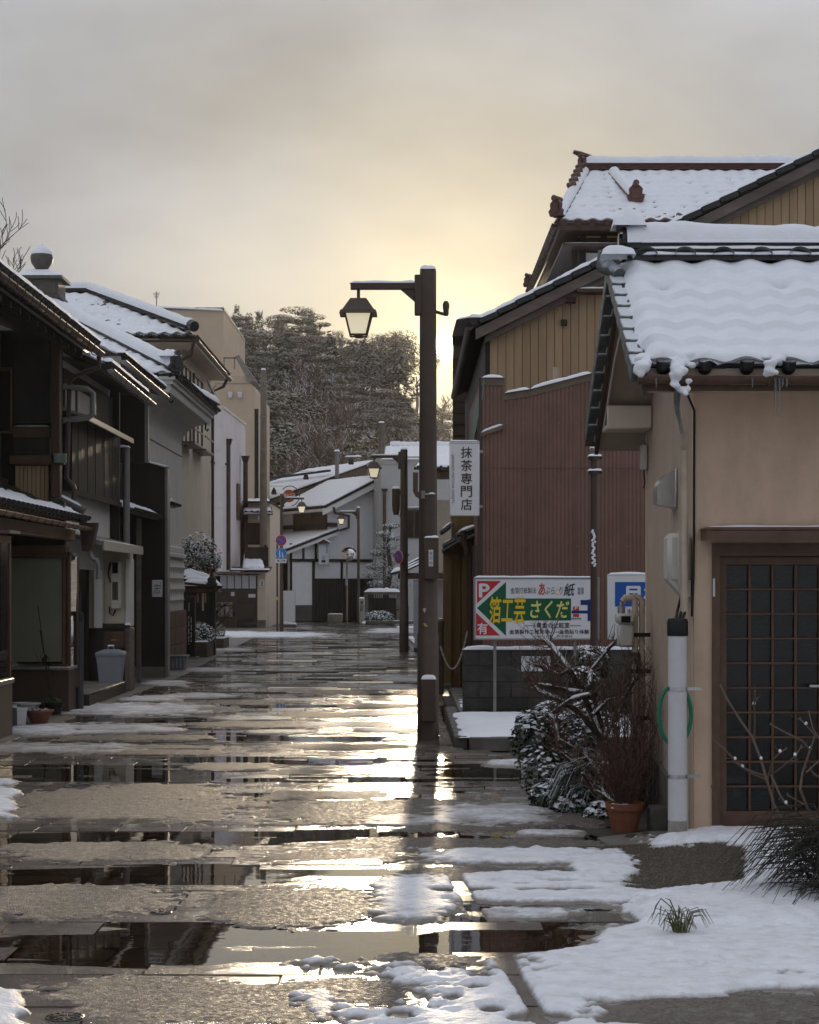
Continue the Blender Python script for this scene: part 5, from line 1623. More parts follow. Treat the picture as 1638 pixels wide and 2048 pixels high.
def disc_sign(name, label, cx, cy, r, Y, kind, group=None, tilt=0.0):
    """round traffic sign: kind 'nopark' or 'walk'"""
    p0 = P(cx, cy, Y)
    t = thing(name, label, 'traffic sign', p0, group)
    M = Matrix.Translation(p0) @ Matrix.Rotation(tilt, 4, 'Z') @ Matrix.Rotation(R(90), 4, 'X')

    def disc(rad, z0, z1, mat, nm):
        m = MB(); m.lathe([(rad, z0), (rad, z1)], 0, 0, 0, 28)
        q = MB(M); q.add(m.v, m.f)
        return part(nm, q, mat, t)
    disc(r, -.01, .0, WHITEP, 'plate')
    if kind == 'nopark':
        disc(r * .96, 0, .002, REDP, 'red_ring'); disc(r * .70, 0, .004, BLUEP, 'blue_field')
        q = MB(M @ Matrix.Rotation(R(-45), 4, 'Z')); q.box(-r * .74, r * .74, -r * .09, r * .09, .0045, .006)
        part('red_slash', q, REDP, t)
    else:
        disc(r * .95, 0, .002, SKYBLUE, 'blue_field')
        q = MB(M)
        for ox, s in ((-.25, 1.0), (.28, .7)):
            q.lathe([(r * .12 * s, .003), (r * .12 * s, .005)], ox * r, r * (.45 if s == 1 else .15), 0, 10)
            q.box(ox * r - r * .10 * s, ox * r + r * .10 * s, r * (-.2 if s == 1 else -.25), r * (.30 if s == 1 else .03), .003, .005)
            q.add([(ox * r - r * .12 * s, r * -.75, .004), (ox * r, r * -.75, .004), (ox * r + r * .06, r * -.2, .004), (ox * r - r * .06, r * -.2, .004)], [(0, 1, 2, 3)])
            q.add([(ox * r + r * .08 * s, r * -.7, .0045), (ox * r + r * .2 * s, r * -.7, .0045), (ox * r + r * .10, r * -.2, .0045), (ox * r + r * .0, r * -.2, .0045)], [(0, 1, 2, 3)])
        part('walking_figure', q, WHITEP, t, smooth=False)
    part('clamp', MB().box(p0.x - .03, p0.x + .03, p0.y + .008, p0.y + .06, p0.z - .05, p0.z + .05), PIPEG, t)
    return t


disc_sign('traffic_sign', 'no parking sign turned aside on the speaker lamp post', 797, 1114, .17, Y2 - .12, 'nopark', tilt=R(-50))
sp = Y4 - .12
disc_sign('traffic_sign', 'round red and blue no parking sign above the blue pedestrian sign', 562, 1081, .205, sp, 'nopark')
disc_sign('traffic_sign', 'round blue pedestrian sign above the plate reading 9-19', 562, 1107, .205, sp, 'walk')
t = thing('time_plate', 'small white plate reading 9-19 under the pedestrian sign', 'sign', P(562, 1122, sp))
part('plate', MB().box(PX(551, sp), PX(573, sp), sp, sp + .01, PZ(1126, sp), PZ(1117.5, sp)), WHITEP, t)
lettering(t, '9-19', 554.5, 1119.3, 570.5, 1124.2, INK, Y=sp, d=.003, bold=.02)
t = thing('slim_post', 'slim brown sign post with a yellow band beside the lamp', 'post', (PX(554, sp), sp + .1, 0))
part('post', MB().lathe([(.032, 0), (.032, PZ(1085, sp))], PX(554, sp), sp + .1, 0, 10), POST, t)
part('yellow_band', MB().lathe([(.036, 0), (.036, .11)], PX(554, sp), sp + .1, PZ(1200, sp), 10), YELP, t)
YR = Y4 + .4
t = thing('round_shop_sign', 'round orange red shop sign with white lettering inside an iron ring', 'sign', P(578, 992, YR))
q = MB(Matrix.Translation(P(578, 992, YR)) @ Matrix.Rotation(R(90), 4, 'X'))
m = MB().lathe([(.235, -.02), (.235, .02)], 0, 0, 0, 28); q.add(m.v, m.f)
part('disc', q, pmat('orange_red_enamel', (.42, .085, .03), .45, .15, 6, dirt=.2), t)
part('ring', MB().tube([P(580 + 19 * math.cos(a), 992 + 20 * math.sin(a), YR) for a in [R(-140) + R(220) * k / 14 for k in range(15)]], .018, 6), POST, t)
lettering(t, '散水そう', 567, 986, 590, 1000, WHITEP, Y=YR, d=.024)

# ---------------------------------------------------------------- nearest house on the other side of the street
def tube_path(name, pts, r, mat, parent, n=8):
    return part(name, MB().tube(pts, r, n), mat, parent)


h1 = thing('dark_timber_house', 'old dark timber house with two snow edged tiled eaves and a glazed display', 'house', (-5.5, 22.5, 0))
part('wall', MB().box(-5.45, -5.35, 15, 26.2, 0, 4.95), BLACKW, h1, smooth=False)
# upper wing wall that faces down the street
part('wing_wall', MB().box(-5.44, -4.70, 25.55, 26.45, 2.72, 5.0), BLACKW, h1, smooth=False)
part('wing_panel', MB().box(PX(28, 25.5), PX(100, 25.5), 25.50, 25.549, PZ(845, 25.5), PZ(690, 25.5)), pmat('smoked_panel', (.020, .020, .021), .45, .5, 3, dirt=.5, dirtcol=(.06, .06, .062), dscale=2.5), h1, smooth=False)
part('wing_panel', MB().box(PX(28, 25.5), PX(100, 25.5), 25.50, 25.549, PZ(908, 25.5), PZ(876, 25.5)), pmat('smoked_panel', (.02, .02, .02)), h1, smooth=False)
part('beam', MB().box(PX(26, 25.5), PX(102, 25.5), 25.47, 25.56, PZ(876, 25.5), PZ(853, 25.5), .008), WOODH, h1)
snow_strip(h1, (PX(28, 25.5), 25.49, PZ(853, 25.5)), (PX(100, 25.5), 25.49, PZ(853, 25.5)), .06, .012, side=(0, 1, 0), seed=2)
part('corner_post', MB().box(PX(103, 25.5), PX(122, 25.5), 25.42, 25.56, 2.8, 5.0, .012), WOODB, h1)
part('beam', MB().box(PX(20, 25.5), PX(130, 25.5), 25.42, 25.54, PZ(930, 25.5), PZ(910, 25.5), .01), WOODH, h1)
part('copper_cap', MB().box(PX(108, 25.4), PX(133, 25.4), 25.36, 25.418, PZ(926, 25.4), PZ(907, 25.4), .006), COPPER, h1)
part('window_frame', MB().box(PX(-15, 25.5), PX(24, 25.5), 25.47, 25.53, PZ(868, 25.5), PZ(735, 25.5), .01), BRONZE, h1)
part('window_pane', MB().box(PX(-12, 25.46), PX(20, 25.46), 25.455, 25.468, PZ(862, 25.46), PZ(742, 25.46)), GLASSD, h1)
xx = PX(30, 25.5)
for k in range(8):
    part('tan_board', MB().box(xx + k * .055, xx + k * .055 + .05, 25.50, 25.545, 2.72, PZ(931, 25.5), .006), PLANKT, h1)
# main roof: eave over the street
rt = part('roof', MB().box(-8.6, -8.5, 14.5, 26.6, 6.6, 6.7), WOODD, h1, smooth=False)
roof_plane(rt, (-4.28, 14.5, 4.93), (-4.28, 26.6, 4.93), (-8.5, 14.5, 6.75), (-8.5, 26.6, 6.75), snow_t=.05, nu=5, nv=3, seed=201, thick=.08, wave=.035, inset=.02)
part('soffit', MB().poly([(-4.36, 14.5, 4.80), (-5.4, 14.5, 5.2), (-5.4, 14.5, 5.24), (-4.36, 14.5, 4.84)], (0, 12.1, 0)), BLACKW, h1, smooth=False)
for k in range(20):
    y_ = 16.3 + k * .52
    part('rafter', MB().poly([(-4.40, y_, 4.72), (-5.4, y_, 5.12), (-5.4, y_, 5.2), (-4.40, y_, 4.80)], (0, .07, 0)), WOODD, h1)
gutter(h1, (-4.20, 14.5, 4.86), (-4.20, 26.55, 4.82), .055, PIPEB, hooks=.42, loops=True)
snow_strip(h1, (-4.26, 14.5, 4.965), (-4.26, 26.5, 4.965), .15, .075, seed=77, seg=.075)
# lower tiled pent roof, wet and black with snow only on its lip
rp = part('pent_roof', MB().box(-5.34, -5.26, 14.5, 26.2, 2.96, 3.05), WOODD, h1, smooth=False)
roof_plane(rp, (-4.36, 14.5, 2.54), (-4.36, 26.3, 2.54), (-5.34, 14.5, 2.98), (-5.34, 26.3, 2.98), snow_t=.04, nu=6, nv=5, seed=203, thick=.06, wave=.03, step=.02, bare_top=.62)
gutter(h1, (-4.30, 14.5, 2.46), (-4.30, 26.25, 2.43), .045, pmat('rusty_gutter', (.16, .085, .045), .4, .4, 20), hooks=.45)
part('verge_roll', MB().tube([(-5.30, 26.3, 3.08), (-4.85, 26.33, 2.86), (-4.40, 26.35, 2.64)], .075, 10), TILE, h1)
snow_strip(h1, (-4.9, 26.34, 2.95), (-4.42, 26.35, 2.72), .10, .035, side=(0, 1, 0), seed=12)
part('lintel', MB().box(-5.2, -4.45, 25.30, 25.5, 2.02, 2.18, .01).box(-4.62, -4.45, 15, 26.0, 2.25, 2.40, .01), WOODH, h1)
part('lintel_wall', MB().box(-5.34, -4.50, 25.42, 25.56, 2.18, 2.75), WOODD, h1, smooth=False)
# display window across the recess
d1x, d2x, yd = PX(22, 25.35), PX(141, 25.35), 25.35
dz0, dz1_ = PZ(1333, yd), PZ(1112, yd)
ds = thing('display_window', 'glazed shop display with blinds and a painted pale reflection on a brown granite base', 'display window', ((d1x + d2x) / 2, 25.8, 0))
part('granite_base', MB().box(d1x - .1, d2x - .03, yd + .04, 26.3, 0, dz0 - .05), GRANITE, ds, smooth=False)
part('sill', MB().box(d1x - .1, d2x + .0, yd - .03, 26.3, dz0 - .048, dz0, .012), ALU, ds)
part('blind', MB().box(d1x - .1, d2x - .115, yd + .06, yd + .07, dz0 + .06, dz1_), CURTAIN, ds, smooth=False)
fld = MB()
for k in range(7):
    z = dz0 + .1 + k * .19
    fld.box(d1x - .1, d2x - .115, yd + .054, yd + .0595, z, z + .012)
part('blind_slat', fld, CURTAIN, ds)
part('pane', MB().box(d1x - .1, d2x - .10, yd + .012, yd + .018, dz0, dz1_), GLASS, ds, smooth=False)
part('pane', MB().box(d2x - .012, d2x - .006, yd + .05, 26.0, dz0, dz1_), GLASS, ds, smooth=False)
part('window_frame', MB().box(d2x - .11, d2x - .06, yd, yd + .05, dz0, dz1_, .006).box(d2x - .045, d2x, yd - .005, yd + .05, dz0, dz1_ + .05, .006).box(d1x - .1, d2x, yd - .005, yd + .05, dz1_, dz1_ + .06, .006).box(d2x - .04, d2x, 25.9, 26.0, dz0 - .3, dz1_, .006), BRONZE, ds)
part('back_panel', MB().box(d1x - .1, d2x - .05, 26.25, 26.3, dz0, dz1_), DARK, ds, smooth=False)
part('model_boat', MB().poly([(PX(92, 25.6), 25.38, dz0 + .01), (PX(106, 25.6), 25.5, dz0 + .01), (PX(104, 25.6), 25.375, dz0 + .1), (PX(98, 25.6), 25.375, dz0 + .16), (PX(90, 25.6), 25.375, dz0 + .1)], (0, .02, 0)), WOODD, ds)
# first display at the street line, mostly outside the picture
yn0, yn1, xn = 17.5, 21.5, -4.40
d0 = thing('display_window', 'street side glazed shopfront with a lace curtain, beside the dark recess', 'display window', (xn, 19.5, 0))
part('granite_base', MB().box(-5.3, xn + .02, yn0, yn1, 0, .58), GRANITE, d0, smooth=False)
part('sill', MB().box(-5.3, xn + .04, yn0, yn1 + .03, .582, .64, .01), ALU, d0)
part('window_frame', MB().box(xn - .03, xn + .01, yn1 - .06, yn1, .64, 2.12, .008).box(xn - .03, xn + .01, yn0, yn1, 2.12, 2.2, .008).box(xn - .02, xn + .005, yn1 - .95, yn1 - .90, .64, 2.12), BRONZE, d0)
part('pane', MB().box(xn - .012, xn - .006, yn0, yn1 - .06, .64, 2.12), GLASS, d0, smooth=False)
part('lace_curtain', MB().box(xn - .16, xn - .15, yn0, yn1 - .05, 1.5, 2.1), pmat('pale_blue_lace', (.52, .58, .60), .8, .2, 20), d0, smooth=False)
part('notice_sheet', MB().box(xn - .02, xn - .017, yn1 - .8, yn1 - .3, 1.0, 1.3), PLASTERB, d0, smooth=False)
part('end_wall', MB().box(-5.3, xn - .05, yn1 - .04, yn1, .64, 2.5), WOODD, d0, smooth=False)
part('lamp_bracket', MB().box(xn - .02, xn + .12, 20.9, 21.45, 2.22, 2.25), ALU, d0)
# pipes at the corner
dp = thing('downpipe_pair', 'brown and grey downpipes between the two old houses', 'downpipe', (-4.4, 26.3, 0))
tube_path('downpipe', [(-4.22, 26.5, 4.78), (-4.22, 26.5, 4.62), (-4.55, 26.5, 4.50), (-4.62, 26.5, 4.42), (-4.66, 26.5, 3.12), (-4.58, 26.5, 3.02), (-4.55, 26.5, 2.94), (-4.60, 26.5, 2.62)], .035, PIPEB, dp)
tube_path('downpipe', [(-4.74, 26.42, 3.9), (-4.74, 26.42, 2.75), (-4.68, 26.42, 2.66)], .033, PIPEG, dp)
tube_path('downpipe', [(-4.72, 26.5, 4.36), (-4.38, 26.5, 4.33), (-4.30, 26.5, 4.27), (-4.30, 26.5, 3.98), (-4.36, 26.5, 3.94), (-4.72, 26.5, 3.90)], .042, PIPEG, dp)
part('hopper', MB().poly([(-4.44, 26.2, 2.50), (-4.20, 26.2, 2.50), (-4.28, 26.2, 2.12), (-4.40, 26.2, 2.12)], (0, .2, 0)), PIPEB, dp)
tube_path('elbow', [(-4.33, 26.3, 2.15), (-4.28, 26.3, 2.02), (-4.22, 26.3, 2.0), (-4.20, 26.3, 1.92), (-4.20, 26.3, 1.74)], .035, PIPEG, dp)
part('guard_pipe', MB().lathe([(.055, 0), (.055, 1.20)], -4.40, 26.0, .0, 14), pmat('dark_grey_pipe', (.045, .047, .055), .4, .15), dp)
part('cap', MB().lathe([(.06, 0), (.06, .09), (.04, .12)], -4.40, 26.0, 1.18, 14), BLACK, dp)
tube_path('cable', [(-4.40, 26.0, 1.28), (-4.40, 26.05, 1.55), (-4.46, 26.1, 1.72), (-4.55, 26.2, 1.74)], .022, BLACK, dp)
part('spot_light', MB().lathe([(.02, 0), (.05, .04), (.05, .09)], -4.52, 26.2, 2.0, 10), ALU, dp)

# ---------------------------------------------------------------- second house: black boards, white plaster, porch
h2 = thing('boarded_house', 'black boarded house over white plaster with a small metal porch roof', 'house', (-5, 28.5, 0))
part('plaster_wall', MB().box(-4.9, -4.75, 26.5, 30.9, 1.9, 4.75), PLASTER, h2, smooth=False)
bd = MB()
y_ = 26.6
while y_ < 30.9:
    bd.box(-4.75, -4.60 + .006 * ((int(y_ * 20)) % 2), y_, y_ + .11, 2.95, 4.02)
    y_ += .115
part('board_cladding', bd, BLACKW, h2, smooth=False, kind='stuff')
part('batten', MB().box(-4.59, -4.56, 26.6, 30.9, 2.90, 2.97), WOODD, h2)
part('batten', MB().box(-4.74, -4.70, 26.55, 30.9, 3.98, 4.62), WOODD, h2, smooth=False)
for a, b in ((26.62, 27.35), (27.6, 28.55), (28.6, 28.9)):
    part('white_panel', MB().box(-4.70, -4.69, a, b, 4.05, 4.42), pmat('cream_panel', (.58, .54, .46), .8, .06, 3, dirt=.2), h2, smooth=False)
can = part('canopy', MB().poly([(-4.75, 26.5, 4.05), (-4.36, 26.5, 3.94), (-4.36, 26.5, 3.97), (-4.75, 26.5, 4.09)], (0, 4.3, 0)), ALU, h2)
part('canopy_edge', MB().box(-4.375, -4.355, 26.5, 30.8, 3.90, 3.972), pmat('pale_edge_trim', (.40, .37, .32), .5, .1), h2)
r2_ = part('roof', MB().box(-8, -7.9, 26.6, 31, 6.2, 6.3), WOODD, h2, smooth=False)
roof_plane(r2_, (-4.18, 26.7, 4.70), (-4.18, 30.75, 4.66), (-8, 26.7, 6.35), (-8, 30.75, 6.35), snow_t=.055, nu=5, nv=3, seed=211, thick=.08, wave=.04, inset=.02)
snow_strip(h2, (-4.16, 26.75, 4.73), (-4.16, 30.7, 4.69), .15, .075, seed=78, seg=.03)
gutter(h2, (-4.10, 26.75, 4.62), (-4.10, 31.2, 4.56), .055, PIPEG, hooks=.45, loops=True, snow=.02, seed=3)
part('soffit', MB().poly([(-4.22, 26.7, 4.60), (-4.8, 26.7, 4.78), (-4.8, 26.7, 4.82), (-4.22, 26.7, 4.64)], (0, 4.1, 0)), WOODD, h2, smooth=False)
part('side_wall', MB().box(-4.9, -4.60, 30.9, 31.0, 0, 4.75), BLACKW, h2, smooth=False)
part('vertical_edge', MB().tube([(-4.50, 31.0, PZ(895, 31)), (-4.50, 31.0, 1.8)], .055, 10), PIPEG, h2)
rough_top_snow(h2, -4.62, -4.44, 30.9, 31.08, PZ(895, 31), .04, 8)
# porch
part('porch_roof', MB().poly([(-4.95, 26.6, 2.40), (-4.18, 26.6, 2.20), (-4.18, 26.6, 2.26), (-4.95, 26.6, 2.46)], (0, 3.9, 0)), ALU, h2)
part('porch_edge', MB().box(-4.19, -4.165, 26.6, 30.5, 2.14, 2.265), pmat('pale_edge_trim', (.4, .4, .4)), h2)
snow_strip(h2, (-4.25, 26.7, 2.275), (-4.25, 30.4, 2.265), .12, .012, seed=13)
YPW = 30.3
part('porch_wall', MB().box(PX(176, YPW), PX(257, YPW), YPW, YPW + .5, PZ(1256, YPW), 2.25), pmat('beige_porch_render', (.52, .46, .36), .8, .08, 3, dirt=.2, dirtcol=(.3, .26, .2)), h2, smooth=False)
part('porch_dado', MB().box(PX(176, YPW), PX(257, YPW), YPW + .01, YPW + .5, 0, PZ(1256, YPW)), BLACKW, h2, smooth=False)
for k in range(6):
    z = .12 + k * .125
    part('dado_board', MB().poly([(PX(176, YPW), YPW + .008, z + .12), (PX(176, YPW), YPW - .012, z), (PX(176, YPW), YPW + .008, z)], (PX(257, YPW) - PX(176, YPW), 0, 0)), BLACKW, h2, smooth=False)
part('dado_cap', MB().box(PX(203, YPW), PX(260, YPW), YPW - .03, YPW + .02, PZ(1258, YPW), PZ(1247, YPW), .008), WOODD, h2)
part('edge_post', MB().box(PX(251, YPW), PX(259, YPW), YPW - .03, YPW + .5, PZ(1253, YPW), PZ(1118, YPW), .008), PLASTER, h2)
part('edge_post', MB().box(PX(250, YPW), PX(260, YPW), YPW - .03, YPW + .5, .02, PZ(1256, YPW), .008), WOODG, h2)
rough_top_snow(h2, PX(250, YPW), PX(261, YPW), YPW - .05, YPW + .05, PZ(1250, YPW), .04, 18)
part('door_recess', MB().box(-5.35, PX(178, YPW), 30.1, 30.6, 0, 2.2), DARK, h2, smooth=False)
part('wall_slot', MB().box(PX(188, YPW), PX(206, YPW), YPW - .06, YPW - .002, PZ(1256, YPW), PZ(1135, YPW), .01), PLASTER, h2)
part('conduit', MB().box(PX(206, YPW), PX(208, YPW), YPW - .03, YPW - .003, PZ(1245, YPW), PZ(1135, YPW)), BOXW, h2)
step = part('porch_step', MB().box(-5.3, -4.36, 26.55, 30.0, 0, .17, .012), WOODD, h2)
part('step_top', MB().box(-5.3, -4.355, 26.54, 30.0, .172, .19, .006), CONC, h2)
mp_ = [(1135, 1165), (1174, 1218)]
for i, (a, b) in enumerate(mp_):
    t = thing('utility_meter', ['ivory electricity meter with a dark face on the porch wall', 'ivory meter cover with a brown window, below the electricity meter'][i], 'meter', P(234, b, YPW))
    part('meter_housing', MB().box(PX(224, YPW), PX(244, YPW), YPW - .12, YPW - .002, PZ(b, YPW), PZ(a - 12, YPW), .02), BOXW, t)
    part('meter_face', MB().box(PX(227, YPW), PX(238, YPW), YPW - .126, YPW - .119, PZ(b - 18, YPW), PZ(a - 10, YPW)), DARK if i == 0 else WOODB, t)
    part('meter_lip', MB().box(PX(223, YPW), PX(245, YPW), YPW - .135, YPW - .02, PZ(b - 10, YPW), PZ(b - 14, YPW), .01), BOXW, t)
    part('cable', MB().tube([P(221, a - 10, YPW - .04), P(216, a + 12, YPW - .04), P(220, b - 2, YPW - .05), P(230, b + 2, YPW - .06)] if i == 0 else [P(219, b - 5, YPW - .04), P(219, b + 8, YPW - .05), P(226, b + 13, YPW - .05), P(231, b + 2, YPW - .06)], .014, 6), BLACK, t)
t = thing('mail_box', 'dark brown mail box on the boarded dado of the porch', 'mail box', P(228, 1296, YPW))
part('box_body', MB().box(PX(209, YPW), PX(250, YPW), YPW - .10, YPW - .015, PZ(1296, YPW), PZ(1263, YPW), .01), WOODB, t)
part('flap', MB().box(PX(211, YPW), PX(248, YPW), YPW - .108, YPW - .099, PZ(1276, YPW), PZ(1265, YPW), .003), WOODB, t)
part('name_mark', MB().box(PX(224, YPW), PX(235, YPW), YPW - .105, YPW - .099, PZ(1281, YPW), PZ(1278, YPW)), pmat('orange_print', (.4, .13, .05), .5), t)
# dustbin
tb = thing('dustbin', 'grey plastic dustbin with a domed lid on the porch step', 'bin', (PX(222, 29.6), 29.6, .19))
xb_ = PX(222, 29.6)
bb = MB()
frustum(bb, xb_, 29.6, .19, .155, .60, .195)
part('bin_body', bb, TRASH, tb, smooth=False)
bb = MB().box(xb_ - .162, xb_ + .0, 29.4, 29.42, .25, .27)
part('bin_rib', MB().box(xb_ - .178, xb_ + .178, 29.418, 29.78, .48, .488), TRASH, tb)
part('bin_rim', MB().box(xb_ - .205, xb_ + .205, 29.395, 29.805, .58, .615, .01), TRASH, tb)
lid = MB(); frustum(lid, xb_, 29.6, .615, .212, .645, .205); frustum(lid, xb_, 29.6, .646, .205, .69, .10)
lo_ = part('bin_lid', lid, TRASH, tb)
part('lid_handle', MB().tube([(xb_ - .05, 29.6, .685), (xb_ - .03, 29.6, .735), (xb_ + .03, 29.6, .735), (xb_ + .05, 29.6, .685)], .014, 6), TRASH, lo_)
rough_top_snow(tb, xb_ - .05, xb_ + .05, 29.55, 29.65, .74, .02, 2)

# ---------------------------------------------------------------- third house: black sleeve walls
h3 = thing('black_sleeve_house', 'dark house front between tall black end walls with a low snowy eave', 'house', (-5, 33, 0))
part('wall', MB().box(-5.3, -5.05, 31.0, 35.6, 0, 5.2), BLACKW, h3, smooth=False)
YV = 35.0
part('sleeve_wall', MB().poly([(PX(252, YV), YV, 0), (PX(334, YV), YV, 0), (PX(334, YV), YV, PZ(936, YV)), (PX(285, YV), YV, PZ(922, YV)), (PX(252, YV), YV, PZ(922, YV))], (0, .3, 0)), BLACKW, h3, smooth=False)
part('sleeve_trim', MB().box(PX(330, YV), PX(336, YV), YV - .03, YV + .3, 0, PZ(934, YV), .008), PIPEG, h3)
snow_strip(h3, (PX(285, YV), YV + .1, PZ(921, YV)), (PX(337, YV), YV + .1, PZ(934, YV)), .3, .02, side=(0, 1, 0), seed=5)
part('sleeve_foot', MB().box(PX(262, YV), PX(329, YV), YV - .03, YV - .002, 0, .2), CONC, h3, smooth=False)
part('upper_sleeve', MB().box(-5.1, PX(296, 33.6), 33.6, 33.8, PZ(925, 33.6), 5.1), BLACKW, h3, smooth=False)
part('sleeve_trim', MB().box(PX(290, 33.6), PX(297, 33.6), 33.56, 33.62, PZ(925, 33.6), PZ(790, 33.6)), PIPEG, h3)
r3_ = part('roof', MB().box(-8, -7.9, 30.8, 35.6, 6.8, 6.9), WOODD, h3, smooth=False)
roof_plane(r3_, (-4.46, 29.9, 5.20), (-4.46, 35.2, 5.20), (-8, 29.9, 6.7), (-8, 35.2, 6.7), snow_t=.05, nu=5, nv=3, seed=221, thick=.08, wave=.04, inset=.02)
snow_strip(h3, (-4.44, 29.9, 5.23), (-4.44, 35.2, 5.23), .15, .075, seed=79, seg=.04)
gutter(h3, (-4.38, 29.8, 5.10), (-4.38, 35.3, 5.06), .05, PIPEG, snow=.015, seed=4)
part('soffit', MB().poly([(-4.5, 29.9, 5.08), (-5.1, 29.9, 5.25), (-5.1, 29.9, 5.3), (-4.5, 29.9, 5.12)], (0, 5.3, 0)), WOODD, h3, smooth=False)
part('eave_end', MB().box(-4.7, -4.42, 29.78, 29.88, 5.02, 5.16), PIPEG, h3)
rp3 = part('pent_roof', MB().box(-5.05, -5.0, 31.1, 34.9, 3.05, 3.1), WOODD, h3, smooth=False)
roof_plane(rp3, (-4.45, 31.1, 2.86), (-4.45, 34.9, 2.86), (-5.05, 31.1, 3.08), (-5.05, 34.9, 3.08), snow_t=.05, nu=5, nv=3, seed=223, thick=.05, wave=.035)
for k in range(12):
    part('lattice_bar', MB().box(-5.045, -5.0, 31.3 + k * .28, 31.36 + k * .28, .3, 2.7), WOODB, h3)
part('post', MB().box(-4.62, -4.55, 33.0, 33.07, 0, 2.8), WOODG, h3)
t = thing('name_board', 'white board with one black brushed character on the black end wall', 'sign', P(315, 1194, YV - .03))
part('board', MB().box(PX(304.5, YV), PX(325, YV), YV - .035, YV - .004, PZ(1194, YV), PZ(1160, YV), .004), WHITEP, t)
lettering(t, '志', 307, 1168, 321, 1187, INK, Y=YV - .035, d=.003)
ii = MB()
for k in range(5):
    ii.box(PX(320.5, YV), PX(322, YV), YV - .037, YV - .0355, PZ(1166 + k * 3, YV), PZ(1164 + k * 3, YV))
part('small_marks', ii, INK, t)
part('red_seal', MB().box(PX(306.5, YV), PX(308.5, YV), YV - .037, YV - .0355, PZ(1190, YV), PZ(1187, YV)), REDP, t)

# ---------------------------------------------------------------- plastered storehouse with curved cornice
ku = thing('plaster_storehouse', 'white plastered storehouse with a sweeping cornice, snowy hip roof and roof turret', 'storehouse', (-7.6, 40.3, 0))
kx, ky0, ky1, kz = -5.10, 37.3, 43.6, 4.85
part('wall', MB().box(-10.5, kx, ky0, ky1, 1.5, kz), PLASTER, ku, smooth=False)
prof_ = [(0.0, kz - .05)] + [(.58 * (1 - math.cos(math.pi / 2 * k / 8)), kz - .05 + .50 * math.sin(math.pi / 2 * k / 8) * 1.0) for k in range(1, 9)] + [(.60, kz + .52), (.60, kz + .60), (.65, kz + .60), (.65, kz + .68), (.70, kz + .68), (.70, kz + .74)]
Pt = []
for o_, z in prof_:
    Pt.append([(-10.5, ky0 - o_, z), (kx + o_, ky0 - o_, z), (kx + o_, ky1 + o_, z), (-10.5, ky1 + o_, z)])
part('cornice', MB().grid(np.array(Pt), 3, len(prof_) - 1), PLASTER, ku, ang=35)
part('cornice_line', MB().box(-10.5, kx + .012, ky0 - .012, ky1, kz - .32, kz - .30), WOODG, ku)
ex0, ey0, ey1, ez = kx + .74, ky0 - .70, ky1 + .70, kz + .76
apx, apy, apz = -7.62, 40.4, 7.55
rk = part('roof', MB().box(-8.2, -7.0, 39.8, 41.0, 6.6, 7.2), WOODD, ku, smooth=False)
exl = 2 * apx - ex0
roof_plane(rk, (ex0, ey0, ez), (ex0, ey1, ez), (apx + .3, apy - .3, apz - .2), (apx + .3, apy + .3, apz - .2), snow_t=.045, nu=5, nv=5, seed=231, wave=.045, step=.035, inset=.03)
roof_plane(rk, (exl, ey0, ez), (ex0, ey0, ez), (apx - .3, apy - .3, apz - .2), (apx + .3, apy - .3, apz - .2), snow_t=.045, nu=5, nv=5, seed=232, wave=.045, step=.035, lens=.12, inset=.03)
roof_plane(rk, (ex0, ey1, ez), (exl, ey1, ez), (apx + .3, apy + .3, apz - .2), (apx - .3, apy + .3, apz - .2), snow_t=.06, nu=2, nv=2, seed=233, eave=False)
ridge(rk, (apx + .25, apy - .28, apz - .15), (ex0 - .05, ey0 + .12, ez + .12), r=.12, snow=.10, bands=1, seed=31, name='hip_ridge')
onigawara(rk, (ex0 - .05, ey0 + .10, ez + .20), (.7, -.7, 0), 1.0)
rough_top_snow(rk, ex0 - .35, ex0 + .05, ey0 + .0, ey0 + .4, ez + .36, .12, 6)
ridge(rk, (apx + .25, apy + .28, apz - .15), (ex0 - .05, ey1 - .12, ez + .12), r=.12, snow=.08, bands=1, seed=32, name='hip_ridge')
part('roof_hook', MB().tube([(kx + .56, ky0 - .4, kz + .45), (kx + .56, ky0 - .4, kz + .30), (kx + .60, ky0 - .4, kz + .26), (kx + .62, ky0 - .4, kz + .32)], .02, 6), BLACK, ku)
part('roof_hook', MB().tube([(kx + .54, ky1, kz + .45), (kx + .54, ky1, kz + .30), (kx + .58, ky1, kz + .26), (kx + .60, ky1, kz + .32)], .02, 6), BLACK, ku)
# turret with a ball finial on top
zt0 = PZ(590, 40.4)
VERD = pmat('weathered_copper_turret', (.085, .075, .065), .5, .35, 9, dirt=.5, dirtcol=(.09, .13, .11), dscale=4)
tu = part('turret', MB().box(apx - .42, apx + .42, apy - .42, apy + .42, apz - .25, zt0 + .05, .01).box(apx - .46, apx + .46, apy - .46, apy + .46, zt0 - .12, zt0 - .05, .01), VERD, ku)
for sx in (-.21, .21):
    part('turret_panel', MB().box(apx + sx - .16, apx + sx + .16, apy - .435, apy - .422, zt0 - .03, zt0 + .22, .004), VERD, tu)
part('turret_body', MB().box(apx - .42, apx + .42, apy - .42, apy + .42, zt0 + .05, zt0 + .27, .008), VERD, tu)
rt_ = MB(); frustum(rt_, apx, apy, zt0 + .27, .52, zt0 + .33, .50); frustum(rt_, apx, apy, zt0 + .332, .49, zt0 + .43, .22)
part('turret_roof', rt_, VERD, tu)
sn = MB(); frustum(sn, apx, apy, zt0 + .335, .505, zt0 + .37, .47); frustum(sn, apx, apy, zt0 + .371, .46, zt0 + .50, .20)
part('snow_cap', sn, SNOW, tu)
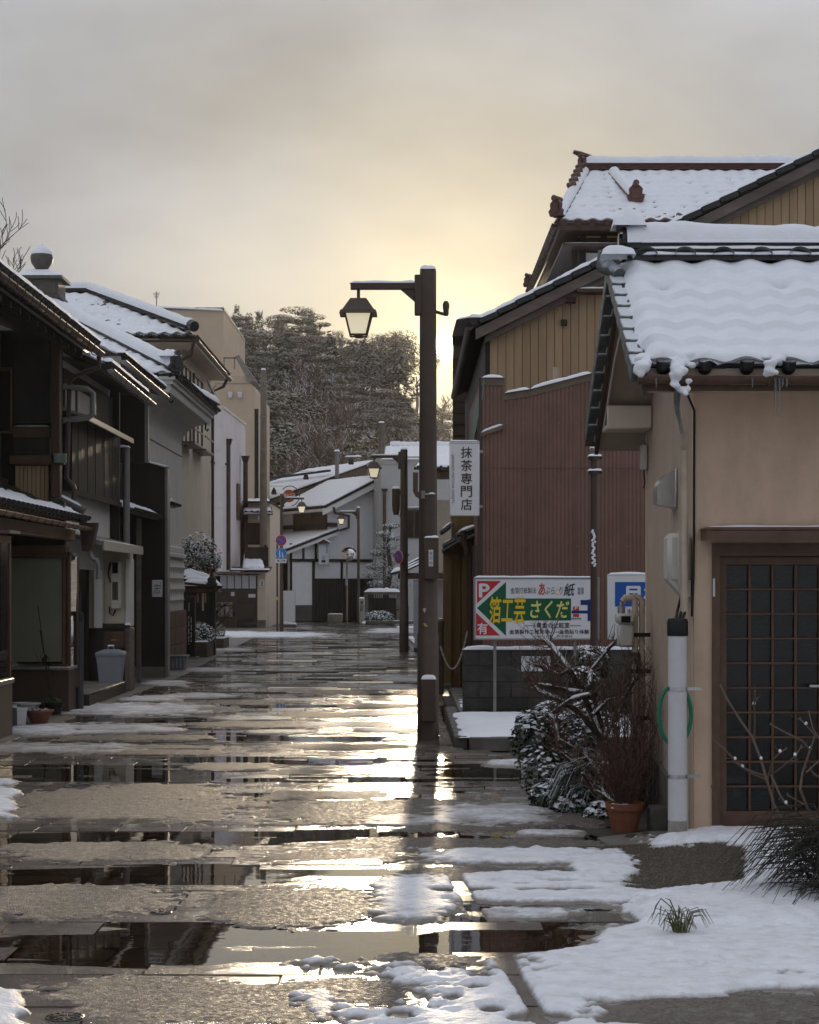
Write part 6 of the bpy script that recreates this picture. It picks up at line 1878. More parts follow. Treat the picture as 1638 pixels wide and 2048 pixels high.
part('finial_ball', MB().lathe([(.11, .43), (.10, .50), (.14, .55), (.215, .66), (.235, .76), (.215, .85), (.15, .93), (.05, .99), (.01, 1.03)], apx, apy, zt0, 20), VERD, tu)
sc_ = MB().lathe([(.222, .83), (.20, .90), (.13, .96), (.05, 1.02), (.01, 1.06)], apx, apy, zt0 + .004, 20)
part('snow_cap', sc_, SNOW, tu)
# lower street face: diamond relief tiles, then brown stone
part('stone_base', MB().box(-10.5, kx + .10, ky0 - .02, ky1, 0, 1.12), pmat('brown_stone', (.17, .105, .075), .8, .2, 5, bump=.4, bscale=40, dirt=.4), ku, smooth=False)
for j in range(3):
    for i in range(6):
        y_ = ky0 + .3 + i * 1.05
        part('stone_slab', MB().box(kx + .10, kx + .115, y_ - .28, y_ + .74, .03 + j * .37, .37 + j * .37, .006), pmat('brown_stone', (.1, .1, .1)), ku)
part('relief_ground', MB().box(kx - .02, kx + .05, ky0 - .01, ky1, 1.12, 2.25), PLASTER, ku, smooth=False)
dm = MB()
frustum(dm, 0, 0, 0, .2, .05, .02)
dmm = MB(Matrix.Rotation(R(90), 4, 'Y') @ Matrix.Rotation(R(45), 4, 'Z')); dmm.add(dm.v, dm.f)
dmesh = dmm.mesh('relief_tile', PLASTER, smooth=False)
for j in range(4):
    for i in range(14):
        y_ = ky0 + .25 + i * .44 + (.22 if j % 2 else 0)
        if y_ < ky1: piece('relief_tile', dmesh, ku, (kx + .05, y_, 1.35 + j * .235), scale=(1, .72, .5))
part('string_course', MB().box(-10.5, kx + .11, ky0 - .06, ky1, 2.25, 2.36, .02).box(-10.5, kx + .07, ky0 - .03, ky1, 2.362, 2.5, .02), PLASTER, ku)
# tile hood over a window on the street face
hd = part('window_hood', MB().poly([(kx - .02, 37.6, 3.62), (kx + .42, 37.6, 3.30), (kx + .42, 37.6, 3.20), (kx - .02, 37.6, 3.22)], (0, 1.5, 0)), TILE, ku)
roof_plane(hd, (kx + .44, 37.5, 3.26), (kx + .44, 39.2, 3.26), (kx, 37.5, 3.66), (kx, 39.2, 3.66), snow_t=0, nu=5, nv=4, wave=.035)
part('hood_ridge', MB().box(kx - .05, kx + .12, 37.3, 39.3, 3.64, 3.86, .02).box(kx - .05, kx + .22, 37.2, 37.34, 3.86, 3.92), TILE, ku)
part('hood_roll', MB().tube([(kx + .02, 37.5, 3.68), (kx + .46, 37.5, 3.30)], .08, 10), TILE, ku)
part('hood_bracket', MB().poly([(kx, 37.6, 2.9), (kx + .3, 37.6, 3.2), (kx, 37.6, 3.2)], (0, .1, 0)), PLASTER, ku)
# ---------------------------------------------------------------- plants
def leaf_cloud(n, centre, rad, size, rngs, shape='ellipsoid', up=0.3, flat=.55):
    """n small leaf faces through a rounded volume, denser towards its skin"""
    mb = MB()
    cx, cy, cz = centre
    rx, ry, rz = rad
    for k in range(n):
        while True:
            x, y, z = (rngs.uniform(-1, 1) for _ in range(3))
            d = x * x + y * y + z * z
            if d < 1: break
        q = d ** .5
        s = (.55 + .45 * q) / max(q, .3) if q > .3 else 1
        x *= s; y *= s; z *= s
        p = Vector((cx + x * rx, cy + y * ry, cz + z * rz))
        nrm = Vector((x + rngs.uniform(-.7, .7), y + rngs.uniform(-.7, .7), z + up + rngs.uniform(-.5, .7))).normalized()
        t = nrm.orthogonal().normalized()
        a = rngs.uniform(0, 6.28)
        t = (Matrix.Rotation(a, 3, nrm) @ t)
        b = nrm.cross(t)
        L = size * rngs.uniform(.6, 1.4); w = L * flat
        mb.add([p - t * L * .5, p + b * w * .5, p + t * L * .5, p - b * w * .5], [(0, 1, 2, 3)])
    return mb


def branch_tree(base, height, rngs, levels=4, spread=.6, r0=.12, mb=None, upb=.35, kids=(3, 5), seg=3, droop=0.0, min_r=.006, lean=(0, 0)):
    mb = mb or MB()

    def grow(p, d, L, r, lev):
        pts = [p.copy()]; rs = [r]
        q = p.copy(); dd = d.copy()
        for s in range(seg):
            dd = (dd + Vector((rngs.uniform(-.25, .25), rngs.uniform(-.25, .25), rngs.uniform(-.12, .2) - droop * (levels - lev)))).normalized()
            q = q + dd * (L / seg)
            pts.append(q.copy()); rs.append(max(r * (1 - .55 * (s + 1) / seg), min_r))
        mb.tube(pts, rs, 5 if lev > levels - 2 else 3, caps=False)
        if lev <= 0: return
        n = rngs.randint(*kids)
        for k in range(n):
            t = rngs.uniform(.35, 1.0)
            i = min(int(t * seg), seg - 1); f = t * seg - i
            st = pts[i].lerp(pts[i + 1], f)
            a = rngs.uniform(0, 6.28)
            side = Vector((math.cos(a), math.sin(a), rngs.uniform(-.1, .5)))
            nd = (dd * (1 - spread) + side * spread + Vector((0, 0, upb))).normalized()
            grow(st, nd, L * rngs.uniform(.5, .78), max(rs[i] * rngs.uniform(.45, .65), min_r), lev - 1)
    grow(Vector(base), Vector((lean[0], lean[1], 1)).normalized(), height * .42, r0, levels)
    return mb


LEAFS = pmat('snow_dusted_leaf', (.045, .06, .028), .5, .4, 9, snow=.95, snow_lo=.35, snow_hi=.75, snow_scale=7)
LEAFD = pmat('dark_evergreen_leaf', (.022, .036, .017), .4, .45, 11, spec=.5)
LEAFY = pmat('olive_leaf', (.13, .13, .045), .5, .4, 9, snow=.6, snow_lo=.55, snow_hi=.95, snow_scale=9)
NEEDLE = pmat('pine_needles', (.05, .065, .040), .6, .35, 4, snow=.9, snow_lo=.3, snow_hi=.8, snow_scale=5)
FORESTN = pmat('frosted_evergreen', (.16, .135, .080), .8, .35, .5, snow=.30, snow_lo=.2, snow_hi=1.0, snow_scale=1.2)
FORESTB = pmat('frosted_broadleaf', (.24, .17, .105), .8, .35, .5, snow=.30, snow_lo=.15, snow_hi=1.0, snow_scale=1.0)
TWIG = pmat('brown_twig', (.11, .065, .045), .7, .3, 10, snow=.35, snow_lo=.55, snow_hi=.9, snow_scale=20)

# ---------------------------------------------------------------- houses at the far bend
def window(parent, x0, x1, z0, z1, Y, frame=BRONZE, depth=.05, glass=True):
    f = part('window', MB().box(x0 - .05, x1 + .05, Y - depth, Y - .004, z0 - .05, z0).box(x0 - .05, x1 + .05, Y - depth, Y - .004, z1, z1 + .05).box(x0 - .05, x0, Y - depth, Y - .004, z0, z1).box(x1, x1 + .05, Y - depth, Y - .004, z0, z1), frame, parent)
    part('pane', MB().box(x0, x1, Y - .02, Y - .008, z0, z1), GLASSD if glass else CURTAIN, f)
    part('mullion', MB().box((x0 + x1) / 2 - .02, (x0 + x1) / 2 + .02, Y - depth, Y - .021, z0, z1), frame, f)
    return f


def window_x(parent, X, y0, y1, z0, z1, frame=BRONZE):
    f = part('window', MB().box(X + .004, X + .06, y0 - .06, y1 + .06, z0 - .06, z0).box(X + .004, X + .06, y0 - .06, y1 + .06, z1, z1 + .06).box(X + .004, X + .06, y0 - .06, y0, z0, z1).box(X + .004, X + .06, y1, y1 + .06, z0, z1), frame, parent)
    part('pane', MB().box(X + .006, X + .012, y0, y1, z0, z1), pmat('pale_curtain_pane', (.62, .58, .50), .5, .05), f)  # opaque curtained pane in one even pale colour
    part('mullion', MB().box(X + .012, X + .05, (y0 + y1) / 2 - .03, (y0 + y1) / 2 + .03, z0, z1), frame, f)
    return f


# beige house with a snowy hip roof, above the storehouse
h5 = thing('beige_hip_house', 'tall beige house with a snowy hip roof and shaded street windows', 'house', (-9, 51, 0))
x5, y5, y5b = PX(363, 48), 48.0, 55.0
ze5 = PZ(672, 46.5)
part('wall', MB().box(-14, x5, y5, y5b, 0, ze5), BEIGEW, h5, smooth=False)
for (a, b) in ((47.9, 49.6), (50.5, 52.4)):
    window_x(h5, x5, a, b, 5.2, 7.1)
    part('balcony_rail', MB().box(x5 + .06, x5 + .35, a - .1, b + .1, 5.15, 5.2).box(x5 + .32, x5 + .35, a - .1, b + .1, 5.5, 5.54), PIPEB, h5)
r5 = part('roof', MB().box(-11.2, -9.5, 49, 52, ze5 + .5, ze5 + .9), WOODD, h5, smooth=False)
ex5, ey5, ey5b = PX(388, 46.5), 46.5, 55.2
rx5 = PX(180, 50)
rz5 = PZ(588, 50)
roof_plane(r5, (-15, ey5, ze5), (ex5, ey5, ze5), (-12.0, 50, rz5), (rx5, 50, rz5), snow_t=.035, nu=5, nv=5, seed=301, lens=.15, wave=.05, step=.045, tw=.30, rh=.34, tile_scale=1.5)
roof_plane(r5, (ex5, ey5, ze5), (ex5, ey5b, ze5), (rx5, 50, rz5), (rx5, 51.7, rz5), snow_t=.06, nu=4, nv=3, seed=302, wave=.04, tile_scale=1.3, tw=.30, rh=.34)
ridge(r5, (rx5, 50, rz5 + .05), (ex5 - .1, ey5 + .12, ze5 + .18), r=.13, snow=.07, bands=2, seed=41, name='hip_ridge')
ridge(r5, (-13, 50, rz5 + .05), (rx5, 50, rz5 + .05), r=.13, snow=.07, bands=2, seed=42)
part('ridge_end_tile', MB().tube([(ex5 - .18, ey5 + .2, ze5 + .30), (ex5 + .02, ey5 - .06, ze5 + .22)], .13, 10), TILE, r5)
part('soffit', MB().box(-14, ex5 - .04, ey5 + .06, ey5b - .06, ze5 - .16, ze5 - .08), BEIGEW, h5, smooth=False)
gutter(h5, (-14, ey5 - .05, ze5 - .08), (ex5 + .03, ey5 - .05, ze5 - .10), .06, PIPEB)
gutter(h5, (ex5 + .06, ey5, ze5 - .10), (ex5 + .06, ey5b, ze5 - .12), .06, PIPEB)
tube_path('downpipe', [(ex5 - .02, ey5 + .1, ze5 - .12), (ex5 - .1, 46.8, ze5 - .4), (x5 + .06, 46.9, ze5 - .6), (x5 + .06, 46.93, 2)], .045, PIPEB, h5)
tube_path('downpipe', [(ex5, ey5b - .2, ze5 - .12), (ex5 - .1, ey5b - .3, ze5 - .35), (x5 + .08, ey5b - .4, ze5 - .5), (x5 + .08, ey5b - .4, 2)], .045, PIPEB, h5)
t = thing('satellite_dish', 'small white satellite dish on the beige house', 'satellite dish', P(421, 785, 53))
q = MB(Matrix.Translation(P(421, 771, 53)) @ Matrix.Rotation(R(65), 4, 'Y'))
m = MB().lathe([(.02, -.06), (.15, -.04), (.24, .0), (.235, .01), (.12, -.02), (.01, -.035)], 0, 0, 0, 18); q.add(m.v, m.f)
part('dish', q, PVC, t); part('mount', MB().tube([P(421, 775, 53), P(424, 785, 53), P(421, 790, 53)], .02, 6).tube([P(424, 782, 53), P(432, 770, 53)], .012, 5), PIPEG, t)
t = thing('tv_antenna', 'thin television antenna on the roof of the tan block', 'antenna', P(313, 614, 92))
part('mast', MB().tube([P(313, 616, 92), P(313, 583, 92)], .025, 5), PIPEG, t)
for k in range(4):
    part('element', MB().tube([P(306 + k, 587 + k * 3, 92), P(320 - k, 586 + k * 3, 92)], .018, 4), PIPEG, t)

# pinkish three storey block jutting over a small shop
h6 = thing('pink_grey_block', 'plain pinkish grey three storey block with dark downpipes, over the curtained shop', 'building', (-8, 78, 0))
Y6 = 74.0
x6a, x6b = PX(330, Y6), PX(446, Y6)
zt6 = PZ(817, Y6); zb6 = PZ(1143, Y6)
x6c = PX(491, 82)
bl = MB().poly([(x6a, Y6, zb6), (x6b, Y6, zb6), (x6c, 82, zb6), (x6a, 82, zb6)], (0, 0, zt6 - zb6))
part('wall', bl, PINKW, h6, smooth=False)
part('parapet_trim', MB().poly([(x6a, Y6 - .04, zt6), (x6b + .04, Y6 - .04, zt6), (x6c + .04, 82, zt6), (x6a, 82, zt6)], (0, 0, .10)), pmat('pale_trim', (.62, .56, .50), .6, .05), h6, smooth=False)
for y_ in (901, 1015):
    part('panel_joint', MB().box(x6a, x6b - .05, Y6 - .015, Y6 - .003, PZ(y_, Y6) - .015, PZ(y_, Y6) + .015), pmat('pale_trim', (.6, .6, .6)), h6)
for (xx_, yt, yb_) in ((456, 878, 1140), (491, 912, 1142)):
    Yp = Y6 + 1.2 if xx_ == 456 else 80
    part('downpipe', MB().tube([P(xx_, yt + 10, Yp), P(xx_, yb_, Yp)], .10, 8), PIPEB, h6)
    hp = MB(); frustum(hp, PX(xx_, Yp), Yp, PZ(yt + 12, Yp), .10, PZ(yt, Yp), .17); part('rain_hopper', hp, PIPEB, h6)
tube_path('conduit', [P(386, 850, Y6 - .1), P(386, 1142, Y6 - .1)], .05, PIPEG, h6)
tube_path('conduit', [P(380, 850, Y6 - .1), P(380, 1142, Y6 - .1)], .04, PIPEG, h6)
tube_path('cable', [P(388, 893, Y6 - .1), P(405, 912, Y6 - .1), P(425, 926, Y6 - .1), P(452, 928, Y6 + .8)], .045, BLACK, h6)
snow_strip(h6, P(405, 911, Y6 - .1), P(452, 926, Y6 + .8), .08, .05, seed=3)
window(h6, PX(356, Y6), PX(366, Y6), PZ(1050, Y6), PZ(990, Y6), Y6)
slitY = 79.0
sx = np.interp(slitY, [Y6, 82], [x6b, x6c])
part('window', MB().box(sx - .02, sx + .07, slitY - .5, slitY + .5, PZ(1040, slitY), PZ(968, slitY)), BRONZE, h6)
# ground floor shop with a divided curtain
Ys = 76.8
shp = thing('curtained_shop', 'small shop with a pale hanging door curtain and dark glazed doors', 'shop', (PX(470, Ys), Ys, 0))
xs0, xs1 = PX(400, Ys), PX(531, Ys)
part('wall', MB().box(PX(515, Ys), xs1, Ys - .05, Ys + 4, 0, PZ(1145, Ys)).box(xs0, PX(515, Ys), Ys - .03, Ys + 4, PZ(1152, Ys), PZ(1145, Ys)), BEIGEW, shp, smooth=False)
part('wall_foot', MB().box(PX(514.5, Ys), xs1 + .02, Ys - .08, Ys, 0, PZ(1240, Ys)), CONC, shp, smooth=False)
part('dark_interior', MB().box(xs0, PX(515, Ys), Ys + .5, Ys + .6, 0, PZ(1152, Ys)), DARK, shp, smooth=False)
part('door_frame', MB().box(PX(511, Ys), PX(515, Ys), Ys - .04, Ys + .05, 0, PZ(1152, Ys)).box(PX(470, Ys), PX(473, Ys), Ys - .04, Ys + .05, 0, PZ(1178, Ys)).box(PX(427, Ys), PX(430, Ys), Ys - .04, Ys + .05, 0, PZ(1178, Ys)).box(xs0, PX(511, Ys), Ys - .03, Ys + .05, PZ(1213, Ys), PZ(1210, Ys)).box(PX(449, Ys), PX(451, Ys), Ys - .03, Ys + .05, 0, PZ(1178, Ys)), WOODB, shp)
part('door_pane', MB().box(PX(473, Ys), PX(511, Ys), Ys, Ys + .01, .05, PZ(1178, Ys)), GLASS, shp, smooth=False)
part('door_pane', MB().box(PX(400, Ys), PX(470, Ys), Ys, Ys + .01, .6, PZ(1178, Ys)), GLASS, shp, smooth=False)
part('lower_panel', MB().box(PX(400, Ys), PX(470, Ys), Ys - .01, Ys + .02, 0, PZ(1232, Ys)), WOODB, shp, smooth=False)
part('door_poster', MB().box(PX(433, Ys), PX(465, Ys), Ys - .03, Ys - .02, PZ(1233, Ys), PZ(1204, Ys)), pmat('faded_poster', (.30, .27, .24), .6, .5, 6), shp)
part('door_note', MB().box(PX(462, Ys), PX(469, Ys), Ys - .03, Ys - .02, PZ(1192, Ys), PZ(1184, Ys)), PLASTERB, shp)
part('door_note', MB().box(PX(497, Ys), PX(511, Ys), Ys - .03, Ys - .02, PZ(1195, Ys), PZ(1188, Ys)), PLASTERB, shp)
NOREN = pmat('white_linen', (.60, .60, .64), .9, .06, 4, bump=.2)
nx0, nx1 = PX(440, Ys), PX(513, Ys)
for k in range(5):
    a = nx0 + (nx1 - nx0) * k / 5 + .02; b = nx0 + (nx1 - nx0) * (k + 1) / 5 - .015
    U, V = np.meshgrid(np.linspace(a, b, 9), np.linspace(PZ(1177, Ys), PZ(1152, Ys), 7))
    Yv = Ys - .12 - .03 * np.sin((U - a) * 14 + k) * np.clip((PZ(1152, Ys) - V) * 2, 0, 1)
    part('curtain_panel', MB().grid(np.dstack([U, Yv, V]), 8, 6), NOREN, shp)
    part('curtain_loop', MB().box(a + .02, a + .10, Ys - .13, Ys - .11, PZ(1152, Ys), PZ(1147.5, Ys)), NOREN, shp)
part('curtain_rail', MB().tube([(nx0 - .1, Ys - .12, PZ(1149, Ys)), (nx1 + .1, Ys - .12, PZ(1149, Ys))], .02, 6), WOODB, shp)
part('shop_eave', MB().poly([(xs0, Ys - .6, PZ(1142, Ys)), (PX(543, Ys), Ys - .6, PZ(1142, Ys)), (PX(543, Ys), Ys + .3, PZ(1136, Ys)), (xs0, Ys + .3, PZ(1136, Ys))], (0, 0, .06)), WOODB, shp)
snow_strip(shp, (xs0, Ys - .5, PZ(1140, Ys)), (PX(543, Ys), Ys - .5, PZ(1140, Ys)), .3, .06, side=(0, 1, 0), seed=7)
roof_plane(part('shop_roof', MB().box(PX(486, Ys), PX(534, Ys), Ys + .7, Ys + .8, 2.2, 3.2), WOODD, shp, smooth=False), (PX(485, Ys), Ys - .4, PZ(1138, Ys)), (PX(533, Ys), Ys - .4, PZ(1138, Ys)), (PX(487, Ys + 2), Ys + 2, PZ(1104, Ys + 2)), (PX(522, Ys + 2), Ys + 2, PZ(1104, Ys + 2)), snow_t=.07, nu=3, nv=3, seed=311, eave=False)
part('name_plate', MB().box(PX(519, Ys), PX(529, Ys), Ys - .08, Ys - .052, PZ(1174, Ys), PZ(1159, Ys)), PLASTERB, shp)
ii = MB()
for k in range(3): ii.box(PX(522.5, Ys), PX(526, Ys), Ys - .085, Ys - .0805, PZ(1165 + k * 3.5, Ys), PZ(1163 + k * 3.5, Ys))
part('name_marks', ii, NAVYP, shp)
# upper floor with lattice window behind the shop
h7 = thing('lattice_window_house', 'small beige house with a brown lattice window above the shop roof', 'house', (PX(520, 80), 82, 0))
part('wall', MB().box(PX(488, 80), PX(540, 80), 80, 88, 0, PZ(1003, 80)), BEIGEW, h7, smooth=False)
for k in range(9):
    xk = PX(495 + k * 2.9, 80)
    part('lattice_bar', MB().box(xk, xk + .035, 79.93, 79.99, PZ(1086, 80), PZ(1048, 80)), WOODB, h7)
part('lattice_frame', MB().box(PX(493, 80), PX(522, 80), 79.96, 80.0, PZ(1089, 80), PZ(1046, 80)), WOODD, h7)
rf7 = part('roof', MB().box(PX(486, 80), PX(543, 80), 79.6, 88, PZ(1006, 80), PZ(1003, 80)), WOODD, h7, smooth=False)
roof_plane(rf7, (PX(486, 79.4), 79.4, PZ(1024, 79.4)), (PX(545, 79.4), 79.4, PZ(1024, 79.4)), (PX(488, 82), 82, PZ(1000, 82)), (PX(540, 82), 82, PZ(1000, 82)), snow_t=.08, nu=3, nv=3, seed=313, tile_scale=1.3)
gutter(h7, (PX(486, 79.3), 79.3, PZ(1027, 79.3)), (PX(546, 79.3), 79.3, PZ(1027, 79.3)), .07, PIPEG, snow=.05)
part('wall_lamp', MB().lathe([(.06, 0), (.08, .15), (.05, .2)], PX(516, 80), 79.85, PZ(1040, 80), 8), PVC, h7)
t = thing('utility_pole', 'tall concrete utility pole rising behind the small shop', 'utility pole', (PX(527, 79), 79, 0))
part('pole', MB().lathe([(.17, 0), (.12, PZ(742, 79)), (.06, PZ(739, 79))], PX(527, 79), 79, 0, 14), pmat('pole_concrete', (.20, .165, .13), .8, .2, 5, dirt=.3), t)
for y_ in (764, 835, 900):
    part('pole_band', MB().lathe([(.15, 0), (.15, .05)], PX(527, 79), 79, PZ(y_, 79), 12), PIPEG, t)
rough_top_snow(t, PX(527, 79) - .1, PX(527, 79) + .1, 78.9, 79.1, PZ(740, 79), .08, 3)
t = thing('striped_guy_guard', 'black guy guard with pale stripes at the foot of the utility pole', 'guard', (PX(532, 78), 78, 0))
part('guard', MB().tube([P(533, 1252, 78), P(531, 1090, 78)], .055, 8), BLACK, t)
for k in range(8):
    part('stripe', MB().tube([P(533, 1250 - k * 8, 78), P(533, 1247 - k * 8, 78)], .062, 8), pmat('pale_stripe', (.45, .40, .30), .6), t)

# tan five storey block behind
h8 = thing('tan_apartment_block', 'plain tan flat roofed block standing tall behind the houses', 'building', (-11, 98, 0))
Y8 = 92.0
part('wall', MB().box(PX(250, Y8), PX(447, Y8), Y8, Y8 + 12, 0, PZ(620, Y8)), TANW, h8, smooth=False)
part('parapet', MB().box(PX(250, Y8), PX(448, Y8), Y8 - .05, Y8 + 12, PZ(620, Y8), PZ(615, Y8)), pmat('dark_coping', (.22, .20, .18), .6), h8)
snow_strip(h8, P(300, 615, Y8), P(447, 622, Y8), .3, .10, side=(0, 1, 0), seed=3)
lw = MB().poly([(PX(430, Y8 - 3), Y8 - 3, 0), (PX(511, Y8 - 3), Y8 - 3, 0), (PX(511, Y8 - 3), Y8 - 3, PZ(780, Y8 - 3)), (PX(492, Y8 - 3), Y8 - 3, PZ(752, Y8 - 3)), (PX(430, Y8 - 3), Y8 - 3, PZ(752, Y8 - 3))], (0, 9, 0))
part('wing', lw, TANW, h8, smooth=False)
part('raking_coping', MB().poly([(PX(470, Y8 - 3.1), Y8 - 3.1, PZ(728, Y8)), (PX(478, Y8 - 3.1), Y8 - 3.1, PZ(726, Y8)), (PX(512, Y8 - 3.1), Y8 - 3.1, PZ(776, Y8)), (PX(497, Y8 - 3.1), Y8 - 3.1, PZ(778, Y8))], (0, 2, 0)), pmat('dark_coping', (.1, .1, .1)), h8)
part('terrace_rail', MB().box(PX(447, Y8 - 3), PX(472, Y8 - 3), Y8 - 3, Y8 - 2.9, PZ(732, Y8), PZ(729, Y8)).box(PX(447, Y8 - 3), PX(449, Y8 - 3), Y8 - 3, Y8 - 2.9, PZ(752, Y8), PZ(729, Y8)).box(PX(468, Y8 - 3), PX(470, Y8 - 3), Y8 - 3, Y8 - 2.9, PZ(752, Y8), PZ(729, Y8)), pmat('dark_coping', (.1, .1, .1)), h8)
for x in (461, 480):
    part('vent_cover', MB().box(PX(x - 4.5, Y8 - 3), PX(x + 4.5, Y8 - 3), Y8 - 3.2, Y8 - 3.01, PZ(809, Y8), PZ(797, Y8), .04), PVC, h8)
part('panel_joint', MB().box(PX(430, Y8 - 3), PX(511, Y8 - 3), Y8 - 3.02, Y8 - 3.004, PZ(781, Y8), PZ(780, Y8)), pmat('dark_coping', (.1, .1, .1)), h8)
tube_path('flue', [P(513, 1010, 85), P(513, 818, 85)], .09, BLACK, h8)

# white plastered house with dark timbers at the end of the street
h9 = thing('white_timbered_house', 'white plastered house with black timbers and snowy roofs at the bend', 'house', (PX(650, 94), 94, 0))
phi = R(26)
cX, cY = PX(657, 92), 92.0
Mh = Matrix.Translation((cX, cY, 0)) @ Matrix.Rotation(phi, 4, 'Z')      # local x along the gable, y along the eave side going back
ze9 = PZ(1005, 92)
gw = 5.6                                                                   # gable width
pitch = .50


def M9(): return MB(Mh)


def wl(p): return Mh @ Vector(p)


part('wall', M9().poly([(0, 0, 0), (gw, 0, 0), (gw, 0, ze9), (gw / 2, 0, ze9 + gw / 2 * pitch), (0, 0, ze9)], (0, 6.0, 0)), PLASTERB, h9, smooth=False)
r9 = part('roof', M9().box(gw / 2 - .1, gw / 2 + .1, -.3, 6.0, ze9 + gw / 2 * pitch - .2, ze9 + gw / 2 * pitch - .1), WOODD, h9, smooth=False)
roof_plane(r9, wl((-.45, 6.2, ze9 - .2)), wl((-.45, -.45, ze9 - .2)), wl((gw / 2, 6.2, ze9 + gw / 2 * pitch)), wl((gw / 2, -.45, ze9 + gw / 2 * pitch)), snow_t=.06, nu=4, nv=3, seed=321, thick=.12, tile_scale=1.0, lens=.15)
roof_plane(r9, wl((gw + .45, -.45, ze9 - .2)), wl((gw + .45, 6.2, ze9 - .2)), wl((gw / 2, -.45, ze9 + gw / 2 * pitch)), wl((gw / 2, 6.2, ze9 + gw / 2 * pitch)), snow_t=.06, nu=3, nv=2, seed=322, eave=False)
part('bargeboard', M9().poly([(-.45, -.42, ze9 - .62), (gw / 2, -.42, ze9 + gw / 2 * pitch - .42), (gw / 2, -.42, ze9 + gw / 2 * pitch - .1), (-.45, -.42, ze9 - .3)], (0, .10, 0)), PLASTERB, h9, smooth=False)
part('eave_soffit', M9().box(-.42, -.0, -.3, 6, ze9 - .42, ze9 - .30), PLASTERB, h9, smooth=False)
part('shutter_window', M9().box(-.06, -.003, .15, 4.2, PZ(1058, 92), PZ(1020, 92)), WOODB, h9, smooth=False)
for k in range(5):
    part('shutter_board', M9().box(-.09, -.06, .2 + k * .8, .95 + k * .8, PZ(1057, 92), PZ(1021, 92)), WOODB, h9)
# lean-to along the eave side with its own snowy roof
zl0, zl1 = PZ(1100, 92), PZ(1063, 92)
lw_ = 2.35
part('lean_to_wall', M9().poly([(-lw_ + .35, -.02, 0), (0, -.02, 0), (0, -.02, zl1 - .1), (-lw_ + .35, -.02, zl0 + .12)], (0, 6.0, 0)), PLASTERB, h9, smooth=False)
roof_plane(part('lean_to_roof', M9().box(-.1, -.02, 0, 6, zl1 - .2, zl1 - .1), WOODD, h9, smooth=False), wl((-lw_, 6.2, zl0)), wl((-lw_, -.4, zl0)), wl((.35, 6.2, zl1 + .12)), wl((.35, -.4, zl1 + .12)), snow_t=.06, nu=4, nv=3, seed=323, thick=.10)
part('lean_to_barge', M9().poly([(-lw_ + .1, -.36, zl0 - .22), (.3, -.36, zl1 - .16), (.3, -.36, zl1 - .02), (-lw_ + .1, -.36, zl0 - .06)], (0, .08, 0)), PLASTERB, h9, smooth=False)
part('foot_beam', M9().box(-.12, .4, -.15, 6, zl1 + .22, zl1 + .42), WOODD, h9)


def tb_(x0, x1, z0, z1, d=.05):
    return part('timber', M9().box(x0, x1, -.02 - d, .02 - .025, z0, z1), BLACKW, h9)


zb9 = PZ(1121, 92)
tb_(-lw_ + .35, gw, zb9 - .07, zb9 + .07)
for x in (-lw_ + .37, -1.35, -.72):
    tb_(x, x + .10, .0 if x < -1.9 else zb9, zl0 + .3, .047)
tb_(-.85, -.72, 0, zb9 - .07, .048)
tb_(.62, .72, PZ(1157, 92), zb9 - .07, .047)
tb_(-.72, gw, PZ(1160, 92) - .02, PZ(1157, 92), .046)
part('sliding_door', M9().box(-.70, gw, -.045, -.021, 0, PZ(1160, 92)), BLACKW, h9, smooth=False)
for k in range(16):
    part('door_slat', M9().box(-.62 + k * .13, -.58 + k * .13, -.075, -.046, .05, PZ(1162, 92)), WOODD, h9)
part('dado', M9().box(-1.9, -.86, -.05, -.021, 0, PZ(1210, 92)), pmat('grey_dado', (.09, .08, .07), .7), h9, smooth=False)
part('entrance', M9().box(-lw_ - .02 + .33, -lw_ + .348, .2, 5.5, 0, PZ(1122, 92)), BLACKW, h9, smooth=False)
for k in range(3):
    part('white_panel', M9().box(-lw_ + .32, -lw_ + .3495, .3 + k * 1.2, 1.3 + k * 1.2, PZ(1118, 92), PZ(1103, 92)), PLASTERB, h9, smooth=False)
part('meter_panel', M9().box(-lw_ + .30, -lw_ + .33, .9, 1.7, .3, PZ(1125, 92)), PLASTERB, h9, smooth=False)
tube_path('downpipe', [wl((.05, -.5, ze9 - .25)), wl((.2, -.3, ze9 - .5)), wl((1.0, -.12, ze9 - .62)), wl((1.0, -.1, zl1 + .2)), wl((.5, -.2, zl1 + .05))], .06, PIPEB, h9)
# its hanging sign
p9 = wl((.05, -.35, 0))
ws = thing('hanging_house_sign', 'white vertical hanging sign under a tiny snowy roof on the timbered house', 'sign', P(648, 1132, 91.3))
part('board', MB().box(PX(637, 91.3), PX(658, 91.3), 91.25, 91.42, PZ(1131, 91.3), PZ(1088, 91.3), .02), pmat('pale_blue_board', (.60, .64, .70), .6, .06), ws)
part('board_foot', MB().box(PX(636, 91.3), PX(659, 91.3), 91.24, 91.43, PZ(1131, 91.3), PZ(1129, 91.3)), ALU, ws)
rb = MB().poly([(PX(634, 91.3), 91.1, PZ(1087, 91.3)), (PX(648, 91.3), 91.1, PZ(1079, 91.3)), (PX(662, 91.3), 91.1, PZ(1087, 91.3))], (0, .5, 0))
part('sign_roof', rb, WOODB, ws)
for a, b in (((633, 1087), (648, 1078.5)), ((648, 1078.5), (663, 1087))):
    snow_strip(ws, (PX(a[0], 91.3), 91.3, PZ(a[1], 91.3)), (PX(b[0], 91.3), 91.3, PZ(b[1], 91.3)), .5, .06, side=(0, 1, 0), seed=a[0])
lettering(ws, '山', 644, 1110, 650, 1119, INK, Y=91.25, d=.004)
lettering(ws, '一', 643, 1120, 651, 1125, INK, Y=91.25, d=.004)
ii = MB()
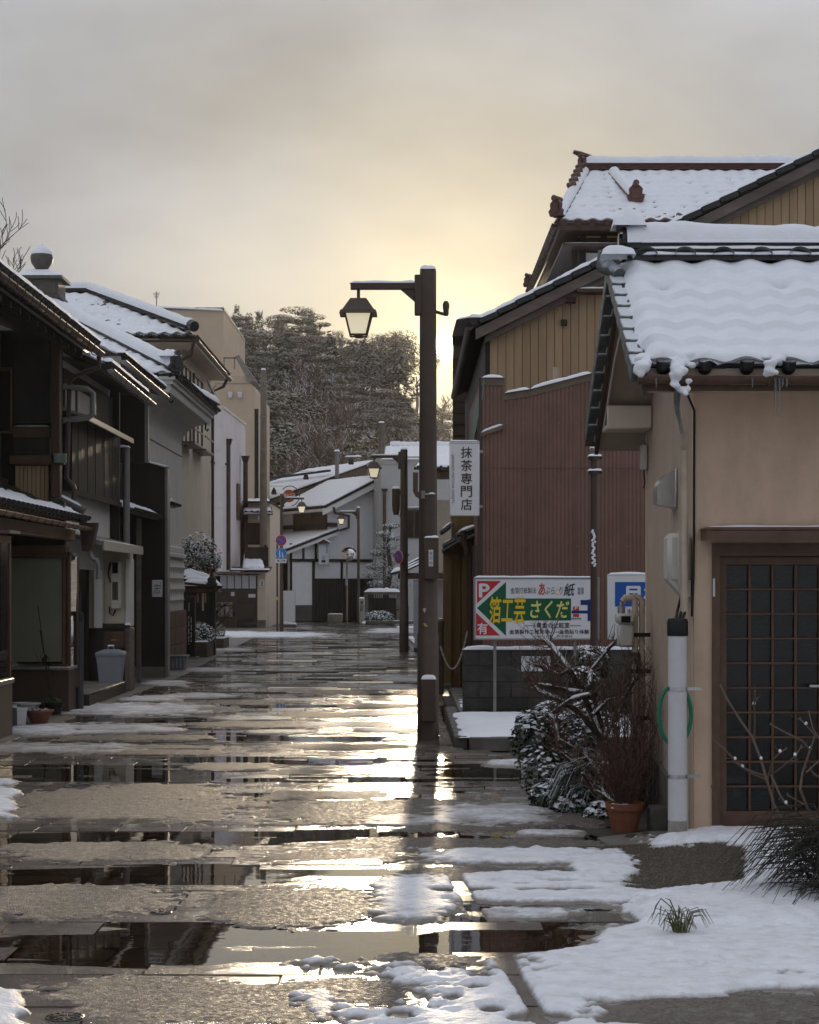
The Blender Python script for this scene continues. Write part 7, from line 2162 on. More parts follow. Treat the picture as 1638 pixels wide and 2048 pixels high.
for k in range(4): ii.box(PX(653, 91.3), PX(655, 91.3), 91.243, 91.2495, PZ(1094 + k * 4, 91.3), PZ(1091.5 + k * 4, 91.3))
part('small_marks', ii, INK, ws)

# dark boarded house behind it with a snowy roof
hk = thing('dark_boarded_house', 'dark horizontally boarded house with snowy roofs behind the white timbered house', 'house', (PX(585, 99), 101, 0))
YK = 99.0
part('wall', MB().box(PX(528, YK), PX(760, YK), YK, YK + 8, 0, PZ(1000, YK)), WOODD, hk, smooth=False)
for k in range(9):
    z = PZ(1095 - k * 10, YK)
    part('siding_board', MB().poly([(PX(528, YK), YK - .02, z + .24), (PX(528, YK), YK - .06, z), (PX(528, YK), YK - .02, z)], (PX(590, YK) - PX(528, YK), 0, 0)), WOODD, hk, smooth=False)
part('corner_post', MB().box(PX(545, YK), PX(550, YK), YK - .1, YK, 0, PZ(1000, YK)), WOODG, hk)
Mk = Matrix.Translation((PX(536, YK), YK - .5, PZ(1000, YK))) @ Matrix.Rotation(phi, 4, 'Z')
wk = lambda p: Mk @ Vector(p)
rk9 = part('roof', MB(Mk).box(3.3, 3.5, 0, 8, 1.5, 1.6), WOODD, hk, smooth=False)
Lk = PX(742, YK) - PX(536, YK)
roof_plane(rk9, wk((0, 9, 0)), wk((0, -.3, 0)), wk((Lk / math.cos(phi) + .3, 9, PZ(915, YK) - PZ(1000, YK))), wk((Lk / math.cos(phi) + .3, -.3, PZ(915, YK) - PZ(1000, YK))), snow_t=.07, nu=3, nv=2, seed=331, tw=.3, rh=.3)
part('bargeboard', MB(Mk).poly([(0, -.25, -.30), (Lk / math.cos(phi), -.25, PZ(918, YK) - PZ(1000, YK) - .5), (Lk / math.cos(phi), -.25, PZ(918, YK) - PZ(1000, YK) - .1), (0, -.25, -.05)], (0, .4, 0)), pmat('brown_barge', (.14, .10, .075), .7, .3), hk, smooth=False)
for x, y in ((548, 985), (612, 955), (702, 925)):
    pk = P(x, y, YK - .3)
    onigawara(rk9, pk, (0, -1, 0), .9)
    snow_strip(rk9, pk + Vector((-.3, 0, .28)), pk + Vector((.5, .3, .32)), .3, .1, seed=x)
part('flue_pipe', MB().tube([P(763, 920, YK), P(763, 846, YK)], .16, 8), WOODG, hk)
rough_top_snow(hk, PX(763, YK) - .16, PX(763, YK) + .16, YK - .16, YK + .16, PZ(846, YK), .08, 5)
part('flue_pipe', MB().tube([P(674, 955, YK), P(674, 902, YK)], .10, 8), PIPEG, hk)
rough_top_snow(hk, PX(674, YK) - .14, PX(674, YK) + .14, YK - .14, YK + .14, PZ(903, YK), .1, 6)

# grey panelled building beside the garden
hn = thing('grey_panel_building', 'grey panelled building with a brown downpipe behind the snowy pine', 'building', (PX(800, 91), 93, 0))
YN = 90.0
part('wall', MB().poly([(PX(762, YN), YN, 0), (PX(905, YN), YN, 0), (PX(905, YN), YN + 6, 0), (PX(735, YN + 5), YN + 5, 0)], (0, 0, PZ(928, YN))), GREYW, hn, smooth=False)
part('parapet', MB().poly([(PX(761, YN), YN - .05, PZ(928, YN)), (PX(905, YN), YN - .05, PZ(928, YN)), (PX(905, YN), YN + 6, PZ(928, YN)), (PX(734, YN + 5), YN + 5, PZ(928, YN))], (0, 0, .35)), pmat('pale_grey_coping', (.42, .42, .41), .6), hn, smooth=False)
snow_strip(hn, P(762, 919, YN), P(846, 919, YN), .3, .08, side=(0, 1, 0), seed=2)
tube_path('downpipe', [P(769, 985, YN - .15), P(769, 1180, YN - .15)], .08, PIPEB, hn)
hp = MB(); frustum(hp, PX(769, YN), YN - .15, PZ(984, YN), .09, PZ(978, YN), .17); part('rain_hopper', hp, PIPEB, hn)
window(hn, PX(815, YN), PX(841, YN), PZ(1075, YN), PZ(1022, YN), YN)
part('window_ledge', MB().box(PX(812, YN), PX(845, YN), YN - .3, YN, PZ(1017, YN), PZ(1015, YN)), ALU, hn)
snow_strip(hn, P(812, 1015, YN - .15), P(845, 1015, YN - .15), .3, .05, side=(0, 1, 0), seed=8)
rn = thing('ridge_house', 'low house with a white snow covered ridge behind the grey panel building', 'house', (PX(830, 100), 100, 0))
part('wall', MB().box(PX(765, 100), PX(960, 100), 100, 106, 0, PZ(925, 100)), BEIGEW, rn, smooth=False)
rnn = part('roof', MB().box(PX(768, 101), PX(958, 101), 101.5, 102, PZ(915, 100), PZ(905, 100)), WOODD, rn, smooth=False)
roof_plane(rnn, (PX(764, 99.5), 99.5, PZ(922, 99.5)), (PX(965, 99.5), 99.5, PZ(922, 99.5)), (PX(770, 103), 103, PZ(894, 103)), (PX(965, 103), 103, PZ(894, 103)), snow_t=.08, nu=3, nv=3, seed=341, tile_scale=1.3)
ridge(rnn, (PX(780, 103), 103, PZ(895, 103)), (PX(965, 103), 103, PZ(895, 103)), r=.16, snow=.12, bands=2, seed=3)
# small brown roofs and a gate beside the second lamp
sg = thing('garden_gate', 'little timber gate with tiled snowy roof beside the second lamp', 'gate', (PX(828, 62), 62, 0))
YQ = 62.0
part('wall', MB().box(PX(827, YQ), PX(905, YQ), YQ, YQ + .3, 0, PZ(1160, YQ)), pmat('mauve_grey_render', (.30, .26, .25), .8, .1), sg, smooth=False)
part('gate_beam', MB().box(PX(796, YQ), PX(905, YQ), YQ - .3, YQ + .5, PZ(1158, YQ), PZ(1146, YQ)), WOODB, sg)
for k in range(3):
    a = P(806 + k * 2, 1142 - k * 6, YQ - .5 + k * .2); b = P(850, 1122 - k * 6, YQ - .5 + k * .2)
    part('roof_course', MB().poly([a + Vector((0, 0, -.06)), b + Vector((0, 0, -.06)), b, a], (0, .3, 0)), TILE, sg)
    snow_strip(sg, a + Vector((0, .15, -.01)), b + Vector((0, .15, -.01)), .34, .05, side=(0, 1, 0), seed=k)
a = P(781, 1146, YQ - .6); b = P(806, 1140, YQ - .6)
part('eave_tip', MB().tube([a, b], .08, 8), TILE, sg)
snow_strip(sg, a, b, .4, .16, side=(0, 1, 0), seed=12)
t = thing('white_board_post', 'narrow white board standing against the mauve wall beside the big lamp post', 'board', (PX(832, 50), 50, 0))
part('board', MB().box(PX(829, 50), PX(842, 50), 50, 50.08, .06, PZ(1163, 50), .01), pmat('pale_blue_board', (.6, .6, .6)), t)
part('board_foot', MB().box(PX(827, 50), PX(843, 50), 49.9, 50.2, 0, .06), CONC, t)
h10 = thing('eave_house', 'brown eaved house with bent downpipe partly hidden behind the big lamp post', 'house', (PX(870, 66), 68, 0))
YE = 66.0
part('wall', MB().box(PX(842, YE), PX(960, YE), YE, YE + 10, 0, PZ(1000, YE)), pmat('tan_grey_render', (.33, .29, .23), .8, .1), h10, smooth=False)
part('beam', MB().box(PX(838, YE), PX(960, YE), YE - .5, YE - .3, PZ(960, YE), PZ(945, YE)), WOODB, h10)
roof_plane(part('roof', MB().box(PX(842, YE), PX(960, YE), YE + 2, YE + 2.2, PZ(940, YE), PZ(930, YE)), WOODD, h10, smooth=False), (PX(828, YE), YE - .8, PZ(938, YE)), (PX(965, YE), YE - .8, PZ(938, YE)), (PX(850, YE), YE + 3, PZ(905, YE)), (PX(965, YE), YE + 3, PZ(890, YE)), snow_t=.08, nu=3, nv=3, seed=351, tile_scale=1.4)
tube_path('downpipe', [P(831, 945, YE - .6), P(831, 982, YE - .6), P(835, 990, YE - .5), P(842, 994, YE - .4)], .09, PIPEB, h10)
# ---------------------------------------------------------------- wooded hill behind the street
def hill_z(X, Y):
    X = np.asarray(X, float); Y = np.asarray(Y, float)
    px = CX + F * X / Y
    zc = np.interp(px, [-600, 200, 447, 600, 700, 835], [60, 50, 45, 44, 41, 40])
    q = np.clip((Y - 118) / 302, 0, 1)
    gap = np.interp(px, [798, 842, 885, 960, 2400], [1, .86, .34, .26, .3])        # hidden cut shaped into the hill to let the sun reach the street
    gap = 1 - (1 - gap) * np.clip((Y - 118) / 40, 0, 1)
    return 0.2 + (zc * (q * q * (3 - 2 * q)) ** .9 + (fbm(X * .04, Y * .04, 3, 4) - .5) * 4 * q) * gap


U, W = np.meshgrid(np.linspace(-260, 260, 261), np.linspace(112, 620, 150))
HILLM = pmat('brushwood_slope', (.085, .068, .055), .9, .4, .8, bump=.5, bscale=3, snow=.55, snow_lo=.75, snow_hi=1.25, snow_scale=.9)
solo('hill', MB().grid(np.dstack([U, W, hill_z(U, W)]), 260, 149), HILLM, kind='structure', base=(0, 112, 0))

frng = random.Random(77)


def cedar_crown(seed):
    r = random.Random(seed); mb = MB()
    for k in range(3200):
        z = 1 - r.random() ** .62 * .88
        R_ = (.21 * (1 - z) ** .8 + .012) * (0.72 + .45 * r.random()) * (1 + .25 * math.sin(z * 40 + seed))
        a = r.uniform(0, 6.283)
        p = Vector((math.cos(a) * R_, math.sin(a) * R_, z - R_ * .35))
        d = Vector((math.cos(a + r.uniform(-.6, .6)), math.sin(a + r.uniform(-.6, .6)), -.35 + r.uniform(-.3, .3))).normalized()
        s = d.cross(Vector((0, 0, 1))).normalized()
        s = (s + Vector((0, 0, r.uniform(-.5, .5)))).normalized()
        L = r.uniform(.011, .028)
        mb.add([p - d * L, p + s * L * .42, p + d * L, p - s * L * .42], [(0, 1, 2, 3)])
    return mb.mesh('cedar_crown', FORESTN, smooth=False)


def broad_crown(seed, mat):
    r = random.Random(seed); mb = MB()
    for c in range(17):
        a = r.uniform(0, 6.283); q = r.uniform(.0, .34); z = r.uniform(.40, .93)
        q *= (1.25 - abs(z - .55) * 1.6)
        c0 = (math.cos(a) * q, math.sin(a) * q, z)
        s = r.uniform(.09, .16)
        m = leaf_cloud(330, c0, (s, s, s * .62), .022, r, up=.5)
        mb.add(m.v, m.f)
    return mb.mesh('broad_crown', mat, smooth=False)


def pine_crown(seed):
    """flat layered clouds of needles"""
    r = random.Random(seed); mb = MB()
    for c in range(15):
        a = r.uniform(0, 6.283); z = .38 + .6 * c / 15; q = r.uniform(.05, .30) * (1.25 - z * .7)
        s = r.uniform(.10, .19) * (1.2 - z * .5)
        m = leaf_cloud(360, (math.cos(a) * q, math.sin(a) * q, z), (s, s, s * .22), .021, r, up=.9, flat=.35)
        mb.add(m.v, m.f)
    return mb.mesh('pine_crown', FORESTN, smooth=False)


def bare_crown(seed):
    r = random.Random(seed)
    return branch_tree((0, 0, .12), .95, r, levels=5, spread=.52, r0=.020, upb=.22, kids=(3, 4), seg=3, min_r=.0022).mesh('bare_crown', BARKF, smooth=False)


TRUNKM = MB().tube([(0, 0, -.06), (.01, 0, .25), (0, .01, .6)], [.022, .017, .008], 6).mesh('tree_trunk', BARKF)
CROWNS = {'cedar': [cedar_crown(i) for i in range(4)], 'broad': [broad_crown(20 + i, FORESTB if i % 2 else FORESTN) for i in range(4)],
          'pine': [pine_crown(40 + i) for i in range(4)], 'bare': [bare_crown(60 + i) for i in range(6)]}
LAB = {'cedar': ('cedar_tree', 'pointed dark cedar'), 'broad': ('evergreen_tree', 'rounded frosted evergreen'), 'pine': ('pine_tree', 'layered snow dusted pine'), 'bare': ('bare_tree', 'frosted leafless tree')}
SKYL = ([300, 440, 455, 475, 500, 520, 545, 575, 605, 630, 650, 680, 705, 735, 760, 800, 835, 870, 900, 960], [650, 640, 615, 604, 622, 606, 604, 618, 610, 622, 654, 652, 664, 668, 656, 660, 682, 716, 738, 745])


ZONE_X = [(530, 'behind the utility pole'), (640, 'between the utility pole and the hanging lantern'), (760, 'under the hanging lantern'), (2000, 'beside the big lamp post')]
ZONE_Y = [(190, 'at the hill foot'), (330, 'halfway up the hill'), (999, 'on the hill crest')]


def hill_tree(kind, X, Y, h):
    nm, lab = LAB[kind]
    z = float(hill_z(X, Y))
    px = CX + F * X / Y
    lab = '%s %s, %s' % (lab, next(w for v, w in ZONE_Y if Y < v), next(w for v, w in ZONE_X if px < v))
    t = thing(nm, lab, 'tree', (X, Y, z), {'cedar': 'cedars on the hill', 'broad': 'evergreens on the hill', 'pine': 'pines on the hill', 'bare': 'bare trees on the hill'}[kind])
    rz = frng.uniform(0, 6.28)
    w = {'cedar': .88, 'broad': 1.2, 'pine': 1.25, 'bare': 1.1}[kind] * frng.uniform(.85, 1.2)
    piece('crown', frng.choice(CROWNS[kind]), t, (X, Y, z), (0, 0, rz), (h * w, h * w, h))
    piece('trunk', TRUNKM, t, (X, Y, z), (0, 0, rz), (h, h, h))


nT = 0
Yh = 122.0
while Yh < 440:
    x = PX(395, Yh) - 3 + frng.uniform(0, 4)
    while x < PX(900, Yh) + 3:
        X = x + frng.uniform(-1.6, 1.6); Yt = Yh + frng.uniform(-5, 5)
        px = CX + F * X / Yt
        top = float(np.interp(px, *SKYL)) + (frng.uniform(0, 18))
        g = float(hill_z(X, Yt))
        hm = PZ(top, Yt) - g
        if X > -5.5 + (Yt - 10) * .0184:                       # keep clear of the sun's path to the street
            hm = min(hm, (Yt - 72) * .1215 - g - .5)
        u = frng.random()
        if Yt < 200: kind = 'bare' if u < .8 else 'pine' if u < .88 else 'broad'
        elif Yt < 340: kind = 'pine' if u < .18 else 'broad' if u < .42 else 'bare' if u < .86 else 'cedar'
        else: kind = ('cedar' if u < .85 else 'pine') if px < 650 else ('broad' if u < .6 else 'bare' if u < .85 else 'pine')
        h = {'cedar': frng.uniform(14, 20), 'broad': frng.uniform(9, 14), 'pine': frng.uniform(11, 16), 'bare': frng.uniform(9, 14)}[kind]
        if Yt > 385 and hm > 5: h = min(hm, 22)
        h = min(h, hm)
        if h > 3:
            hill_tree(kind, X, Yt, h); nT += 1
        x += frng.uniform(.024, .034) * Yt * (.62 if Yh > 370 else 1)
    Yh += Yh * .052
# low brushwood between the trees
ub = MB()
for k in range(9000):
    Yt = 120 * (3.4 ** frng.random()); X = PX(frng.uniform(400, 900), Yt)
    ub.v.append((X, Yt, 0))
pts = np.array(ub.v); zz = hill_z(pts[:, 0], pts[:, 1])
ub = MB()
for (X, Yt, _), z in zip(pts, zz):
    for q in range(2):
        a = frng.uniform(0, 6.28); L = frng.uniform(.5, 2.2)
        d = Vector((math.cos(a) * .6, math.sin(a) * .6, 1)) * L
        s = Vector((-math.sin(a), math.cos(a), 0)) * .05
        p = Vector((X, Yt, z))
        ub.add([p - s, p + s, p + d], [(0, 1, 2)])
solo('undergrowth', ub, BARKF, 'frosted brushwood covering the hillside between the trees', kind='stuff', smooth=False)

# bare tree behind the nearest old house
r_ = random.Random(12)
t = thing('bare_tree', 'leafless tree rising behind the dark timber house beside the roof turret', 'tree', (-10.2, 48, 0))
part('trunk', MB().tube([(-10.2, 48, 0), (-10.15, 48, 2.5), (-10.1, 48, 5.0)], [.28, .22, .18], 8), BARK, t)
part('crown', branch_tree((-10.1, 48, 4.6), 7.6, r_, levels=5, spread=.5, r0=.17, upb=.25, kids=(3, 4), min_r=.009), BARK, t, smooth=False)

# ---------------------------------------------------------------- garden at the bend: pine, fence, stones
YJ = 86.5
t = thing('garden_pine', 'snow dusted cloud pruned pine in the fenced garden', 'tree', (PX(775, YJ), YJ, 0))
part('trunk', MB().tube([P(778, 1240, YJ), P(772, 1190, YJ), P(782, 1140, YJ), P(775, 1090, YJ), P(782, 1050, YJ)], [.16, .14, .11, .08, .04], 8), BARK, t)
pc = MB(); r_ = random.Random(5)
for (x, y, s) in ((782, 1052, .38), (768, 1068, .42), (793, 1075, .45), (775, 1092, .6), (758, 1105, .45), (800, 1108, .5), (770, 1125, .65), (750, 1132, .45), (795, 1140, .6), (745, 1150, .5), (772, 1155, .8), (755, 1168, .5), (800, 1170, .5)):
    c = P(x, y, YJ + r_.uniform(-.5, .5))
    m = leaf_cloud(330, c, (s, s, s * .36), .10, r_, up=.8, flat=.3); pc.add(m.v, m.f)
part('crown', pc, NEEDLE, t, smooth=False)
gf = thing('garden_fence', 'dark garden fence with a snow capped rail beside the pine', 'fence', (PX(765, 85.5), 85.5, 0))
yf_ = 85.5
part('rail', MB().box(PX(729, yf_), PX(800, yf_), yf_ - .12, yf_ + .12, PZ(1189, yf_), PZ(1184, yf_)), WOODG, gf)
snow_strip(gf, (PX(728, yf_), yf_, PZ(1184, yf_)), (PX(801, yf_), yf_, PZ(1184, yf_)), .4, .17, side=(0, 1, 0), seed=2)
for k in range(16):
    x = PX(738 + k * 3.9, yf_)
    part('picket', MB().box(x, x + .045, yf_ - .03, yf_ + .03, 0.1, PZ(1189, yf_)), WOODD, gf)
for x in (732, 797):
    part('fence_post', MB().box(PX(x, yf_) - .1, PX(x, yf_) + .1, yf_ - .1, yf_ + .1, 0, PZ(1187, yf_)), WOODG, gf)
part('board_back', MB().box(PX(736, yf_), PX(797, yf_), yf_ + .1, yf_ + .15, 0, PZ(1196, yf_)), pmat('dark_hedge_board', (.03, .035, .022), .9, .4), gf, smooth=False)
part('low_rail', MB().box(PX(760, 84.6), PX(800, 84.6), 84.55, 84.62, PZ(1221, 84.6), PZ(1218, 84.6)), WOODD, gf)
solo('garden_kerb', MB().box(PX(731, 83.6), PX(828, 83.6), 83.5, 83.8, 0, .16, .03), KERB, kind='structure')
r_ = random.Random(6)
t = thing('low_shrub', 'low snow covered shrub between the garden kerb and the fence', 'shrub', (PX(752, 84.3), 84.3, 0))
part('leaves', leaf_cloud(900, (PX(755, 84.3), 84.3, .3), (.75, .4, .3), .09, r_, up=.9), LEAFS, t, smooth=False)
part('stems', branch_tree((PX(755, 84.3), 84.3, 0), .5, r_, levels=2, r0=.03), BARK, t)
ssn = slab_snow(PX(724, 84.2), PX(830, 84.2), 83.8, 85.4, .06, .10, 5, 40, 12)
solo('snow', ssn, SNOW, 'snow on the garden bed behind its kerb', kind='stuff')
YJ2 = 84.0
t = thing('town_stone', 'small pale marker stone with three dark characters beside the slim lamp', 'marker stone', (PX(723, YJ2), YJ2, 0))
part('stone', MB().box(PX(718, YJ2), PX(729, YJ2), YJ2, YJ2 + .25, .0, PZ(1197, YJ2), .03), pmat('pale_stone', (.36, .35, .31), .8, .15), t)
for i, ch in enumerate('東山町'):
    lettering(t, ch, 720.5, 1202 + i * 7.5, 726.5, 1208 + i * 7.5, INK, Y=YJ2, d=.006, bold=.02)
rough_top_snow(t, PX(718, YJ2), PX(729, YJ2), YJ2, YJ2 + .25, PZ(1197, YJ2), .05, 3)
YX = 83.0
t = thing('traffic_mirror', 'round convex traffic mirror with a hood on a slim pole', 'mirror', (PX(696, YX), YX, 0))
part('pole', MB().lathe([(.04, 0), (.04, PZ(1108, YX))], PX(694, YX), YX, 0, 10), pmat('pale_brown_pole', (.22, .17, .11), .5), t)
q = MB(Matrix.Translation(P(698, 1108, YX - .1)) @ Matrix.Rotation(R(90), 4, 'X') @ Matrix.Rotation(R(-14), 4, 'Y'))
m = MB().lathe([(.29, -.03), (.29, .0), (.26, .03), (.18, .06), (.09, .075), (.01, .08)], 0, 0, 0, 26); q.add(m.v, m.f)
part('mirror_face', q, pmat('mirror_chrome', (.85, .85, .85), .05, .02, metal=1.0), t)
part('mirror_hood', MB().tube([P(698 + 13.5 * math.cos(a), 1108 - 14 * math.sin(a), YX - .16) for a in [R(15) + R(150) * k / 10 for k in range(11)]], .045, 6), WOODB, t)
for i in range(6):
    a0, a1_ = R(25 + i * 22), R(47 + i * 22)
    snow_strip(t, P(698 + 14 * math.cos(a0), 1108 - 14.6 * math.sin(a0), YX - .16), P(698 + 14 * math.cos(a1_), 1108 - 14.6 * math.sin(a1_), YX - .16), .12, .035, side=(0, 1, 0), seed=i)
part('pole_plate', MB().box(PX(691, YX), PX(696, YX), YX - .05, YX - .04, PZ(1171, YX), PZ(1150, YX)), pmat('blue_grey_plate', (.30, .33, .40), .5), t)
t = thing('wooden_planter', 'low weathered wooden box before the dark door of the timbered house', 'planter', (PX(667, 89), 89, 0))
for k in range(7):
    x = PX(656 + k * 4.3, 89)
    part('plank', MB().box(x, x + .09, 88.6, 88.64, 0, PZ(1228, 89), .006), pmat('bleached_plank', (.28, .25, .20), .8, .2, 6, stretch=(1, 1, .2)), t)
part('box_body', MB().box(PX(656, 89), PX(686, 89), 88.641, 89.2, 0, PZ(1229, 89)), WOODG, t)
snow_strip(t, (PX(656, 89), 88.9, PZ(1228, 89)), (PX(686, 89), 88.9, PZ(1228, 89)), .4, .03, side=(0, 1, 0), seed=2)
YO = gy(1254)
t = thing('stone_marker', 'upright snow plastered stone slab beside the sign lamp', 'stone', (PX(577, YO), YO, 0))
mk = MB()
nx, nz = 14, 30
U, V = np.meshgrid(np.linspace(PX(564, YO), PX(590, YO), nx + 1), np.linspace(.22, PZ(1182, YO), nz + 1))
mk.grid(np.dstack([U, YO - .03 - .03 * fbm(U * 9, V * 9, 3, 4), V]), nx, nz)
part('snow_crust', mk, SNOW, t, ang=80)
part('slab', MB().box(PX(563.5, YO), PX(590.5, YO), YO - .02, YO + .2, 0, PZ(1181, YO), .02), pmat('pale_stone', (.3, .3, .3)), t)
part('slab_foot', MB().box(PX(561, YO), PX(593, YO), YO - .12, YO + .3, 0, .12, .03), CONC, t)
rough_top_snow(t, PX(560, YO), PX(594, YO), YO - .14, YO + .0, .11, .10, 7)

# ---------------------------------------------------------------- before the storehouse: stele, planters, camellia, little roofed wall
YT1 = 44.0
t = thing('black_stele', 'tall black information stele with columns of small white text', 'stele', (PX(380, YT1), YT1, 0))
part('slab', MB().box(PX(366, YT1), PX(390, YT1), YT1, YT1 + .12, .05, PZ(1192, YT1), .01), pmat('black_granite', (.018, .018, .019), .25, .2, 20), t)
part('foot', MB().box(PX(362, YT1), PX(396, YT1), YT1 - .2, YT1 + .3, 0, .05), CONC, t)
tm = MB()
for c, (y0, y1) in enumerate(((1232, 1286), (1232, 1288), (1232, 1284))):
    yy_ = y0
    k = 0
    while yy_ < y1:
        if (k * 7 + c * 3) % 6:
            tm.box(PX(371.5 + c * 5, YT1), PX(373.3 + c * 5, YT1), YT1 - .002, YT1 - .0005, PZ(yy_ + 1.5, YT1), PZ(yy_, YT1))
        yy_ += 2.5; k += 1
for k in range(4):
    tm.box(PX(377, YT1), PX(379, YT1), YT1 - .002, YT1 - .0005, PZ(1208 + k * 4.4, YT1), PZ(1206 + k * 4.4, YT1))
part('text_marks', tm, PLASTERB, t, smooth=False)
BOXB = pmat('brown_planter', (.095, .070, .050), .7, .25, 8, bump=.3)
r_ = random.Random(15)
for i, (x0, x1, yb_, yt, mat, lab) in enumerate(((386, 414, 1316, 1272, LEAFS, 'frosted shrub in a brown box planter beside the black stele'), (416, 447, 1298, 1265, LEAFY, 'olive green rounded shrub in the farther brown box planter'))):
    Yb = gy(yb_)
    t = thing('box_planter', lab, 'planter', (PX((x0 + x1) / 2, Yb), Yb, 0))
    part('box_body', MB().box(PX(x0, Yb), PX(x1, Yb), Yb, Yb + 1.6, .012, PZ(yt + 12, Yb), .02), BOXB, t)
    part('box_band', MB().box(PX(x0, Yb) - .004, PX(x1, Yb) + .004, Yb - .004, Yb + 1.6, PZ((yt + yb_) / 2 + 10, Yb), PZ((yt + yb_) / 2 + 9, Yb)), WOODD, t)
    c = P((x0 + x1) / 2 - 2 - i * 8, yt - 2, Yb + .8)
    part('foliage', leaf_cloud(1500, c, (.40, .7, .32), .055, r_, up=.5), mat, t, smooth=False)
    part('stems', branch_tree((c.x, c.y, c.z - .4), .6, r_, levels=3, r0=.03), BARK, t)
    rough_top_snow(t, PX(x0, Yb), PX(x1, Yb), Yb, Yb + 1.6, PZ(yt + 12, Yb), .03, 4)
YCr = gy(1342)
t = thing('plastic_crate', 'grey plastic crate by the foot of the black end wall', 'crate', (PX(352, YCr), YCr, 0.012))
cr = MB(); frustum(cr, PX(352, YCr), YCr + .3, .015, .15, .28, .19)
part('crate_body', cr, pmat('grey_crate', (.13, .14, .15), .4, .15), t, smooth=False)
part('crate_rim', MB().box(PX(352, YCr) - .21, PX(352, YCr) + .21, YCr + .09, YCr + .51, .27, .30, .01), pmat('grey_crate', (.1, .1, .1)), t)
for k in range(5):
    part('crate_rib', MB().box(PX(352, YCr) - .16 + k * .075, PX(352, YCr) - .14 + k * .075, YCr + .115, YCr + .15, .05, .27), pmat('grey_crate_light', (.24, .25, .26), .4), t)
YF = 46.2
t = thing('roofed_wall', 'low tiled wall roof heaped with snow beneath the camellia', 'wall', (PX(400, YF), YF, 0))
part('wall', MB().box(PX(352, YF), PX(430, YF), YF, YF + .3, 0, PZ(1172, YF)), WOODD, t, smooth=False)
for k in range(4):
    a = P(360 + k * 3, 1142 + k * 7, YF - .1 - k * .13); b = P(444 - (3 - k) * 3, 1162 + k * 3, YF - .1 - k * .13)
    part('roof_course', MB().poly([a + Vector((0, 0, -.07)), b + Vector((0, 0, -.07)), b, a], (0, .24, 0)), TILE, t)
    snow_strip(t, a + Vector((0, .1, -.01)), b + Vector((0, .1, -.01)), .26, .11, side=(0, 1, 0), seed=k)
onigawara(t, P(424, 1166, YF - .6), (0, -1, 0), .8)
part('roof_beam', MB().box(PX(352, YF), PX(440, YF), YF - .5, YF + .3, PZ(1184, YF), PZ(1178, YF)), WOODB, t)
for k in range(5):
    part('hanging_board', MB().box(PX(398 + k * 5, YF), PX(401 + k * 5, YF), YF - .42, YF - .40, PZ(1205 + (k % 3) * 8, YF), PZ(1186, YF)), [PLANKT, WOODB, PLASTER][k % 3], t)
r_ = random.Random(22)
cx_, cy_ = PX(396, 47), 47.0
t = thing('camellia', 'snow dusted camellia bush with pink red flowers over the little roof', 'shrub', (cx_, cy_, 0))
part('stems', branch_tree((cx_, cy_, 0), 2.2, r_, levels=3, r0=.06), BARK, t)
lc = MB()
for (x, y, s) in ((375, 1110, .42), (392, 1095, .45), (405, 1112, .42), (380, 1130, .45), (400, 1132, .42), (415, 1125, .3), (368, 1095, .3)):
    m = leaf_cloud(420, P(x + 4, y, 46.9 + r_.uniform(-.2, .2)), (s, s, s * .85), .075, r_, up=.5); lc.add(m.v, m.f)
part('leaves', lc, LEAFS, t, smooth=False)
PINKF = pmat('camellia_pink', (.32, .06, .09), .6, .3)
for (x, y) in ((391, 1112), (398, 1120), (413, 1080), (429, 1098), (425, 1101), (419, 1143), (424, 1140), (428, 1138), (388, 1106), (410, 1090), (402, 1100), (417, 1147)):
    p = P(x, y, 46.5)
    part('flower', MB().lathe([(.01, -.015), (.03, .0), (.035, .02), (.02, .03)], p.x, p.y, p.z, 7), PINKF, t)

# ---------------------------------------------------------------- flower pots in the recess
def pot(name, label, x, yb_, r, h, mat, taper=.72, z0=.012, soil=True, sx=1.0, n=18):
    Y = gy(yb_); X = PX(x, Y)
    t = thing(name, label, 'pot', (X, Y + r, z0))
    part('pot_body', MB().lathe([(r * taper, 0), (r * (taper + (1 - taper) * .55), h * .5), (r, h * .85), (r * 1.08, h * .86), (r * 1.08, h), (r * .96, h), (r * .92, h * .88)], X, Y + r, z0, n, sx=sx), mat, t)
    if soil: part('soil', MB().lathe([(.9 * r, h * .86), (.4 * r, h * .9), (.05 * r, h * .9)], X, Y + r, z0, n, sx=sx), EARTH, t)
    return t, X, Y + r, z0 + h


WPOT = pmat('white_plastic_pot', (.55, .57, .58), .5, .08, 6, dirt=.3, dirtcol=(.3, .29, .27), dscale=4)
pot('flower_pot', 'square grey white pot standing in front of the terracotta bowl', 34, 1452, .10, .20, WPOT, .8, n=4)
t, X, Y, Z = pot('flower_bowl', 'wide terracotta bowl with dead leaves and snow', 73, 1450, .165, .16, pmat('red_brown_plastic', (.22, .085, .06), .5, .1, dirt=.2), .6)
part('dead_leaves', leaf_cloud(120, (X, Y, Z - .01), (.13, .13, .03), .03, random.Random(3), up=.6), pmat('dry_leaf', (.20, .15, .10), .8, .4, 20, snow=.7), t, smooth=False)
pot('oval_planter', 'white fluted oval planter beside the granite base', 48, 1432, .15, .15, WPOT, .7, sx=1.15)
t, X, Y, Z = pot('black_pot', 'black pot with green moss and thin plant stakes', 103, 1432, .13, .16, BLACK, .75)
part('moss', leaf_cloud(260, (X, Y, Z + .01), (.11, .11, .05), .03, random.Random(4), up=.6), pmat('green_moss', (.06, .12, .03), .8, .4), t, smooth=False)
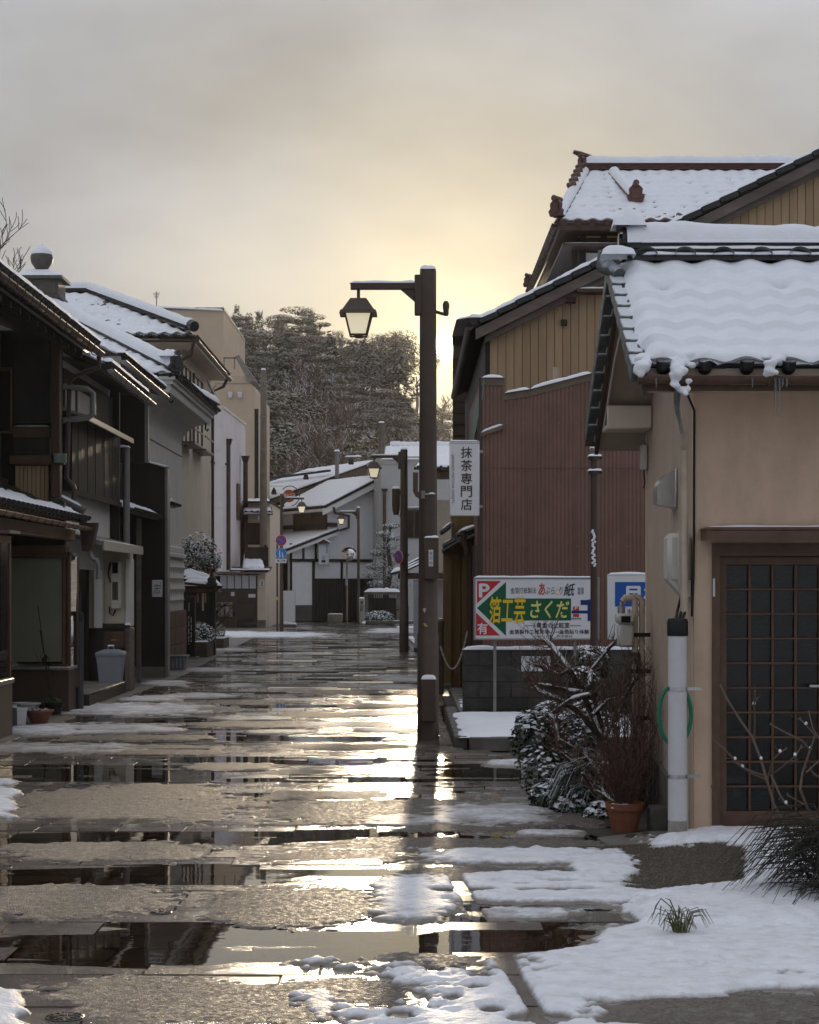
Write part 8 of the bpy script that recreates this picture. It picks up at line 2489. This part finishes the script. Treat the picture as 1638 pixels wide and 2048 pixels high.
for k, (x, y) in enumerate(((76, 1212), (80, 1260), (97, 1330), (76, 1340))):
    part('stake', MB().tube([(X + (k - 1.5) * .02, Y, Z - .03), P(x, y, Y - .05)], .007, 5), BLACK if k < 2 else WOODB, t)
for k in range(7):
    a = random.Random(k).uniform(-1, 1)
    part('dry_stem', MB().tube([(X, Y, Z), (X + a * .12, Y - .04, Z + .35), (X + a * .30, Y - .08, Z + .55 + .1 * abs(a))], .003, 4), TWIG, t)
pot('small_pot', 'small dark red pot half hidden behind the black pot', 90, 1428, .075, .11, pmat('dark_red_pot', (.12, .03, .025), .5), .75)
pot('small_pot', 'small cream pot behind the square grey white pot', 20, 1434, .07, .14, PVC, .8)

# ---------------------------------------------------------------- shrubs by the tan house
def twigs(mb, pts, rngs, n, L, r=.0035, depth=2, up=.3):
    """thin side shoots along a polyline"""
    for k in range(n):
        i = rngs.randrange(len(pts) - 1)
        p = pts[i].lerp(pts[i + 1], rngs.random())
        d = (pts[i + 1] - pts[i]).normalized()
        v = (d * .6 + Vector((rngs.uniform(-1, 1), rngs.uniform(-1, 1), rngs.uniform(-.5, 1) + up))).normalized()
        l = L * rngs.uniform(.35, 1.0)
        q = p + v * l * .5 + Vector((rngs.uniform(-.02, .02), rngs.uniform(-.02, .02), rngs.uniform(-.02, .02)))
        e = q + (v + Vector((rngs.uniform(-.5, .5), rngs.uniform(-.5, .5), rngs.uniform(-.1, .6)))).normalized() * l * .5
        mb.tube([p, q, e], [r, r * .8, r * .45], 4, caps=False)
        if depth > 1:
            twigs(mb, [p, q, e], rngs, rngs.randint(1, 3), l * .6, r * .7, depth - 1, up)


r_ = random.Random(31)
Yb = 14.9
sh1 = thing('pruned_shrub', 'gnarled leafless shrub with snow on its thick pruned limbs', 'shrub', (PX(1215, Yb), Yb, 0))
limbs = [([(1235, 1650), (1225, 1560), (1205, 1480), (1185, 1430), (1165, 1385), (1140, 1340), (1110, 1300), (1090, 1280)], .022, 14.9),
         ([(1205, 1480), (1160, 1425), (1120, 1400), (1080, 1385), (1060, 1360), (1055, 1345)], .020, 14.7),
         ([(1165, 1385), (1130, 1380), (1090, 1372), (1075, 1370)], .017, 14.5),
         ([(1225, 1560), (1150, 1500), (1115, 1480), (1110, 1440), (1100, 1430), (1140, 1400), (1180, 1388)], .018, 14.4),
         ([(1225, 1560), (1215, 1500), (1200, 1440), (1180, 1370), (1182, 1340), (1215, 1300), (1230, 1285)], .016, 15.2),
         ([(1205, 1480), (1240, 1420), (1262, 1380), (1280, 1340)], .014, 15.1),
         ([(1185, 1430), (1215, 1400), (1250, 1395), (1270, 1360)], .013, 14.8),
         ([(1220, 1600), (1190, 1560), (1150, 1530), (1120, 1505)], .013, 14.2),
         ([(1245, 1620), (1210, 1590), (1185, 1580), (1165, 1545)], .012, 13.9),
         ([(1140, 1340), (1120, 1350), (1085, 1335), (1070, 1330)], .012, 14.6)]
lm = MB(); tw_ = MB(); snl = []
for pts, r, Yq in limbs:
    pp = [P(x, y, Yq + .12 * math.sin(i * 1.7 + r * 400)) for i, (x, y) in enumerate(pts)]
    lm.tube(pp, [r * 1.25 * (1 - .45 * i / len(pp)) for i in range(len(pp))], 7)
    twigs(tw_, pp, r_, 34, .30, .0042, 3)
    snl.append((pp, r))
part('limbs', lm, BARKS, sh1)
part('twigs', tw_, TWIG, sh1, smooth=False)
for pp, r in snl:
    for i in range(len(pp) - 1):
        d = pp[i + 1] - pp[i]
        if abs(d.z) < d.length * .86 and d.length > .05:
            snow_strip(sh1, pp[i] + Vector((0, 0, r * .55)), pp[i + 1] + Vector((0, 0, r * .4)), r * 1.5, r * .9, seed=i + 3, seg=.02)
sh2 = thing('ivy_bush', 'dark green ivy bush laden with snow at the edge of the paving', 'shrub', (PX(1100, 15), 15.0, 0))
lc = MB(); ls = MB()
for (x, y, s, Yq) in ((1075, 1480, .22, 15.0), (1090, 1540, .24, 14.9), (1110, 1450, .20, 15.2), (1120, 1590, .24, 14.6), (1150, 1500, .24, 15.0), (1140, 1620, .20, 14.3), (1175, 1570, .22, 14.6), (1175, 1450, .20, 15.4), (1165, 1370, .16, 16.0), (1185, 1330, .16, 16.2), (1095, 1600, .14, 14.5), (1200, 1640, .14, 13.9), (1060, 1450, .12, 15.2)):
    m = leaf_cloud(520, P(x, y, Yq), (s, s * .9, s * .95), .042, r_, up=.2); lc.add(m.v, m.f)
    m = leaf_cloud(150, P(x, y, Yq) + Vector((0, 0, s * .45)), (s * .85, s * .8, s * .55), .05, r_, up=1.6, flat=.8); ls.add(m.v, m.f)
part('leaves', lc, LEAFD, sh2, smooth=False)
part('snow_load', ls, SNOW, sh2, smooth=False)
part('stems', branch_tree((PX(1110, 15), 15.0, 0), 1.0, r_, levels=3, r0=.02), BARK, sh2)
# snow bent grass clump
sh3 = thing('bent_grass', 'clump of snow bent grass drooping beside the ivy bush', 'grass clump', (PX(1165, 14.3), 14.3, 0))
gb = MB(); gs = MB()
for k in range(150):
    p0 = P(1185 + r_.uniform(-18, 18), 1560 + r_.uniform(-20, 40), 14.3 + r_.uniform(-.1, .1))
    a = r_.uniform(2.2, 4.2); L = r_.uniform(.15, .36)
    d = Vector((math.cos(a), math.sin(a) * .6 - .2, 0))
    pp = [p0, p0 + d * L * .35 + Vector((0, 0, L * .35)), p0 + d * L * .75 + Vector((0, 0, L * .22)), p0 + d * L + Vector((0, 0, -L * .25))]
    (gs if k % 2 else gb).tube(pp, [.004, .004, .0035, .001], 4, caps=False)
part('blades', gb, LEAFD, sh3); part('snowy_blades', gs, pmat('frosted_blade', (.5, .52, .52), .7, .2), sh3)
# twiggy plant in a terracotta pot
Yt = 13.1
t = thing('potted_shrub', 'fine brown twiggy shrub in a terracotta pot with snow on its soil', 'potted plant', (PX(1249, Yt), Yt, 0))
xt = PX(1249, Yt)
part('pot_body', MB().lathe([(.085, 0), (.118, .15), (.127, .15), (.130, .195), (.118, .195), (.112, .165)], xt, Yt, .0, 22), TERRA, t)
part('soil', MB().lathe([(.114, .165), (.05, .172), (.01, .172)], xt, Yt, .0, 16), EARTH, t)
rough_top_snow(t, xt - .10, xt + .05, Yt - .10, Yt + .08, .168, .025, 8)
tw_ = MB()
for k in range(34):
    a = r_.uniform(0, 6.28); q = r_.uniform(.05, .30); L = r_.uniform(.25, .62)
    pp = [Vector((xt + math.cos(a) * .03, Yt + math.sin(a) * .03, .16)), Vector((xt + math.cos(a) * q * .5, Yt + math.sin(a) * q * .5, .16 + L * .5)), Vector((xt + math.cos(a) * q, Yt + math.sin(a) * q, .16 + L))]
    tw_.tube(pp, [.004, .003, .0015], 4, caps=False)
    twigs(tw_, pp, r_, 14, .14, .0019, 2)
part('twigs', tw_, pmat('red_brown_twig', (.085, .040, .030), .7, .3), t, smooth=False)
tw2 = MB()
bt = thing('brown_thicket', 'tangled brown leafless thicket between the gas pipes and the pot', 'shrub', (PX(1250, 15.0), 15.0, 0))
for k in range(60):
    x0 = PX(1250 + r_.uniform(-40, 45), 14.7); y0 = 14.7 + r_.uniform(-.5, .4); L = r_.uniform(.5, 1.15)
    a = r_.uniform(0, 6.28); q = r_.uniform(.02, .2)
    pp = [Vector((x0, y0, 0)), Vector((x0 + math.cos(a) * q * .4, y0 + math.sin(a) * q * .4, L * .5)), Vector((x0 + math.cos(a) * q, y0 + math.sin(a) * q, L))]
    tw2.tube(pp, [.006, .004, .002], 4, caps=False)
    twigs(tw2, pp, r_, 9, .26, .0022, 2)
for k in range(6):
    pp = [P(1290 + 10 * math.sin(q * .9 + k) + 14 * math.sin(q * .35) * (k % 2 + .4), 1390 + q * 22 - k * 6, 14.4) for q in range(9)]
    tw2.tube(pp, .003, 4, caps=False)
part('stems', tw2, TWIG, bt, smooth=False)
t = thing('stone_block', 'mossy square concrete block beside the terracotta pot', 'block', (PX(1313, 13.0), 13.0, 0))
part('block_body', MB().box(PX(1297, 13.1), PX(1333, 13.1), 13.0, 13.2, 0, PZ(1612, 13.1), .015), CBLOCK, t)
for (x, y, s) in ((1290, 1668, .03), (1262, 1672, .035), (1318, 1655, .03), (1220, 1650, .025), (1303, 1676, .025)):
    Yq = gy(y + 6)
    solo('small_stone', MB().lathe([(s * .7, 0), (s, s * .4), (s * .8, s * .9), (s * .2, s * 1.1)], PX(x, Yq), Yq, 0, 8, sx=1.2), CBLOCK, 'small dark rounded stone around the terracotta pot', 'stone', group='stones around the pot')

# bare shrub and dark stemmed clump at the house door
Yd = 10.6
t = thing('bare_shrub', 'pale leafless shrub with knobbly tips before the lattice door', 'shrub', (PX(1640, Yd), Yd, .06))
lb = [([(1650, 1760), (1600, 1700), (1572, 1655), (1548, 1610), (1535, 1565), (1522, 1520), (1505, 1475), (1480, 1440), (1455, 1400), (1441, 1372)], .0085),
      ([(1535, 1560), (1500, 1545), (1470, 1520), (1445, 1495), (1427, 1482)], .006), ([(1530, 1552), (1510, 1545), (1485, 1535), (1467, 1523)], .005),
      ([(1508, 1480), (1510, 1440), (1508, 1410), (1510, 1384)], .006), ([(1508, 1412), (1514, 1398)], .004), ([(1535, 1560), (1545, 1520), (1560, 1505), (1572, 1498)], .005),
      ([(1550, 1545), (1575, 1525), (1590, 1512), (1603, 1493)], .0045), ([(1542, 1550), (1560, 1590), (1572, 1608), (1582, 1616)], .006),
      ([(1660, 1720), (1625, 1640), (1600, 1580), (1605, 1545), (1620, 1500), (1605, 1482), (1570, 1465), (1541, 1449)], .0075), ([(1612, 1545), (1640, 1520), (1660, 1500)], .005),
      ([(1620, 1500), (1630, 1470), (1612, 1450), (1600, 1438)], .005), ([(1650, 1700), (1640, 1620), (1645, 1560), (1620, 1540)], .006), ([(1640, 1480), (1625, 1455), (1618, 1425)], .004),
      ([(1660, 1660), (1610, 1610), (1575, 1590)], .005), ([(1600, 1690), (1570, 1660), (1545, 1635)], .0035), ([(1423, 1570), (1430, 1595), (1450, 1630)], .0045)]
lm = MB(); sn_ = MB()
for pts, r in lb:
    pp = [P(x, y, Yd + .10 * math.sin(i * .9 + x * .03)) for i, (x, y) in enumerate(pts)]
    lm.tube(pp, [r * 1.05 * (1 - .4 * i / len(pp)) for i in range(len(pp))], 7)
    e = pp[-1]; lm.lathe([(.002, -.006), (.006, 0), (.004, .008), (.001, .012)], e.x, e.y, e.z, 6)
    if len(pp) > 3:
        j = pp[len(pp) // 2]; sn_.lathe([(.002, -.005), (.009, .002), (.007, .012), (.002, .016)], j.x, j.y, j.z + r * .5, 7)
        twigs(lm, pp[1:], r_, 3, .07, .0022, 1)
part('branches', lm, pmat('pale_grey_bark', (.135, .095, .07), .75, .3, 20, bump=.3), t)
part('snow_blobs', sn_, SNOW, t, kind='stuff')
t = thing('dark_stem_clump', 'arching clump of dark wiry stems rising from the snow', 'shrub', (2.20, 9.9, .08))
db = MB()
for k in range(330):
    a = r_.gauss(math.pi * .98, .75); L = r_.uniform(.22, .62); e = r_.uniform(.05, .9)
    p0 = Vector((2.18 + r_.uniform(-.10, .22), 9.95 + r_.uniform(-.2, .2), .08 + r_.uniform(0, .28)))
    d = Vector((math.cos(a), math.sin(a) * .8, 0))
    pp = [p0, p0 + d * L * .35 + Vector((0, 0, L * .42 * e)), p0 + d * L * .7 + Vector((0, 0, L * (.40 * e - .03))), p0 + d * L + Vector((0, 0, L * (.15 * e - .22)))]
    db.tube(pp, [.0035, .003, .0024, .001], 4, caps=False)
part('stems', db, pmat('dark_wiry_stem', (.028, .026, .018), .6, .3), t)
Yu = 9.05
t = thing('grass_tuft', 'lone green tuft of grass bent over in the snow', 'grass tuft', (PX(1362, Yu), Yu, .04))
gb = MB()
for k in range(46):
    L = r_.uniform(.05, .14); a = r_.uniform(0, 6.28); p0 = Vector((PX(1362, Yu) + r_.uniform(-.03, .03), Yu + r_.uniform(-.03, .03), .03))
    d = Vector((math.cos(a), math.sin(a), 0))
    gb.tube([p0, p0 + d * L * .3 + Vector((0, 0, L * .8)), p0 + d * L * .7 + Vector((0, 0, L * .9)), p0 + d * L + Vector((0, 0, L * .4))], [.0032, .003, .0022, .0008], 4, caps=False)
for pts in ([(1366, 1880), (1358, 1845), (1340, 1812), (1322, 1797), (1312, 1812), (1303, 1840)], [(1362, 1878), (1340, 1830), (1322, 1812), (1318, 1850)], [(1360, 1880), (1345, 1848), (1330, 1840), (1326, 1862)], [(1364, 1880), (1356, 1838), (1340, 1800), (1330, 1796)]):
    gb.tube([P(x, y, Yu) for x, y in pts], [.004] * (len(pts) - 1) + [.001], 4, caps=False)
part('blades', gb, pmat('olive_grass', (.10, .105, .035), .6, .35, 14, snow=.25), t)

# ---------------------------------------------------------------- the thin lit winter haze over the street and hill
hz = bpy.data.materials.new('thin_haze')
hz.use_nodes = True
ht = hz.node_tree
ht.nodes.clear()
ho = ht.nodes.new('ShaderNodeOutputMaterial')
hv = ht.nodes.new('ShaderNodeVolumePrincipled')
hv.inputs['Color'].default_value = (1.0, 0.96, 0.90, 1)
hv.inputs['Density'].default_value = 0.00012
hv.inputs['Anisotropy'].default_value = 0.55
ht.links.new(hv.outputs[0], ho.inputs['Volume'])
solo('haze', MB().box(-280, 280, -30, 640, -1.06, 85), hz, 'thin pale winter haze in the air over the street', kind='stuff', smooth=False, base=(0, 300, -1.06))
